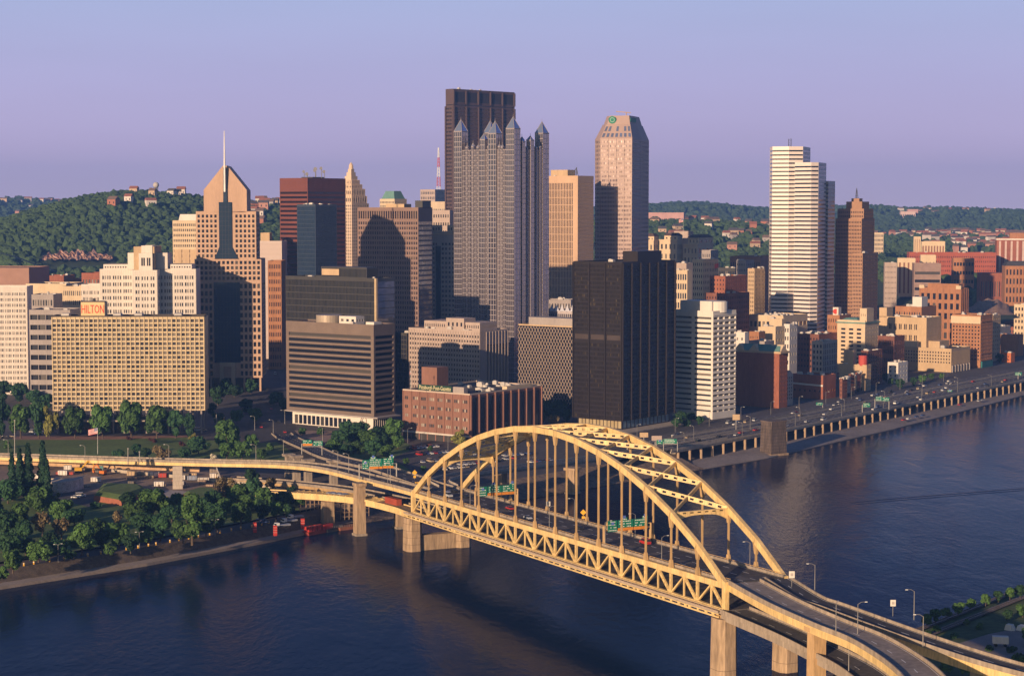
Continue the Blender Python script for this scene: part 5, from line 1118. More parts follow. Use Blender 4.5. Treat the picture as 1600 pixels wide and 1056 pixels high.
def ico():
    bm = bmesh.new(); bmesh.ops.create_icosphere(bm, subdivisions=2, radius=1); v = np.array([x.co for x in bm.verts]); f = np.array([[q.index for q in p.verts] for p in bm.faces]); bm.free(); return v, f
IV, IF = ico()
def leafmat(name, c, var=.32, isl=.35, sc=.06, fine=.5):
    m = pmat(name, c, .9, var=var, scale=sc, fine=fine, spec=.15, island=isl, bump=.45, bscale=.45); return m
def wood(name, label, spots, rmin, rmax, m, seed):
    """a far wood that reads as one mass: lumpy crowns in one mesh"""
    rng = np.random.default_rng(seed); V_ = []; F_ = []; k = 0
    for p in spots:
        r = rng.uniform(rmin, rmax); d = 1+rng.normal(0, .13, (len(IV), 1)); v = IV*d*np.array([r*rng.uniform(.8, 1.2), r*rng.uniform(.8, 1.2), r*rng.uniform(.75, 1.15)])
        V_.append(v+np.array([p.x, p.y, p.z+r*.45])); F_.append(IF+k); k += len(IV)
    me = bpy.data.meshes.new(name); me.from_pydata(np.concatenate(V_).tolist(), [], np.concatenate(F_).tolist()); me.materials.append(m)
    o = bpy.data.objects.new(name, me); col.objects.link(o); o['kind'] = 'stuff'; o['label'] = label; return o
rnd = random.Random(11)
far_l = Hill('far_left_ridge', [(-160, 320), (0, 313), (40, 311), (100, 317), (200, 322), (330, 330)], 6600, 5000, 30, 40)
left_h = Hill('left_hill', [(-160, 352), (0, 350), (30, 343), (60, 334), (100, 321), (150, 305), (200, 299), (245, 298), (300, 306), (350, 313), (430, 318), (520, 324), (600, 332), (700, 338)], 3300, 2450, 9, 80)
far_r = Hill('far_right_ridge', [(560, 335), (780, 331), (1000, 323), (1060, 319), (1110, 320), (1150, 325), (1200, 327), (1360, 324), (1400, 328), (1480, 327), (1520, 329), (1560, 331), (1650, 329), (1800, 327)], 6800, 5000, 20, 90)
mid_r = Hill('middle_hill', [(780, 352), (950, 346), (1010, 341), (1060, 343), (1120, 347), (1180, 351), (1220, 360), (1300, 374), (1370, 392)], 4000, 2900, 12, 60)
slope = Hill('house_slope', [(1230, 392), (1330, 369), (1450, 364), (1600, 366), (1760, 364)], 4700, 3300, 10, 50)
bluff = Hill('campus_bluff', [(1280, 452), (1370, 428), (1420, 424), (1560, 419), (1750, 414)], 2700, 2080, 8, 50, rough=2)
def cover(h, n, x0, x1, t0=0.0, t1=1.25, keep=None):
    out = []
    while len(out) < n:
        px = rnd.uniform(x0, x1); Y = h.Yf+(h.Yr-h.Yf)*rnd.uniform(t0, t1); p = h.pt(px, Y)
        q = PX(p)
        if keep and not keep(*q): continue
        out.append(p)
    return out
HG1 = leafmat('hill_leaves', (.050, .085, .032)); HG2 = leafmat('far_leaves', (.045, .075, .035), sc=.02, fine=.12)
houses_px = []
wood('hillside_wood', 'dense green wood covering the left hill', cover(left_h, 9000, -150, 640, .05, 1.1, lambda x, y: not (66 < x < 182 and 394 < y < 424)), 4, 7.5, HG1, 1)
wood('ridge_wood', 'blue green wood on the far left ridge', cover(far_l, 2600, -150, 330), 7, 12, HG2, 2)
wood('ridge_wood', 'blue green wood on the distant right ridge', cover(far_r, 8000, 800, 1780), 7, 12, HG2, 3)
wood('hillside_wood', 'green wood on the middle hill left of the striped skyscraper', cover(mid_r, 4200, 800, 1370), 5, 9, HG1, 4)
wood('hillside_wood', 'wood patches between the houses on the right slope', cover(slope, 2600, 1240, 1750, .0, 1.1), 5, 9, HG1, 5)
wood('hillside_wood', 'green trees on the campus bluff', cover(bluff, 420, 1370, 1750, .0, 1.1, lambda x, y: 436 < y < 475 or y < 421), 5, 8, HG1, 6)
# rock face low on the left hill
mb = MB(); k = 46; rows = 8
def on_hill(px, y):
    lo_, hi_ = left_h.Yf+5, left_h.Yr
    for _ in range(22):
        m_ = (lo_+hi_)/2
        if PX(left_h.pt(800+(px-800)*m_/left_h.Yr, m_))[1] > y: lo_ = m_
        else: hi_ = m_
    return left_h.pt(800+(px-800)*lo_/left_h.Yr, lo_)
for j in range(rows+1):
    for i in range(k+1):
        px = 68+110*i/k; e = max(.12, math.sin(math.pi*i/k)**.35); yb = 412+1.2*math.sin(i*.9)
        y = yb-(13+2.5*math.sin(i*.6)+2*math.sin(i*1.7))*e*j/rows; p = on_hill(px, y); w_ = noise.noise(Vector((i*.55, j*.9, 2)))
        mb.v.append(p+Vector((0, -6-8*w_, 6+3*w_)))
mb.f = [(j*(k+1)+i, j*(k+1)+i+1, (j+1)*(k+1)+i+1, (j+1)*(k+1)+i) for j in range(rows) for i in range(k)]
mb.build('rock_face', pmat('pink_rock', (.40, .25, .19), .95, var=.5, scale=.06, fine=.25, bump=1, bscale=.2), kind='structure')
pts = [AT(x, y, 2600) for x, y in ((-20, 392), (20, 401), (50, 412), (90, 426), (110, 436))]
mb = MB(); strip(mb, spline(pts), offset(spline(pts), -14)); mb.build('hill_road', ASPHL, kind='structure')
# ------------------------------------------------------------------ houses on the slopes
HC_ = [pmat('house_'+n_, c, .85, var=.1) for n_, c in (('white', (.66, .6, .54)), ('brick', (.36, .15, .09)), ('tan', (.5, .37, .25)), ('rose', (.45, .24, .18)), ('grey', (.36, .33, .31)))]
HN_ = ['white', 'brick red', 'tan', 'rose', 'grey']; RFM = [pmat('roof_'+n_, c, .9, var=.15) for n_, c in (('slate', (.10, .09, .09)), ('rust', (.30, .12, .075)), ('brown', (.18, .12, .09)))]; RN_ = ['slate', 'rust', 'brown']
def house(p, w, d, h, ci, ri, label, group, ang):
    t = thing('house', label, 'house', p, group)
    mb = MB(); mb.box(p, w, d, p.z-6, p.z+h, ang); mb.build('wall', HC_[ci], t)
    ca, sa = math.cos(ang), math.sin(ang); P_ = lambda x, y, z: (p.x+ca*x-sa*y, p.y+sa*x+ca*y, p.z+z)
    o = .5; mb = MB(); mb.add([P_(-w/2-o, -d/2-o, h), P_(w/2+o, -d/2-o, h), P_(w/2+o, d/2+o, h), P_(-w/2-o, d/2+o, h), P_(-w/2-o, 0, h+d*.4), P_(w/2+o, 0, h+d*.4)], [(0, 1, 5, 4), (2, 3, 4, 5), (1, 2, 5), (3, 0, 4), (3, 2, 1, 0)]); mb.build('roof', RFM[ri], t)
    if p.y < 3700:
        for k in (-1, 1):
            mb = MB(); mb.beam(P_(k*w*.25, -d/2-.06, h*.5), P_(k*w*.25+1.6, -d/2-.06, h*.5), .1, h*.35); mb.build('window', GLD, t)
hl = []
def scatter_houses(h, n, x0, x1, y0, y1, s0, s1, where, seed, big=.1):
    r = random.Random(seed); got = []; tries = 0
    while len(got) < n and tries < 6000:
        tries += 1; px = r.uniform(x0, x1); Y = r.uniform(h.Yf, h.Yr*1.02); p = h.pt(px, Y); q = PX(p)
        if not (y0 < q[1] < y1): continue
        if any(abs(q[0]-g[1][0]) < 5 and abs(q[1]-g[1][1]) < 3 for g in got): continue
        got.append((p, q))
    got.sort(key=lambda g: g[1][0])
    cnt = {}
    for p, q in got:
        ci, ri = r.choice([0, 0, 0, 1, 2, 3, 4]), r.randrange(3); w = r.uniform(s0, s1)*(2.2 if r.random() < big else 1); k = (ci, ri); i = cnt.get(k, 0); cnt[k] = i+1
        house(p+Vector((0, 0, 5.5)), w, r.uniform(9, 13), r.uniform(6, 10), ci, ri, f'{nth(i)} {HN_[ci]} house with {RN_[ri]} roof from left on {where}', 'houses on '+where, r.uniform(-.5, .5))
scatter_houses(slope, 120, 1365, 1640, 364, 398, 9, 18, 'the right slope', 1)
scatter_houses(mid_r, 34, 1005, 1200, 343, 398, 10, 18, 'the middle hill', 2)
scatter_houses(left_h, 8, 225, 310, 302, 352, 10, 16, 'the left hill', 3)
scatter_houses(left_h, 22, 405, 440, 322, 372, 10, 18, 'the slope behind pale slab', 4)
scatter_houses(far_l, 26, 0, 110, 313, 352, 14, 26, 'the far left ridge', 5)
scatter_houses(far_r, 12, 1360, 1600, 328, 345, 16, 30, 'the distant ridge', 6)
t = thing('water_tower', 'pale ball-shaped water tower on the ridge of the left hill', 'water tower', AT(244, 303, 3350))
b = AT(244, 303, 3350); zt = AT(244, 292, 3350).z; mb = MB()
for a in range(6): mb.tube((b.x+4*math.cos(a), b.y+4*math.sin(a), b.z-12), (b.x+3*math.cos(a), b.y+3*math.sin(a), zt), .5, 5)
mb.build('tower_leg', GALV, t); bm = bmesh.new(); bmesh.ops.create_uvsphere(bm, u_segments=14, v_segments=8, radius=5.2); me = bpy.data.meshes.new('tank'); bm.to_mesh(me); bm.free(); me.materials.append(UNIT); o = bpy.data.objects.new('tank', me); col.objects.link(o); o.parent = t; o.location = (0, 0, zt-b.z+3)
p = AT(199, 318, 3220); t = thing('chimney_stack', 'lone brick chimney on the left hill below the ridge', 'chimney', p); mb = MB(); mb.cyl(p.x, p.y, 2.2, p.z-8, AT(199, 303, 3220).z, 8, .7); mb.build('shaft', BRICK, t)
mb = MB(); mb.cyl(p.x, p.y, 1.9, AT(199, 303, 3220).z, AT(199, 303, 3220).z+1, 8); mb.build('rim', BRICKD, t)
p = AT(1396, 333, 6000)
t = thing('monument', 'slim pale obelisk on the distant ridge', 'monument', AT(1554, 333, 6500)); p = AT(1554, 333, 6500); mb = MB(); mb.box(p, 9, 9, p.z-15, p.z+18, 0, .6); mb.build('shaft', WALU, t); mb = MB(); mb.box(p, 15, 15, p.z-15, p.z-4); mb.build('plinth', WALU, t)
mb = MB()
for j in range(7):
    for i in range(25):
        px = 1508+78*i/24; e = math.sin(math.pi*i/24)**.6; y = 492-(25*e+1.5*math.sin(i*1.3))*j/6; mb.v.append(AT(px, y, 2000+12*j+4*noise.noise(Vector((i*.4, j*.5, 0)))))
mb.f = [(j*25+i, j*25+i+1, (j+1)*25+i+1, (j+1)*25+i) for j in range(6) for i in range(24)]
mb.build('earth_bank', pmat('red_earth', (.30, .19, .13), .95, var=.35, scale=.05, fine=.3, bump=.6, bscale=.3), kind='structure')
# ------------------------------------------------------------------ trees
def tree_proto(seed, kind, m, trunk_m):
    r = random.Random(seed); root = thing('tree', 'tree', 'tree')
    mb = MB()
    if kind == 'conifer':
        mb.tube((0, 0, -.5), (0, 0, 15), .4, 6, .08); mb.build('trunk', trunk_m, root); cb = MB()
        for i in range(1500):
            z = 1.5+17.5*(r.random()**1.3); R_ = (19.3-z)*.165*(.75+.25*math.sin(z*2.4))+.25; a = r.uniform(0, 6.283); q = R_*(.55+.5*r.random()); c = Vector((q*math.cos(a), q*math.sin(a), z-q*.25))
            leaf(cb, c, r.uniform(.35, .75), r, Vector((math.cos(a), math.sin(a), -.2)))
    else:
        hgt = {'round': 2.9, 'tall': 3.7, 'wide': 2.5, 'sparse': 3.4, 'bush': .6}[kind]
        mb.tube((0, 0, -.6), (.1, 0, hgt*.6), .42, 7, .3); tips = []
        for i in range(6):
            a = i*1.05+r.uniform(-.3, .3); e = (r.uniform(1.6, 3.4)*math.cos(a), r.uniform(1.6, 3.4)*math.sin(a), hgt+r.uniform(.5, 3.2)); mb.tube((.1, 0, hgt*.55), e, .2, 5, .06)
        mb.tube((.1, 0, hgt*.6), (0, 0, hgt+4), .28, 6, .06)
        if kind != 'bush': mb.build('trunk', trunk_m, root)
        cb = MB(); blobs = []
        nb = {'round': 15, 'tall': 15, 'wide': 18, 'sparse': 12, 'bush': 9}[kind]; rx, rz = {'round': (4.6, 4.2), 'tall': (3.8, 5.4), 'wide': (6.0, 3.6), 'sparse': (4.4, 4.4), 'bush': (3.4, 2.0)}[kind]
        cz = hgt+rz*.75
        for i in range(nb):
            a = r.uniform(0, 6.283); zz_ = r.uniform(-1, 1); q = math.sqrt(max(0, 1-zz_*zz_))*r.uniform(.45, .95); blobs.append((Vector((rx*q*math.cos(a), rx*q*math.sin(a), cz+rz*zz_*.8)), r.uniform(.28, .46)*rx))
        blobs.append((Vector((0, 0, cz)), rx*.5))
        for c, br in blobs:
            for i in range(int({'sparse': 55, 'bush': 90}.get(kind, 150))):
                v = Vector((r.gauss(0, 1), r.gauss(0, 1), r.gauss(0, 1))).normalized(); leaf(cb, c+v*br*r.uniform(.7, 1.05), r.uniform(.35, .72), r, v)
    cb.build('crown', m, root); return root
def leaf(mb, c, s, r, nrm):
    n = (nrm+Vector((r.gauss(0, .5), r.gauss(0, .5), r.gauss(.25, .5)))).normalized(); x = n.orthogonal().normalized(); y = n.cross(x); a = r.uniform(0, 6.28); x, y = x*math.cos(a)+y*math.sin(a), y*math.cos(a)-x*math.sin(a)
    mb.quad(c-x*s-y*s*.6, c+x*s-y*s*.7, c+x*s*.8+y*s*.7, c-x*s*.7+y*s*.6)
BARK = pmat('bark', (.10, .075, .055), .95, var=.3)
def lm(name, c): return pmat(name, c, .75, var=.28, scale=.25, fine=1.2, spec=.25, island=.7, objvar=.8)
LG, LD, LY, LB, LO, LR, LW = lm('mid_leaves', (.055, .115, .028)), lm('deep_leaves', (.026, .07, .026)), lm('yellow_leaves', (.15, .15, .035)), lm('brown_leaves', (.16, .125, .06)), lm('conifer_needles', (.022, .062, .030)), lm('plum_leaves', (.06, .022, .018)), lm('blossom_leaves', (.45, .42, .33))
PR = {}
for nm, kind, m, sd_ in (('mid green round tree', 'round', LG, 1), ('mid green tall tree', 'tall', LG, 2), ('broad green tree', 'wide', LG, 3), ('deep green round tree', 'round', LD, 4), ('deep green broad tree', 'wide', LD, 5), ('yellowish tree', 'round', LY, 6), ('sparse brownish tree', 'sparse', LB, 7), ('dark conifer', 'conifer', LO, 8), ('plum leaved bush', 'bush', LR, 9), ('green bush', 'bush', LG, 10), ('deep green bush', 'bush', LD, 11), ('white blossoming bush', 'bush', LW, 12)):
    PR[nm] = tree_proto(sd_*13, kind, m, BARK)
K = {'m': 'mid green round tree', 't': 'mid green tall tree', 'w': 'broad green tree', 'd': 'deep green round tree', 'D': 'deep green broad tree', 'y': 'yellowish tree', 's': 'sparse brownish tree', 'c': 'dark conifer', 'p': 'plum leaved bush', 'b': 'green bush', 'B': 'deep green bush', 'o': 'white blossoming bush'}
HT = {'round': 13.2, 'tall': 16.5, 'wide': 11.2, 'sparse': 13.2, 'bush': 4.2, 'conifer': 19}
WD = {'m': 5.9, 't': 5.2, 'w': 7.6, 'd': 5.9, 'D': 7.6, 'y': 5.9, 's': 5.9, 'c': 2.9, 'p': 4.4, 'b': 4.4, 'B': 4.4, 'o': 4.4}
CZ = {'m': 6.0, 't': 7.7, 'w': 5.2, 'd': 6.0, 'D': 5.2, 'y': 6.0, 's': 6.6, 'c': 9.5, 'p': 2.1, 'b': 2.1, 'B': 2.1, 'o': 2.1}
TOPZ = {'m': 13, 't': 16.5, 'w': 11, 'd': 13, 'D': 11, 'y': 13, 's': 13, 'c': 19.3, 'p': 4, 'b': 4, 'B': 4, 'o': 4}
def stand(where, group, lst, z=7.0, Y0=None):
    """lst: kind, crown centre px, py, crown half width px -- the tree is stood on the ground where that crown is seen"""
    lst = sorted(lst, key=lambda q: q[1]); cnt = {}
    for k, px, py, rp in lst:
        Y = (HC-z)*F/(py+rp-325); 
        for _ in range(4):
            sc_ = rp/F*Y/WD[k]; cz = z+CZ[k]*sc_; Y = (HC-cz)*F/(py-325)/1.0
        sc_ = rp/F*Y/WD[k]*1.1; base = AT(px, py, Y); i = cnt.get(k, 0); cnt[k] = i+1; sz = sc_
        if Y0: sc_ = rp/F*Y0/WD[k]*1.15; base = AT(px, py, Y0); sz = max(sc_, (base.z-z)/CZ[k])
        copy_tree(PR[K[k]], (base.x, base.y, z), rnd.uniform(0, 6.28), (sc_*rnd.uniform(.93, 1.07), sc_*rnd.uniform(.93, 1.07), sz*rnd.uniform(.94, 1.06)), f'{nth(i)} {K[k]} from the left {where}', group)
stand('in the riverside park', 'trees of the riverside park', [('D', 12, 772, 25), ('d', 6, 826, 24), ('m', 30, 806, 20), ('d', 14, 858, 22), ('w', 64, 782, 26), ('m', 94, 800, 20), ('s', 66, 822, 18), ('s', 96, 828, 16), ('m', 128, 843, 25), ('w', 60, 866, 22), ('D', 116, 812, 18), ('d', 36, 836, 20), ('y', 86, 782, 12),
  ('m', 186, 838, 20), ('w', 210, 802, 24), ('m', 238, 786, 26), ('d', 250, 826, 21), ('t', 300, 812, 27), ('w', 276, 788, 20), ('s', 182, 814, 12), ('d', 222, 822, 20), ('y', 255, 786, 14), ('d', 316, 800, 18),
  ('w', 372, 772, 22), ('s', 352, 766, 19), ('d', 396, 768, 18), ('m', 414, 782, 20), ('m', 376, 804, 20), ('D', 442, 784, 18), ('d', 456, 778, 14), ('d', 392, 748, 13), ('s', 424, 760, 12), ('s', 340, 774, 15), ('m', 432, 798, 14), ('d', -14, 800, 26), ('m', 20, 880, 18), ('D', 90, 862, 20), ('w', 150, 826, 18), ('d', 204, 852, 15), ('m', 286, 832, 18), ('d', 340, 812, 20), ('w', 352, 794, 18), ('m', 322, 824, 15), ('d', 410, 800, 16), ('D', 268, 806, 18), ('d', 160, 846, 15), ('b', 170, 862, 12), ('B', 110, 870, 12), ('b', 300, 838, 11), ('D', 40, 858, 20), ('m', 0, 900, 14), ('d', 200, 786, 14), ('d', 332, 782, 14), ('m', 470, 784, 11), ('d', 450, 800, 12), ('B', 150, 792, 10), ('b', 360, 784, 12), ('w', 228, 842, 14), ('D', 78, 846, 18), ('m', 386, 786, 15)])
stand('by the stone abutment', 'conifers by the old abutment', [('c', 19, 752, 10), ('c', 31, 742, 11), ('c', 44, 740, 12.5), ('c', 67, 738, 12.5), ('c', 74, 758, 10)])
stand('in the row before the hotel', 'street trees before the hotel', [('d', 0, 652, 15), ('d', 296, 664, 10), ('m', 32, 655, 18), ('d', 60, 648, 15), ('y', 77, 655, 13), ('m', 117, 654, 19), ('m', 160, 654, 19), ('m', 205, 651, 20), ('m', 245, 653, 20), ('d', 274, 660, 13)], Y0=1188)
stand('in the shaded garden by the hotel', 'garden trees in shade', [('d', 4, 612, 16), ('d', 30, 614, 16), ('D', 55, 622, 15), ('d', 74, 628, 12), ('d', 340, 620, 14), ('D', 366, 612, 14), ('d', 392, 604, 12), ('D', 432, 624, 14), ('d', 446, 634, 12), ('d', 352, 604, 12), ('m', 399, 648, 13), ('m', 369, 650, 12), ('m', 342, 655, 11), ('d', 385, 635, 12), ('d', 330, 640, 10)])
stand('beyond the curving viaduct', 'trees beyond the viaduct', [('D', 310, 698, 18), ('m', 355, 678, 25), ('m', 354, 704, 15), ('m', 378, 704, 15), ('d', 288, 711, 12), ('B', 184, 711, 12), ('d', 213, 703, 9), ('d', 227, 711, 10), ('s', 246, 709, 12), ('s', 260, 711, 10), ('y', 302, 684, 8), ('o', 333, 715, 7), ('p', 201, 686, 5), ('p', 241, 690, 5), ('p', 235, 688, 4), ('p', 284, 695, 6), ('m', 409, 710, 10), ('b', 422, 700, 9), ('b', 12, 697, 9), ('m', 392, 690, 12)])
stand('in the grove below the striped block', 'grove by the brown striped block', [('w', 522, 698, 16), ('D', 553, 684, 19), ('w', 574, 686, 20), ('d', 598, 696, 17), ('D', 562, 670, 15), ('m', 616, 672, 18), ('D', 514, 704, 12), ('d', 530, 688, 15), ('D', 590, 680, 16), ('w', 560, 700, 14), ('m', 604, 706, 13), ('D', 540, 704, 12), ('m', 622, 690, 12), ('b', 492, 700, 8), ('d', 542, 674, 14), ('d', 582, 702, 14), ('m', 473, 675, 7), ('m', 501, 675, 7), ('y', 717, 684, 13), ('m', 672, 702, 5), ('m', 634, 722, 6), ('m', 662, 733, 5)])
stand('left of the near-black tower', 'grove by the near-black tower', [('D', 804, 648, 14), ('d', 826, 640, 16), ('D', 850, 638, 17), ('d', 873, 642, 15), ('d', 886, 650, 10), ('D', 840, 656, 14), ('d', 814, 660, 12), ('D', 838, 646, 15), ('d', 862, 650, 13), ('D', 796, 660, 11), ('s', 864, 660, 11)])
stand('by the foot of the white balcony tower', 'trees by the white balcony tower', [('d', 1064, 654, 10), ('D', 1080, 653, 10), ('d', 1057, 661, 8), ('d', 1093, 658, 7), ('B', 1072, 662, 9)])
stand('at the tan office colonnade', 'street trees at the colonnade', [('d', 1406, 600, 8), ('d', 1428, 597, 7), ('m', 1442, 592, 7), ('m', 1455, 588, 6)])
stand('under the campus bluff', 'trees under the campus bluff', [('D', 1400, 464, 15), ('d', 1420, 456, 18), ('D', 1434, 466, 14), ('d', 1482, 428, 9), ('m', 1506, 443, 14), ('m', 1541, 443, 12), ('m', 1548, 452, 14), ('d', 1564, 449, 13), ('m', 1532, 456, 13), ('d', 1572, 461, 12), ('m', 1522, 452, 12), ('d', 1378, 440, 9)], z=14)
stand('along the railway embankment', 'trees along the railway', [('m', 1448, 974, 10), ('d', 1462, 968, 10), ('w', 1478, 962, 10), ('m', 1497, 955, 11), ('w', 1518, 948, 10), ('m', 1540, 941, 10), ('d', 1560, 936, 9), ('m', 1578, 932, 9), ('d', 1594, 928, 10)], z=4)
stand('at the lower right corner', 'bushes at lower right', [('w', 1592, 1046, 22), ('b', 1330, 1052, 12), ('b', 1478, 1048, 14), ('m', 1440, 1058, 12), ('b', 1508, 1054, 10)], z=4)
stand('among the right bank blocks', 'trees among the right bank blocks', [('d', 1226, 606, 6), ('m', 1290, 612, 5), ('d', 1384, 590, 7), ('m', 1392, 596, 6), ('d', 1530, 566, 6), ('m', 1540, 560, 6), ('d', 1562, 560, 7), ('D', 1478, 512, 8), ('d', 1408, 512, 7), ('m', 1590, 512, 9), ('d', 1382, 474, 9), ('D', 1366, 486, 8), ('d', 1576, 486, 10), ('m', 1524, 496, 8), ('d', 1260, 612, 5), ('m', 1472, 588, 5), ('d', 1556, 540, 7)])
stand('on the grassy south shore', 'bushes of the south shore', [('b', 1462, 990, 9), ('B', 1490, 1000, 8), ('m', 1598, 958, 12), ('d', 1575, 968, 9), ('b', 1530, 985, 8), ('b', 1545, 1020, 8), ('B', 1580, 1022, 9), ('m', 1610, 1000, 14), ('b', 1510, 978, 7), ('B', 1450, 996, 8)], z=2.6)
for o in PR.values(): drop_tree(o)
# ------------------------------------------------------------------ roads, lawns and the river site
def sheet(name, px, z, m, kind='structure'):
    mb = MB(); mb.poly([G(x, y, z) if not isinstance(x, Vector) else x for x, y in px]); return mb.build(name, m, kind=kind)
sheet('lawn', [(-80, 694), (28, 685), (150, 685), (300, 682), (345, 690), (440, 694), (466, 714), (430, 721), (300, 720), (100, 712), (-80, 707)], 7.004, GRASSM)
ll = prof(LEFT, [(20, 7.004)])[0]
mb = MB(); mb.poly([v for v in ll[1:6]]+[G(470, 800, 7.004), G(455, 772, 7.004), G(330, 765, 7.004), G(180, 772, 7.004), G(140, 792, 7.004), G(60, 772, 7.004), G(-90, 800, 7.004)]); mb.build('park_lawn', GRASSM, kind='structure')
sheet('construction_ground', [(-60, 727), (150, 730), (312, 736), (450, 752), (440, 762), (330, 764), (180, 771), (145, 768), (60, 771), (-60, 790)], 7.008, EARTH)
sheet('street', [(-80, 676), (330, 668), (440, 660), (460, 690), (436, 690), (330, 680), (-80, 686)], 7.006, ASPH)
sheet('sidewalk', [(20, 687), (150, 687), (310, 682.5), (310, 680), (150, 681.5), (20, 681)], 7.012, pmat('brick_paving', (.26, .15, .12), .9, var=.2))
sheet('canyon_street', [(402, 690), (470, 690), (452, 640), (428, 560), (423, 500), (421, 470), (414, 470), (412, 500), (408, 560), (404, 620), (385, 670)], 7.009, ASPH)
sheet('plaza', [(460, 672), (640, 676), (640, 690), (500, 690), (470, 683)], 7.012, pmat('plaza_pink', (.27, .19, .165), .9, var=.2))
sheet('verge', [(386, 693), (432, 690), (462, 712), (440, 718), (380, 716)], 7.016, GRASSM)
sheet('verge', [(448, 690), (480, 690), (520, 712), (500, 712)], 7.016, GRASSM)
sheet('parking_lot', [(605, 716), (620, 690), (700, 694), (800, 706), (900, 716), (930, 728), (830, 736), (740, 752), (690, 752), (640, 736)], 7.005, pmat('lot_asphalt', (.085, .075, .075), .9, var=.25, scale=.05))
sheet('grove_grass', [(490, 712), (520, 690), (620, 684), (650, 700), (610, 716), (660, 745), (600, 728), (540, 720)], 7.010, GRASSM)
mb = MB()
for r_, (x, y) in enumerate(((655, 712), (660, 724), (690, 735), (760, 722))):
    a = G(x, y, 7.02)
    for i in range(14):
        b = a+Vector((.82, .57, 0))*2.7*i; mb.beam(b, b+Vector((-.57, .82, 0))*5, .14, .012)
mb.build('bay_marking', WHITE, kind='structure')
# expressway along the right bank
ex = [V(92, 1101, 10.4), V(131, 1154, 10.2), V(178, 1217, 10), V(237, 1301, 10), V(325, 1428, 10), V(412, 1551, 10), V(600, 1822, 10), V(900, 2255, 10)]
et, EP = ramp('expressway', 'wide multi-lane concrete expressway deck on columns along the right bank', ex, 31.0, -1, 1.2, 0.9, 8, CONC, CONC, m_road=ASPHL, sub=6)
for w_ in (14.5, 20.5):
    mb = MB(); wallrun(mb, offset(EP, -w_), .4, 0, .85); mb.build('median_barrier', CONC, et)
def along(P, s):
    for i in range(len(P)-1):
        L_ = (P[i+1]-P[i]).length
        if s <= L_: return P[i].lerp(P[i+1], s/L_), (P[i+1]-P[i]).normalized()
        s -= L_
    return P[-1], (P[-1]-P[-2]).normalized()
n = 0; s = 8.0
while n < 46:
    p, d = along(EP, s); x = Vector((d.y, -d.x, 0)); c = p-x*.3; ang = math.atan2(d.y, d.x)
    t = thing('viaduct_column', f'{nth(n)} concrete column from the left under the riverside expressway', 'column', (c.x, c.y, 1.5), 'columns under the expressway')
    mb = MB(); mb.cyl(c.x, c.y, .85, 1.2, 8.4, 12); mb.build('shaft', pmat('column_concrete', (.38, .27, .175), .85, var=.25, streak=True), t)
    mb = MB(); q = c-x*13; mb.beam((c.x, c.y, 8.0), (q.x, q.y, 8.0), 1.3, 1.0); mb.build('cap_beam', CONCD, t); n += 1; s += 13.0
b1, b2 = offset(EP, -34), offset(EP, -62)
mb = MB(); strip(mb, [V(p.x, p.y, 7.02) for p in b1[3:]], [V(p.x, p.y, 7.02) for p in b2[3:]]); mb.build('riverside_street', ASPHL, kind='structure')
mb = MB()
for w_ in (41, 48, 55): dashes(mb, [V(p.x, p.y, 7.02) for p in offset(EP, -w_)][3:], .2, 4, 8, .012)
mb.build('street_marking', WHITE, kind='structure')
t = thing('retaining_wall', 'long pale retaining wall between the expressway and the riverside street', 'wall', EP[6]); mb = MB(); wallrun(mb, [V(p.x, p.y, 6.9) for p in offset(EP, -33)][5:22], .6, 0, 4.2); mb.build('wall', CONC, t); mb = MB(); wallrun(mb, [V(p.x, p.y, 11.1) for p in offset(EP, -33)][5:22], .8, 0, .3); mb.build('coping', CONCD, t)
t = thing('retaining_wall', 'low curved retaining wall beside the sunken ramp near the banded brick block', 'wall', EP[20]); mb = MB(); wallrun(mb, [V(p.x, p.y, 6.9) for p in offset(EP, -38)][23:33], .6, 0, 2.6); mb.build('wall', CONC, t)
# old stone pier in the water
p = G(1210, 712, 0)+V(0, 5, 0); t = thing('stone_pier', 'dark disused stone bridge pier at the water edge before the expressway', 'pier', p)
mb = MB(); mb.box(p, 13.2, 10, -2, 20.5, R(37), .93); mb.build('shaft', pmat('sooty_stone', (.11, .085, .075), .95, var=.5, scale=.5, fine=1.5, bump=.8, streak=True), t)
mb = MB()
for z in range(2, 20, 2): mb.box(p, 13.2*(1-.07*(z+2)/22.5)+.12, 10*(1-.07*(z+2)/22.5)+.12, z, z+.18, R(37))
mb.build('course_line', pmat('stone_joint', (.05, .04, .035), .95), t); mb = MB(); mb.box(p, 13.0, 9.8, 20.5, 21.1, R(37)); mb.build('coping', pmat('sooty_cap', (.13, .10, .09), .95, var=.4), t)
mb = MB(); mb.box(p, 15, 11.5, -2, 1.2, R(37)); mb.build('footing', BRICKY, t)
# wake
wk = spline([G(1330, 785, 0), G(1400, 778.5, 0), G(1500, 770.5, 0), G(1620, 761, 0)], 12); mb = MB()
for dd in (0, 5.5): 
    a, b, c = offset(wk, dd-1.3), offset(wk, dd), offset(wk, dd+1.3)
    strip(mb, [v+V(0, 0, .005) for v in a], [v+V(0, 0, .14) for v in b]); strip(mb, [v+V(0, 0, .14) for v in b], [v+V(0, 0, .005) for v in c])
mb.build('water_wake', WATER, kind='structure')
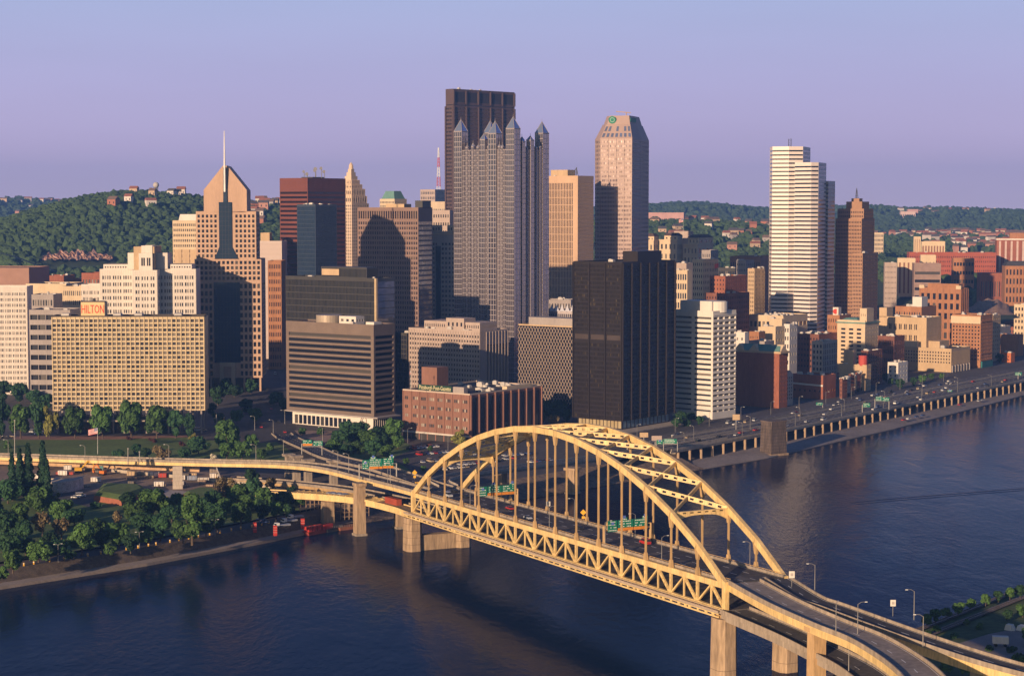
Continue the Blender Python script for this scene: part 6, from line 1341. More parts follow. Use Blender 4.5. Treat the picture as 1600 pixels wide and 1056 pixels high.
# south shore
SS = [(1700, 880), (1600, 918), (1500, 955), (1430, 985), (1380, 1000), (1300, 1042), (1245, 1100), (1100, 1260), (1900, 1400), (2200, 900)]
sheet('south_shore', SS, 2.6, pmat('shore_ground', (.07, .10, .035), .95, var=.35, scale=.06, fine=.4))
sheet('yard', [(1480, 1010), (1545, 990), (1700, 960), (1750, 1040), (1600, 1030), (1520, 1040)], 2.62, pmat('yard_concrete', (.22, .19, .18), .9, var=.2))
for i, (y0, y1) in enumerate(((985, 921), (1000, 934))):
    a, b = G(1420, y0+6, 2.6), G(1720, y1-48, 2.6); a = a-(b-a)*.35; x = Vector(((b-a).y, -(b-a).x, 0)).normalized()
    t = thing('railway_track', ('far', 'near')[i]+' railway track on the south shore embankment at lower right', 'railway', a)
    mb = MB(); mb.add([a-x*2.6, a+x*2.6, b+x*2.6, b-x*2.6, a-x*1.6+V(0, 0, .6), a+x*1.6+V(0, 0, .6), b+x*1.6+V(0, 0, .6), b-x*1.6+V(0, 0, .6)], [(0, 1, 5, 4), (2, 3, 7, 6), (4, 5, 6, 7), (3, 0, 4, 7)]); mb.build('ballast', pmat('ballast', (.15, .13, .12), .95, var=.3), t)
    for s_ in (-.72, .72): mb = MB(); mb.beam(a+x*s_+V(0, 0, .75), b+x*s_+V(0, 0, .75), .16, .2); mb.build('rail', pmat('rail_steel', (.30, .25, .22), .35, metal=.7), t)
    mb = MB(); n = int((b-a).length/2)
    for k in range(n): q = a.lerp(b, k/n); mb.beam(q-x*1.3+V(0, 0, .61), q+x*1.3+V(0, 0, .61), .3, .1)
    mb.build('sleepers', BARK, t, kind='stuff')
def trailer(label, p, ang, l=7, w=2.6, h=3.0, m=WALU):
    t = thing('trailer', label, 'trailer', p); mb = MB(); mb.box(p, l, w, p.z+1, p.z+1+h, ang); mb.build('box_body', m, t)
    ca, sa = math.cos(ang), math.sin(ang)
    for x_ in (-.3, .3):
        for y_ in (-.45, .45):
            c = Vector((p.x+ca*l*x_-sa*w*y_, p.y+sa*l*x_+ca*w*y_, p.z+.55)); dd = Vector((-sa, ca, 0))*.14; mb = MB(); mb.tube(c-dd, c+dd, .55, 10); mb.build('wheel', pmat('tyre', (.02, .02, .02), .9), t)
trailer('white box trailer parked in the yard at lower right', G(1563, 1009, 2.62), -.15, 5.2, 2.5, 2.4)
mb = MB(); r = random.Random(4); c0 = G(1592, 982, 2.62); t = thing('tarp_pile', 'pile of white wrapped bundles at the right edge of the yard', 'pile', c0)
for k in range(7):
    c = c0+V(r.uniform(-6, 8), r.uniform(-2, 3), 0); mb = MB(); mb.box(c, r.uniform(2.5, 4), r.uniform(2, 3), c.z-.02, c.z+r.uniform(1, 2.2), r.uniform(0, 3), .7); mb.build('bundle', WH, t)
# ------------------------------------------------------------------ park site details
p = G(277, 764, 7); t = thing('concrete_pylon', 'free-standing tall pale concrete slab left over in the construction site', 'pylon', p)
mb = MB(); mb.box(p+V(0, 1.5, 0), 5.0, 2.6, 7, 18.6, .12, .97); mb.build('slab', pmat('pylon_concrete', (.46, .40, .34), .9, var=.2, streak=True, bump=.3), t)
mb = MB()
for k in range(1, 6): mb.box(p+V(0, 1.5, 0), 5.02*(1-.03*k/6)+.02, 2.63, 7+k*1.95, 7.05+k*1.95, .12)
mb.build('joint', MATS['joint_dark'], t)
def mound(name, label, px, h, top=.82):
    t = thing(name, label, 'bastion', G(px[0][0], px[0][1], 7)); pts = [G(x, y, 7) for x, y in px]
    mb = MB(); mb.prism(pts, 6.9, 7+h, .97, cap=False); mb.build('brick_wall', BRICK, t); c = sum(pts, V(0, 0, 0))/len(pts)
    q = [c+(v-c)*.97 for v in pts]; mb = MB(); mb.prism([(v.x, v.y) for v in q], 7+h, 7+h+1.6, .75); mb.build('grass_top', GRASSM, t)
mound('fort_bastion', 'grass-topped brick bastion wall left of the concrete slab', [(146, 782), (190, 790), (232, 775), (222, 766), (160, 764)], 2.6)
mound('fort_bastion', 'low grassy brick bastion in shade behind the park trees', [(300, 792), (352, 785), (350, 772), (310, 770), (285, 778)], 2.2)
sheet('museum_terrace', [(222, 769), (268, 765), (300, 768), (290, 778), (240, 782)], 7.05, GREYC)
p = G(100, 766, 7); t = thing('ruined_abutment', 'broken whitish concrete abutment under the demolished ramp beside the conifers', 'abutment', p)
pts = [G(78, 768, 7), G(90, 770, 7), G(112, 767, 7), G(128, 763, 7)]
mb = MB(); wallrun(mb, spline(pts, 5), 2.0, 0, 5.6); mb.build('wall', pmat('rough_white_concrete', (.50, .46, .43), .95, var=.45, scale=.5, fine=1.5, bump=.8), t)
mb = MB(); q = [v+V(0, 0, 5.6) for v in spline(pts, 5)]; strip(mb, q, [v+V(1.5, 9, .4) for v in q]); mb.build('broken_deck', CONC, t)
r = random.Random(3); mb = MB()
for k in range(40):
    c = G(r.uniform(76, 92), r.uniform(760, 772), 7); mb.box(c, r.uniform(.6, 2), r.uniform(.6, 1.6), 6.9, 7+r.uniform(.4, 1.6), r.uniform(0, 3), .6)
mb.build('rubble', CONC, t, kind='stuff')
t = thing('retaining_wall', 'long stepped concrete wall supporting the viaduct above the construction site', 'wall', G(150, 733, 7))
w1 = spline([G(-80, 722, 7), G(60, 727, 7), G(160, 731, 7), G(240, 734, 7), G(312, 737, 7)], 5); mb = MB(); wallrun(mb, w1, 1.0, -.1, 4.0); mb.build('wall', pmat('orange_concrete', (.50, .33, .19), .9, var=.25, streak=True), t)
mb = MB(); wallrun(mb, [v+V(0, 0, 4.0) for v in w1], 1.3, 0, .35); mb.build('coping', CONC, t)
t = thing('retaining_wall', 'low concrete barrier wall sloping through the construction site', 'wall', G(300, 745, 7)); w2 = spline([G(175, 737, 7), G(260, 745, 7), G(330, 752, 7), G(400, 760, 7), G(445, 768, 7)], 5); mb = MB(); wallrun(mb, w2, .8, -.1, 1.6); mb.build('wall', CONC, t)
# scaffolding under the stripped ramp
for i, (x, y) in enumerate(((532, 812), (478, 806), (550, 806))):
    b = G(x, y, 3); t = thing('scaffold', ('tall tube scaffold beside the yellowish pier', 'tube scaffold under the left part of the stripped ramp', 'tube scaffold right behind the tall slender pier')[i], 'scaffold', b)
    for gx in range(5):
        mb = MB()
        for gy in range(2):
            q = b+V(gx*2.0, gy*2.5, 0); mb.tube(q, q+V(0, 0, 10), .11, 5)
        for k in range(5): q = b+V(gx*2.0, 0, 2*k+1.5); mb.tube(q, q+V(0, 2.5, 0), .08, 4)
        mb.build('frame', pmat('rust_tube', (.34, .24, .17), .7), t)
    mb = MB()
    for k in range(5):
        for gy in range(2): q = b+V(0, gy*2.5, 2*k+1.5); mb.tube(q, q+V(8, 0, 0), .08, 4)
    mb.build('ledger', MATS['rust_tube'], t)
# stripped beams lying over the lower ramp
t = thing('beam_stack', 'bare yellow floor beams laid across the stripped lower ramp', 'beams', G(480, 766, 15))
lp = spline(LOWP, 5)
for k in range(6, 22):
    p, d = along(lp, 12+k*4.2); x = Vector((d.y, -d.x, 0)); mb = MB(); mb.beam(p-x*.2+V(0, 0, .5), p+x*8.4+V(0, 0, .5), .5, .7); mb.build('beam', YEL, t)
p, d = along(lp, 62); t = thing('tarp_sheet', 'blue grey plastic sheeting spread on the stripped ramp', 'tarp', p); mb = MB(); x = Vector((d.y, -d.x, 0))
for k in range(6): mb.hexa([p+x*2+d*k*2.2+V(0, 0, .86), p+x*6+d*k*2.2+V(0, 0, .86), p+x*6+d*(k+1)*2.2+V(0, 0, .86), p+x*2+d*(k+1)*2.2+V(0, 0, .86)], [v+V(0, 0, .1+.25*(k % 2)) for v in (p+x*2+d*k*2.2+V(0, 0, .86), p+x*6+d*k*2.2+V(0, 0, .86), p+x*6+d*(k+1)*2.2+V(0, 0, .86), p+x*2+d*(k+1)*2.2+V(0, 0, .86))])
mb.build('sheet', pmat('blue_sheet', (.24, .28, .38), .6), t)
p, d = along(lp, 24); t = thing('site_container', 'rusty red container standing on the lower ramp behind the tall pier', 'container', p+V(2, 5, .2)); q = p+V(2, 6, .0)
mb = MB(); mb.box(q, 11, 2.6, q.z+.1, q.z+2.8, math.atan2(d.y, d.x)); mb.build('body', pmat('container_red', (.34, .07, .035), .7, var=.2), t)
mb = MB()
for k in range(12): c = q+d*(-5+k*.9); mb.box(c, .18, 2.72, q.z+.3, q.z+2.6, math.atan2(d.y, d.x))
mb.build('rib', pmat('rib_red', (.27, .05, .03), .7), t)
# ------------------------------------------------------------------ vehicles
TYRE = pmat('tyre', (.02, .02, .02), .9); GLC = pmat('car_glass', (.02, .025, .03), .15, spec=.6, var=.05)
def car_proto(name, kind, paint, label):
    t = thing(name, label, {'sedan': 'car', 'van': 'van', 'truck': 'truck'}[kind])
    L_, w, h0, h1 = {'sedan': (4.6, 1.8, .95, 1.45), 'van': (5.2, 2.0, 1.3, 2.2), 'truck': (7.5, 2.4, 1.3, 2.7)}[kind]
    def prof_(pts, w0, nm, m):
        mb = MB(); n = len(pts); mb.add([(x, -w0/2, z) for x, z in pts]+[(x, w0/2, z) for x, z in pts], [tuple(range(n)), tuple(range(2*n-1, n-1, -1))]+[(i, n+i, n+(i+1) % n, (i+1) % n) for i in range(n)]); mb.build(nm, m, t)
    if kind == 'truck':
        prof_([(-3.7, .8), (3.7, .8), (3.7, 1.2), (-3.7, 1.2)], 2.2, 'chassis', TYRE)
        prof_([(1.7, 1.2), (3.75, 1.2), (3.7, 1.9), (3.3, 2.7), (1.7, 2.7)], 2.3, 'cab', paint); prof_([(3.2, 1.9), (3.73, 1.9), (3.4, 2.5), (3.2, 2.5)], 2.33, 'windscreen', GLC)
        prof_([(-3.7, 1.2), (1.4, 1.2), (1.4, 1.9), (-3.7, 1.9)], 2.4, 'bed', pmat('truck_bed', (.25, .27, .33), .6))
    else:
        z0 = .35; prof_([(-L_/2, z0), (L_/2, z0), (L_/2, h0*.75), (L_/2-.25, h0*.88), (L_*.22, h0), (-L_*.36, h0), (-L_/2, h0*.95)], w, 'body', paint)
        if kind == 'sedan': g = [(-L_*.34, h0), (L_*.2, h0), (L_*.06, h1-.05), (-L_*.22, h1-.05)]; rf_ = [(-L_*.22, h1-.05), (L_*.06, h1-.05), (L_*.04, h1), (-L_*.2, h1)]
        else: g = [(-L_*.48, h0), (L_*.32, h0), (L_*.2, h1-.1), (-L_*.46, h1-.1)]; rf_ = [(-L_*.46, h1-.1), (L_*.2, h1-.1), (L_*.18, h1), (-L_*.45, h1)]
        prof_(g, w*.88, 'window', GLC); prof_(rf_, w*.84, 'roof', paint)
    for x in (-.31, .31):
        for y in (-1, 1): mb = MB(); mb.tube((x*L_, y*(w/2-.18), .34), (x*L_, y*(w/2+.02), .34), .34, 10); mb.build('wheel', TYRE, t)
    return t
CP = {c: pmat('paint_'+c, rgb, .35, var=.04, spec=.6) for c, rgb in (('white', (.75, .74, .72)), ('silver', (.45, .46, .48)), ('red', (.42, .03, .025)), ('blue', (.05, .09, .24)), ('black', (.02, .02, .022)), ('tan', (.40, .31, .2)), ('green', (.04, .13, .09)))}
CARS = {(c, k): None for c in CP for k in ('sedan', 'van')}
for (c, k) in CARS: CARS[(c, k)] = car_proto('parked_car' if k == 'sedan' else 'parked_van', k, CP[c], c)
rv = random.Random(21)
def park(where, group, spots, kinds=('white', 'silver', 'red', 'blue', 'black', 'white', 'tan', 'silver'), name=None):
    spots = sorted(spots, key=lambda s_: PX(s_[0])[0]); cnt = {}
    for p, a in spots:
        c = rv.choice(kinds); k = 'van' if rv.random() < .22 else 'sedan'; i = cnt.get((c, k), 0); cnt[(c, k)] = i+1
        o = copy_tree(CARS[(c, k)], p, a, None, f'{nth(i)} {c} {"van" if k == "van" else "car"} from the left {where}', group)
        if name: o.name = name
sp_ = []
for (x, y, n) in ((655, 712, 9), (660, 724, 7), (690, 735, 7), (760, 722, 9), (830, 724, 6), (640, 703, 8), (690, 716, 9), (720, 728, 9), (668, 738, 6), (790, 714, 8)):
    a = G(x, y, 7.02)
    for i in range(n):
        if rv.random() < .86: sp_.append((a+Vector((.82, .57, 0))*2.7*(i+.5)+Vector((-.57, .82, 0))*2.5, R(125)+rv.choice((0, math.pi))))
park('in the parking lot left of the arch', 'cars in the parking lot', sp_)
sp_ = [(G(x, y, 7.02), R(5)) for x, y in ((2, 683), (8, 684), (16, 683), (52, 676), (62, 676), (128, 674), (134, 674), (142, 673), (176, 674), (214, 674), (310, 673), (318, 673), (60, 679), (290, 671))]
park('on the street before the hotel', 'cars before the hotel', sp_)
sp_ = [(G(x, y, 7.03), R(100)) for x, y in ((424, 640), (418, 610), (430, 585), (421, 560), (427, 540), (419, 525), (424, 510), (436, 660), (408, 668), (445, 676))]
park('in the shaded street canyon', 'cars in the street canyon', sp_, ('red', 'white', 'silver', 'black', 'red'), 'car')
dirn = math.atan2(126, 90)
sp_ = []
for k in range(46):
    s_ = rv.uniform(80, 560); p, d = along(EP, s_); x = Vector((d.y, -d.x, 0)); q = p-x*rv.choice((37.5, 44, 51, 58)); sp_.append((V(q.x, q.y, 7.03), math.atan2(d.y, d.x)))
park('on the riverside street by the brick blocks', 'cars on the riverside street', sp_)
sp_ = []
for k in range(34):
    p, d = along(EP, 20+k*16+rv.uniform(0, 8)); x = Vector((d.y, -d.x, 0)); q = p-x*rv.choice((3.5, 7.5, 11.5, 17.5, 24, 28)); sp_.append((q+V(0, 0, .02), math.atan2(d.y, d.x)))
park('driving on the expressway deck', 'cars on the expressway', sp_, name='car')
sp_ = []
for px, py in ((1412, 657), (1420, 655), (1432, 652), (1442, 650), (1500, 633), (1530, 627), (1535, 626)): sp_.append((G(px, py, 2.7), R(50)))
park('on the wharf below the expressway', 'cars on the wharf', sp_, ('red', 'blue', 'white', 'silver'))
sp_ = [(BP(s_, y, ZD+.02), BANG+(0 if y < 11 else math.pi)) for s_, y in ((22, 7), (28, 12.5), (70, 13), (98, 7.5), (132, 12.5), (175, 16.5), (9, 16))]
park('driving on the upper deck of the arch bridge', 'cars on the arch bridge', sp_, ('red', 'black', 'red', 'black', 'silver'), 'car')
sp_ = [(G(x, y, 7.02), a) for x, y, a in ((332, 795, .5), (338, 796, .5), (408, 813, .3), (412, 817, .3), (126, 776, .2), (118, 778, .2))]
park('under the park trees', 'cars under the park trees', sp_, ('white', 'silver', 'blue'))
for (c, k), o in CARS.items(): drop_tree(o)
tp = car_proto('pickup_truck', 'truck', CP['white'], 'white cab flatbed truck, nearest of the row by the water left of the arch')
tp.location = G(441, 825, 6.4); tp.rotation_euler = (0, 0, R(210))
for i, (x, y) in enumerate(((452, 818), (462, 812))): copy_tree(tp, G(x, y, 6.6), R(215), None, nth(i+1)+' white cab flatbed truck of the row by the water left of the arch')
def red_box(label, x, y):
    p = G(x, y, 5); t = thing('signal_box', label, 'signal box', p); mb = MB(); mb.box(p, 1.5, 1.5, 4, 8.6, .3); mb.build('cabinet', pmat('signal_red', (.45, .04, .028), .5), t)
    for k in range(3): mb = MB(); mb.box(p, 1.56, 1.56, 5.4+k*1.1, 5.6+k*1.1, .3); mb.build('stripe', pmat('stripe_pink', (.6, .3, .26), .6), t)
red_box('tall red signal box beside the steps at the river walk', 398, 828); red_box('tall red signal box left of the white cab trucks', 430, 833); red_box('tall red signal box right of the white cab trucks', 473, 822)
def barge(label, p, l, w, ang, m, boxes):
    t = thing('work_barge', label, 'barge', p); ca, sa = math.cos(ang), math.sin(ang); P_ = lambda x, y: Vector((p.x+ca*x-sa*y, p.y+sa*x+ca*y, 0))
    mb = MB(); lo_ = [P_(x, y)+V(0, 0, -.6) for x, y in ((-l*.45, -w/2), (l*.45, -w/2), (l*.45, w/2), (-l*.45, w/2))]; hi_ = [P_(x, y)+V(0, 0, 1.5) for x, y in ((-l/2, -w/2), (l/2, -w/2), (l/2, w/2), (-l/2, w/2))]; mb.hexa(lo_, hi_); mb.build('hull', m, t)
    for k in range(boxes):
        c = P_(-l*.34+k*l*.68/max(1, boxes-1), 0); mb = MB(); mb.box(c, l*.6/boxes, w*.7, 1.5, 3.7, ang); mb.build('crate', pmat('signal_red', (.45, .04, .028), .5), t)
    mb = MB()
    for k in range(9): c = P_(-l*.48+k*l*.12, -w*.48); mb.tube(c+V(0, 0, 1.5), c+V(0, 0, 2.5), .06, 4)
    mb.build('rail_post', GALV, t)
barge('red work barge with a row of red crates moored at the bank', G(492, 833, 0), 13, 5, .9, pmat('barge_red', (.30, .05, .03), .8, var=.25), 4)
barge('rust brown open barge moored under the ramp beside the tall pier', G(541, 826, 0), 11, 5.5, .7, pmat('barge_brown', (.25, .10, .06), .9, var=.3), 0)
barge('dark work float with deck clutter right of the red barge', G(518, 829, 0), 10, 4, .9, DM, 1)
def excavator(label, p, a, m, sc_=1.0):
    t = thing('excavator', label, 'excavator', p); ca, sa = math.cos(a)*sc_, math.sin(a)*sc_; P_ = lambda x, y, z: (p.x+ca*x-sa*y, p.y+sa*x+ca*y, p.z+z*sc_)
    for y in (-1.1, 1.1): mb = MB(); mb.beam(P_(-1.9, y, .45), P_(1.9, y, .45), .6*sc_, .9*sc_); mb.build('track', TYRE, t)
    mb = MB(); mb.beam(P_(-2.2, 0, 1.7), P_(1.2, 0, 1.7), 2.5*sc_, 1.5*sc_); mb.build('body', m, t); mb = MB(); mb.beam(P_(.2, .6, 2.9), P_(1.6, .6, 2.9), 1.1*sc_, 1.3*sc_); mb.build('cab', GLC, t)
    mb = MB(); mb.beam(P_(1, -.3, 2), P_(4, -.3, 5.4), .5*sc_, .6*sc_); mb.beam(P_(4, -.3, 5.4), P_(6.4, -.3, 4.2), .45*sc_, .55*sc_); mb.build('boom', m, t); mb = MB(); mb.beam(P_(6.4, -.3, 4.3), P_(6.8, -.3, 1.8), .4*sc_, .45*sc_); mb.beam(P_(6.9, -.3, 1.9), P_(6.1, -.3, 1.0), 1*sc_, .9*sc_); mb.build('bucket', m, t)
YM = pmat('machine_yellow', (.60, .34, .03), .5)
excavator('yellow excavator with arched boom on the construction site', G(124, 738, 7), .2, YM, 1.15); excavator('orange excavator near the teal drum on the construction site', G(160, 742, 7), 2.6, pmat('machine_orange', (.55, .16, .03), .5)); excavator('small yellow excavator at the right of the construction site', G(345, 752, 7), 2.2, YM, .8)
def site_box(name, cat, label, x, y, l, w, h, m, a=.1):
    p = G(x, y, 7); t = thing(name, label, cat, p); mb = MB(); mb.box(p, l, w, 7.3, 7+h, a); mb.build('body', m, t); mb = MB()
    for k in (-.35, 0, .35): mb.box(p+V(math.cos(a)*l*k, math.sin(a)*l*k, 0), .25, w+.08, 7.35, 6.95+h, a)
    mb.build('rib', pmat('box_rib', (.2, .15, .12), .8), t); mb = MB(); mb.box(p, l*.9, w*.8, 7, 7.3, a); mb.build('skid', TYRE, t)
RC = MATS['signal_red']
for i, (x, y) in enumerate(((92, 742), (101, 742), (110, 742))): site_box('barrier_stack', 'barriers', nth(i)+' red barrier stack from the left on the construction site', x, y, 3, 1.2, 1.7, RC)
site_box('site_container', 'container', 'small white site container near the yellow excavator', 106, 734, 4, 2.4, 2.6, WH); site_box('site_container', 'container', 'teal drum container on the construction site', 158, 737, 2.4, 2.2, 3.2, pmat('teal_paint', (.06, .30, .33), .6))
site_box('dump_truck', 'truck', 'tan dump truck body on the construction site', 206, 743, 5, 2.5, 2.4, TAN); site_box('dump_truck', 'truck', 'white lorry body on the construction site left of the slab', 240, 745, 6, 2.5, 2.8, WH); site_box('dump_truck', 'truck', 'red lorry body on the construction site left of the slab', 254, 746, 4, 2.4, 2.4, RC)
site_box('site_container', 'container', 'blue grey container right of the concrete slab', 300, 750, 5, 2.4, 2.4, pmat('blue_sheet', (.24, .28, .38), .6)); site_box('site_container', 'container', 'silver container right of the concrete slab', 318, 752, 6, 2.4, 2.2, UNIT)
rs = random.Random(9)
kinds_ = [('concrete_barrier', 'barrier', 'pale concrete barrier', 3.5, .8, 1.1, CONC), ('pipe_stack', 'pipes', 'rust pipe stack', 4, 1.6, 1.2, MATS['rust_tube']), ('timber_stack', 'timber', 'tan timber stack', 3.2, 2, 1.4, TAN), ('site_cabin', 'cabin', 'white site cabin', 5, 2.4, 2.6, WH), ('skip', 'skip', 'dark steel skip', 3.5, 2, 1.5, DM), ('orange_barrel', 'barrel', 'orange barrel pair', 1.2, 1.2, 1.3, MATS['machine_orange'])]
spots_ = sorted((rs.uniform(60, 440), rs.random()) for _ in range(46)); cn_ = {}
for x, f_ in spots_:
    y0_, y1_ = interp([(60, 732), (200, 737), (310, 741), (440, 757)], x), interp([(60, 764), (150, 764), (200, 762), (330, 761), (440, 762)], x)
    nm, ct, lb, l, w, h, m = rs.choice(kinds_); i = cn_.get(nm, 0); cn_[nm] = i+1
    site_box(nm, ct, f'{nth(i)} {lb} from the left on the construction site', x, y0_+(y1_-y0_)*f_, l, w, h, m, rs.uniform(-.4, .4))
pl_ = prof(LEFT, [(11.5, 6.0)])[0]; pl_ = spline(pl_[1:6], 8)
for k in range(26):
    p, d = along(pl_, 12+k*6.1+rs.uniform(-1.5, 1.5)); x = Vector((d.y, -d.x, 0)); p = p+x*rs.uniform(-.4, .4)
    t = thing('barrel', nth(k)+' small yellow barrel from the left along the stone steps', 'barrel', p, 'barrels along the steps'); mb = MB(); mb.cyl(p.x, p.y, .38, p.z-.3, p.z+1.0, 8); mb.build('drum', YM, t); mb = MB(); mb.cyl(p.x, p.y, .4, p.z+.55, p.z+.75, 8); mb.build('band', WHITE, t)
b = G(349, 763, 7); t = thing('crane', 'thin lattice crane boom leaning over the park trees', 'crane', b); mb = MB(); tp_ = AT(338, 730, b.y)
for dx in (-.4, .4): mb.beam(b+V(dx, 0, 1), tp_+V(dx*.4, 0, 0), .16, .16)
for k in range(12): mb.beam(b.lerp(tp_, k/12)+V(-.4+.02*k, 0, 1), b.lerp(tp_, (k+1)/12)+V(.4-.02*k, 0, 0), .1, .1)
mb.build('boom', UNIT, t); mb = MB(); mb.box(b, 4, 2.6, 7.4, 9.2, .2); mb.build('carriage', YM, t)
# ------------------------------------------------------------------ lamps, signs, flags
def lamp_proto(h, arm, two=False):
    t = thing('street_lamp', 'lamp', 'street lamp'); mb = MB(); mb.tube((0, 0, 0), (0, 0, h), .15, 6, .09); mb.build('pole', GALV, t)
    for s_ in ((1, -1) if two else (1,)):
        mb = MB(); mb.tube((0, 0, h-.1), (s_*arm*.5, 0, h+.5), .08, 5); mb.tube((s_*arm*.5, 0, h+.5), (s_*arm, 0, h+.55), .07, 5); mb.build('arm', GALV, t)
        mb = MB(); mb.box((s_*(arm+.4), 0), 0.8, .3, h+.42, h+.6, 0, .8); mb.build('lamp_head', WHITE, t)
    return t
LP, LT = lamp_proto(8.6, 2.0), lamp_proto(7, 1.1, True)
def lamps(where, lst, proto, group):
    lst = sorted(lst, key=lambda q: PX(q[0])[0])
    for i, (p, a) in enumerate(lst): copy_tree(proto, p, a, None, f'{nth(i)} {"twin-armed " if proto is LT else ""}street lamp from the left {where}', group)
lamps('on the arch bridge deck', [(BP(s_, y, ZD), BANG+(math.pi/2 if y < 10 else -math.pi/2)) for s_, y in ((-33, 1.4), (56, 1.7), (112, BW-1.7), (128, 1.7), (160, BW-1.7), (172, 1.7), (212, 1.7), (236, BW-1))], LP, 'lamps on the bridge')
lamps('along the right approach roads', [(G(1273, 925, 30.2), R(190)), (G(1428, 968, 28.6), R(190)), (G(1306, 991, 29.9), 1.2), (G(1340, 990, 29.8), R(10)), (G(1326, 1052, 20), 0), (G(1442, 1010, 28), R(180))], LP, 'lamps on the right approaches')
lamps('along the curving viaduct and its roads', [(G(x, y, z), R(180)) for x, y, z in ((133, 722, 14), (264, 721, 16.5), (400, 722, 20), (13, 712, 12), (528, 733, 23.5), (545, 738, 24), (578, 752, 24.5), (610, 755, 24.8), (443, 712, 14), (340, 676, 7), (427, 678, 7), (445, 662, 7), (398, 672, 7), (504, 690, 7))], LP, 'lamps along the viaduct')
lamps('on the riverside promenade', [(G(91, 878, 6.2), .5), (G(218, 858, 6.2), .5), (G(336, 838, 6.2), .5)], LT, 'lamps on the promenade')
es = []
for k in range(15):
    p, d = along(EP, 15+k*34); x = Vector((d.y, -d.x, 0)); es.append((p-x*(14.5 if k % 2 else .6), math.atan2(d.y, d.x)+math.pi/2))
for k in range(12):
    p, d = along(EP, 60+k*44); x = Vector((d.y, -d.x, 0)); q = p-x*62; es.append((V(q.x, q.y, 7), math.atan2(d.y, d.x)-math.pi/2))
lamps('along the expressway and riverside street', es, LP, 'lamps along the expressway')
lamps('at the newspaper building corner', [(G(x, y, 7), R(20)) for x, y in ((659, 700), (700, 705), (637, 692), (655, 770))], LP, 'lamps by the newspaper building')
drop_tree(LP); drop_tree(LT)
SG, SO = pmat('sign_green', (.01, .17, .11), .5, var=.05), pmat('sign_orange', (.62, .23, .03), .5)
LEG = pmat('sign_legend', (.7, .75, .7), .5, var=.02)
def gantry(label, c, ang, panels, posts, hgt, post_m=GALV, z0=None):
    """panels: (x, z, w, h, strip) in metres across the sign; posts: x positions"""
    t = thing('overhead_sign', label, 'road sign', c); ca, sa = math.cos(ang), math.sin(ang); P_ = lambda x, y, z: Vector((c.x+ca*x-sa*y, c.y+sa*x+ca*y, c.z+z))
    for x in posts:
        mb = MB(); mb.tube(P_(x, .5, 0), P_(x, .5, hgt+1.5), .28, 6); mb.tube(P_(x, 1.3, 0), P_(x, 1.3, hgt+1.5), .28, 6); mb.build('post', post_m, t)
    x0, x1 = min(list(posts)+[p[0]-p[2]/2 for p in panels]), max(list(posts)+[p[0]+p[2]/2 for p in panels])
    mb = MB(); mb.beam(P_(x0, .6, hgt), P_(x1, .6, hgt), .35, .35); mb.beam(P_(x0, .6, hgt+1.4), P_(x1, .6, hgt+1.4), .3, .3)
    k = 0
    while x0+k*1.5 < x1-1.4: mb.beam(P_(x0+k*1.5, .6, hgt+(1.4 if k % 2 else 0)), P_(x0+k*1.5+1.5, .6, hgt+(0 if k % 2 else 1.4)), .15, .15); k += 1
    mb.build('truss', post_m, t); r = random.Random(int(c.x*7))
    for x, z, w, h, st_ in panels:
        mb = MB(); mb.beam(P_(x-w/2, 0, hgt+z+h/2), P_(x+w/2, 0, hgt+z+h/2), .15, h); pn = mb.build('panel', SG, t)
        mb = MB()
        rows = max(2, int(h/.85))
        for j in range(rows):
            zz_ = hgt+z+h*(j+.5)/rows; xx = x-w*.42
            while xx < x+w*.36:
                l_ = r.uniform(.25, .7); 
                if r.random() < .8 and xx+l_ < x+w*.42: mb.beam(P_(xx, -.1, zz_), P_(xx+l_, -.1, zz_), .04, .32)
                xx += l_+.22
        mb.build('lettering', LEG, pn)
        if w < 4.2:
            mb = MB(); mb.prism([(P_(x-.55+a, -.14, 0).x, P_(x-.55+a, -.14, 0).y) for a in (0, 1.1)]+[(P_(x-.55+a, -.2, 0).x, P_(x-.55+a, -.2, 0).y) for a in (1.1, 0)], c.z+hgt+z+h*.62, c.z+hgt+z+h*.62+1.0); mb.build('shield', pmat('shield_blue', (.10, .16, .48), .5), pn)
        if st_: mb = MB(); mb.beam(P_(x-w/2, 0, hgt+z-.56), P_(x+w/2, 0, hgt+z-.56), .15, 1.1); mb.build('exit_strip', SO, pn)
def bgan(label, s_, y0=1.2):
    c = BP(s_, BW/2, ZD); gantry(label, c, BANG+math.pi/2, [(-6.6, -.6, 3.8, 4.0, 0), (-1.2, .6, 6.2, 2.8, 1), (-1.8, 3.4, 2.4, .9, 0), (5.0, .6, 5.6, 2.8, 1), (6.8, 3.4, 2.2, .9, 0)], (-9.6, 9.6), 5.6, YELB)
bgan('green overhead sign with orange strips spanning the bridge deck behind the left hangers', 62); bgan('green overhead sign with orange strips near the right end of the arch', 172)
c = G(592, 748, 24.8); gantry('green and orange overhead sign on silver posts left of the arch', c, R(12), [(-6.2, -.8, 3.0, 4.2, 0), (-1.4, .3, 6.2, 3.6, 1), (-2.6, 3.9, 2.6, 1, 0), (4.4, .5, 4.8, 3.6, 1), (6, 4.1, 2.4, 1, 0)], (-9.0, 8.4), 5.5)
c = G(488, 712, 17.5); gantry('small green and orange overhead sign over the descending approach road', c, R(5), [(-2.6, 1.6, 5, 2.0, 1), (3.0, 0.4, 5, 2.6, 0)], (-5.6, 5.2), 5.0)
def gan2(label, s_, off, panels, posts, flip=0, h=5.5):
    p, d = along(EP, s_); x = Vector((d.y, -d.x, 0)); q = p-x*off; gantry(label, q, math.atan2(d.y, d.x)-math.pi/2+flip, panels, posts, h)
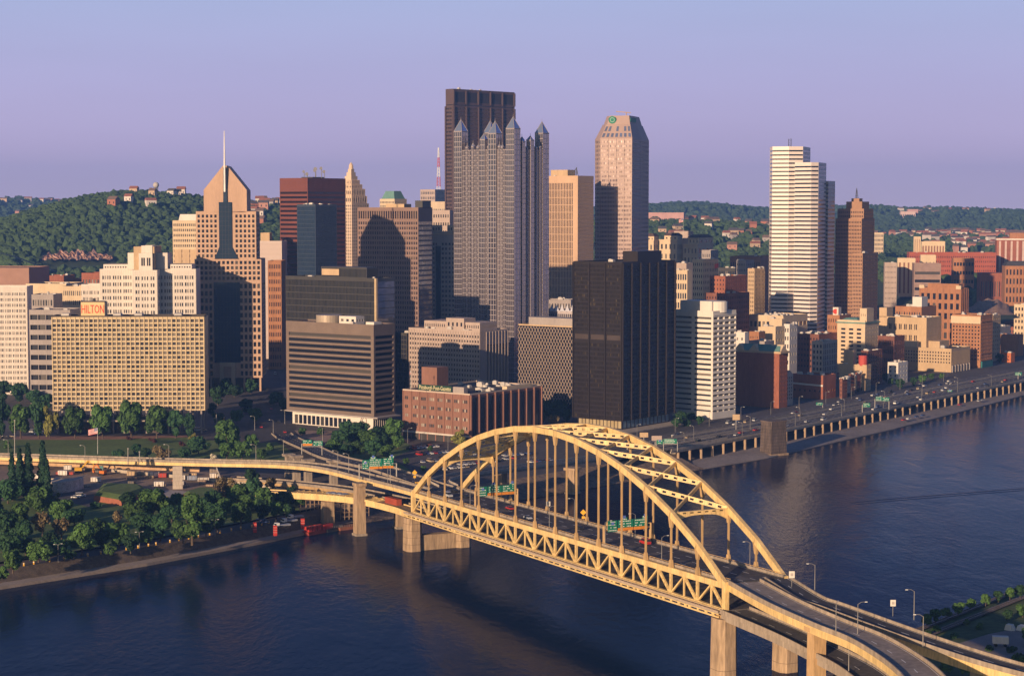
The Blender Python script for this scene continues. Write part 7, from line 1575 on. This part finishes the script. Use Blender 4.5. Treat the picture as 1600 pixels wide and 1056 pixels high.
c = G(1040, 705, 10.4); gantry('green overhead sign on posts over the expressway right of the arch crown', c, R(-4), [(-3.4, 0, 3.6, 2.4, 0), (2.6, .4, 7.6, 2.6, 0)], (-6, -1.2, 6.8), 4.2)
c = G(1354, 646, 10); gantry('small green overhead sign left of the pair over the expressway', c, 0, [(0, 0, 4.6, 2.8, 0)], (-2.8,), 4.4)
c = G(1378, 640, 10); gantry('wide green overhead sign right of the pair over the expressway', c, 0, [(-2.2, .2, 4.4, 3, 0), (2.6, 0, 4.8, 2.6, 0)], (-4.8, 5), 6.0)
c = G(1280, 640, 7); gantry('tiny green sign beyond the expressway before the red brick hall', c, 0, [(0, 0, 4.6, 2, 0)], (2.6,), 3.2)
c = G(1591, 596, 8); gantry('bright green sign at the right border above the expressway', c, 0, [(0, 0, 5.4, 2.6, 0)], (0,), 5)
c = G(1484, 618, 7); gantry('tiny green and orange sign below the tan office colonnade', c, 0, [(0, 0, 3.6, 1.2, 1)], (1.6,), 3)
def billboard(label, x, y, w, h, hp, m):
    c = G(x, y, 10); t = thing('sign_board', label, 'sign', c); mb = MB(); mb.tube(c, c+V(0, 0, hp), .25, 6); mb.build('post', GALV, t); mb = MB(); mb.beam(c+V(-w/2, -.3, hp+h/2), c+V(w/2, -.3, hp+h/2), .25, h); mb.build('board', m, t)
    for k in (-1, 0, 1): mb = MB(); mb.beam(c+V(k*w*.33, -.05, hp), c+V(k*w*.33, -.05, hp+h), .15, .15); mb.build('brace', GALV, t)
billboard('pale back of a road sign standing left of the expressway overhead sign', 1006, 692, 5, 2.8, 3.5, TAN); billboard('pinkish back of a large sign near the near-black tower foot', 1026, 700, 6, 2.8, 4.5, GP); billboard('square pale sign back near the white balcony tower', 1150, 672, 4.5, 3.6, 6.5, TAN)
def plate(label, p, w, m, hp=3):
    t = thing('sign_plate', label, 'sign', p); mb = MB(); mb.tube(p, p+V(0, 0, hp+w), .1, 5); mb.build('post', GALV, t); mb = MB(); mb.beam(p+V(-w/2, -.15, hp+w*.6), p+V(w/2, -.15, hp+w*.6), .08, w*1.2); mb.build('board', m, t)
    mb = MB(); mb.beam(p+V(-w*.25, -.21, hp+w*.6), p+V(w*.25, -.21, hp+w*.6), .03, w*.5); mb.build('symbol', pmat('grey_ink', (.4, .36, .34), .6), t)
plate('white square sign on the right approach just after the arch', G(1237, 917, 30.3), 1.8, WH); plate('white square sign on the far parapet at the right approach', G(1395, 962, 28.8), 1.6, WH); plate('white square sign under the left bridge overhead sign', BP(88, BW-1, ZD), 1.6, WH, 3); plate('white square sign near the middle of the arch deck', BP(166, BW-1, ZD), 1.5, WH, 3.4)
def diamond(label, p):
    t = thing('warning_sign', label, 'sign', p); mb = MB(); mb.tube(p, p+V(0, 0, 4.8), .1, 5); mb.build('post', GALV, t); mb = MB(); c = p+V(0, -.15, 4.2); mb.prism([(c.x-.01, c.y)]*1+[(c.x+.01, c.y)], 0, 0) if False else None
    mb.add([c+V(-1.2, 0, 0), c+V(0, 0, -1.2), c+V(1.2, 0, 0), c+V(0, 0, 1.2), c+V(-1.2, .08, 0), c+V(0, .08, -1.2), c+V(1.2, .08, 0), c+V(0, .08, 1.2)], [(0, 1, 2, 3), (7, 6, 5, 4), (0, 4, 5, 1), (1, 5, 6, 2), (2, 6, 7, 3), (3, 7, 4, 0)]); mb.build('board', pmat('warning_yellow', (.70, .38, .03), .5), t); mb = MB(); mb.beam(p+V(-.6, -.15, 2.2), p+V(.6, -.15, 2.2), .08, 1.0); mb.build('speed_plate', MATS['warning_yellow'], t)
diamond('yellow diamond warning sign on the far side of the arch deck', BP(118, BW-1, ZD)); diamond('yellow diamond warning sign beside the crash barrel left of the arch', G(648, 752, 24)); 
p = G(655, 757, 24.8); t = thing('crash_cushion', 'yellow crash barrel cushion at the ramp split left of the arch', 'crash barrier', p)
for k in range(4): mb = MB(); mb.cyl(p.x+k*1.0-1.4, p.y+.3*k, .55, p.z, p.z+1.3, 10); mb.build('barrel', YM, t)
# flags
def flag(label, base, top, w, h, flap, us=True, m=None):
    t = thing('flagpole', label, 'flag', base); mb = MB(); mb.tube(base, top, .12, 6, .06); mb.build('pole', WHITE, t); 
    def P_(u, v): return top+V(-flap*u*w, .5*math.sin(u*5)*.6, -v*h-u*w*.22)
    if us:
        for nm, mm, rows in (('red_stripes', pmat('flag_red', (.55, .04, .05), .8), range(0, 13, 2)), ('white_stripes', pmat('flag_white', (.7, .68, .66), .8), range(1, 13, 2))):
            mb = MB()
            for j in rows:
                for i in range(8):
                    if i < 3 and j < 7: continue
                    mb.quad(P_(i/8, (j+1)/13), P_((i+1)/8, (j+1)/13), P_((i+1)/8, j/13), P_(i/8, j/13))
            mb.build(nm, mm, t)
        mb = MB()
        for i in range(3): mb.quad(P_(i/8, 7/13), P_((i+1)/8, 7/13), P_((i+1)/8, 0), P_(i/8, 0))
        cn = mb.build('canton', pmat('flag_blue', (.05, .06, .22), .8), t); mb = MB()
        for i in range(5):
            for j in range(4): q = P_((i+.6)*.07, (j+.6)*.125)+V(0, -.12, 0); mb.quad(q+V(-.1, 0, -.1), q+V(.1, 0, -.1), q+V(.1, 0, .1), q+V(-.1, 0, .1))
        mb.build('star', MATS['flag_white'], cn)
    else:
        mb = MB()
        for i in range(6): mb.quad(P_(i/6, 1), P_((i+1)/6, 1), P_((i+1)/6, 0), P_(i/6, 0))
        mb.build('cloth', m, t)
b = G(152.5, 709, 7); flag('American flag flying on a tall pole over the park lawn', b, AT(152.5, 668, b.y), 5.4, 3.4, 1)
b = AT(642, 608, 1166); flag('small faded flag on the newspaper building roof', b, AT(642, 579, 1166), 2.2, 2, .4)
b = AT(1122, 425, 1910); flag('red flag on the cream block with many square windows', b, AT(1123, 411, 1910), 5, 4.5, .8, False, pmat('flag_plain_red', (.6, .08, .06), .8))
b = AT(1067.5, 369, 2120); flag('red and white flag above the three-wing cream building', b, AT(1067.5, 341, 2120), 6, 4, .8)
for i, (x, y0, y1) in enumerate(((200, 725, 701), (218, 722, 706), (23, 712, 657), (338, 671, 645), (350, 671, 652))):
    b = G(x, y0, (14.5, 15, 12, 7, 7)[i]); t = thing('utility_pole', nth(i)+' bare steel pole near the viaduct, in order of the list along the park', 'pole', b); t['label'] = ('thick silver post left of centre on the viaduct edge', 'second thinner silver post on the viaduct edge', 'tall mast with lamp ring at the left border of the park', 'white flag post beside the hotel stilts', 'orange marker post in the street before the garden')[i]; mb = MB(); mb.tube(b, AT(x, y1, b.y), .3, 6, .2); mb.build('shaft', GALV if i != 4 else YM, t); mb = MB(); q = AT(x, y1, b.y); mb.box(q, .8, .8, q.z, q.z+.4); mb.build('cap', GALV, t)
pp2 = [(271, 16), (286, 20), (294, 18), (302, 16), (304.5, 17)]
for i, (x, _) in enumerate(pp2):
    b = G(x, 670, 7); t = thing('flagpole', nth(i)+' bare white flagpole from the left in front of the hotel slab', 'flagpole', b, 'bare flagpoles before the hotel'); mb = MB(); mb.tube(b, AT(x, (650, 630, 632, 634, 636)[i], b.y), .16, 6, .1); mb.build('pole', WHITE, t); mb = MB(); mb.cyl(b.x, b.y, .5, 7, 7.5); mb.build('base', CONC, t)

# ------------------------------------------------------------------ evening air
mb = MB(); mb.box((0, 4450), 10000, 9300, -6, 345); hz_ = bpy.data.materials.new('evening_air'); hz_.use_nodes = True
n_, l_ = hz_.node_tree.nodes, hz_.node_tree.links; n_.remove(n_['Principled BSDF']); pv = n_.new('ShaderNodeVolumePrincipled')
pv.inputs['Color'].default_value = (.18, .40, 1.0, 1); pv.inputs['Density'].default_value = 7e-5; pv.inputs['Anisotropy'].default_value = 0
l_.new(pv.outputs[0], n_['Material Output'].inputs['Volume'])
hb = mb.build('haze', hz_, kind='stuff'); hb['label'] = 'pale blue evening haze over the whole city'
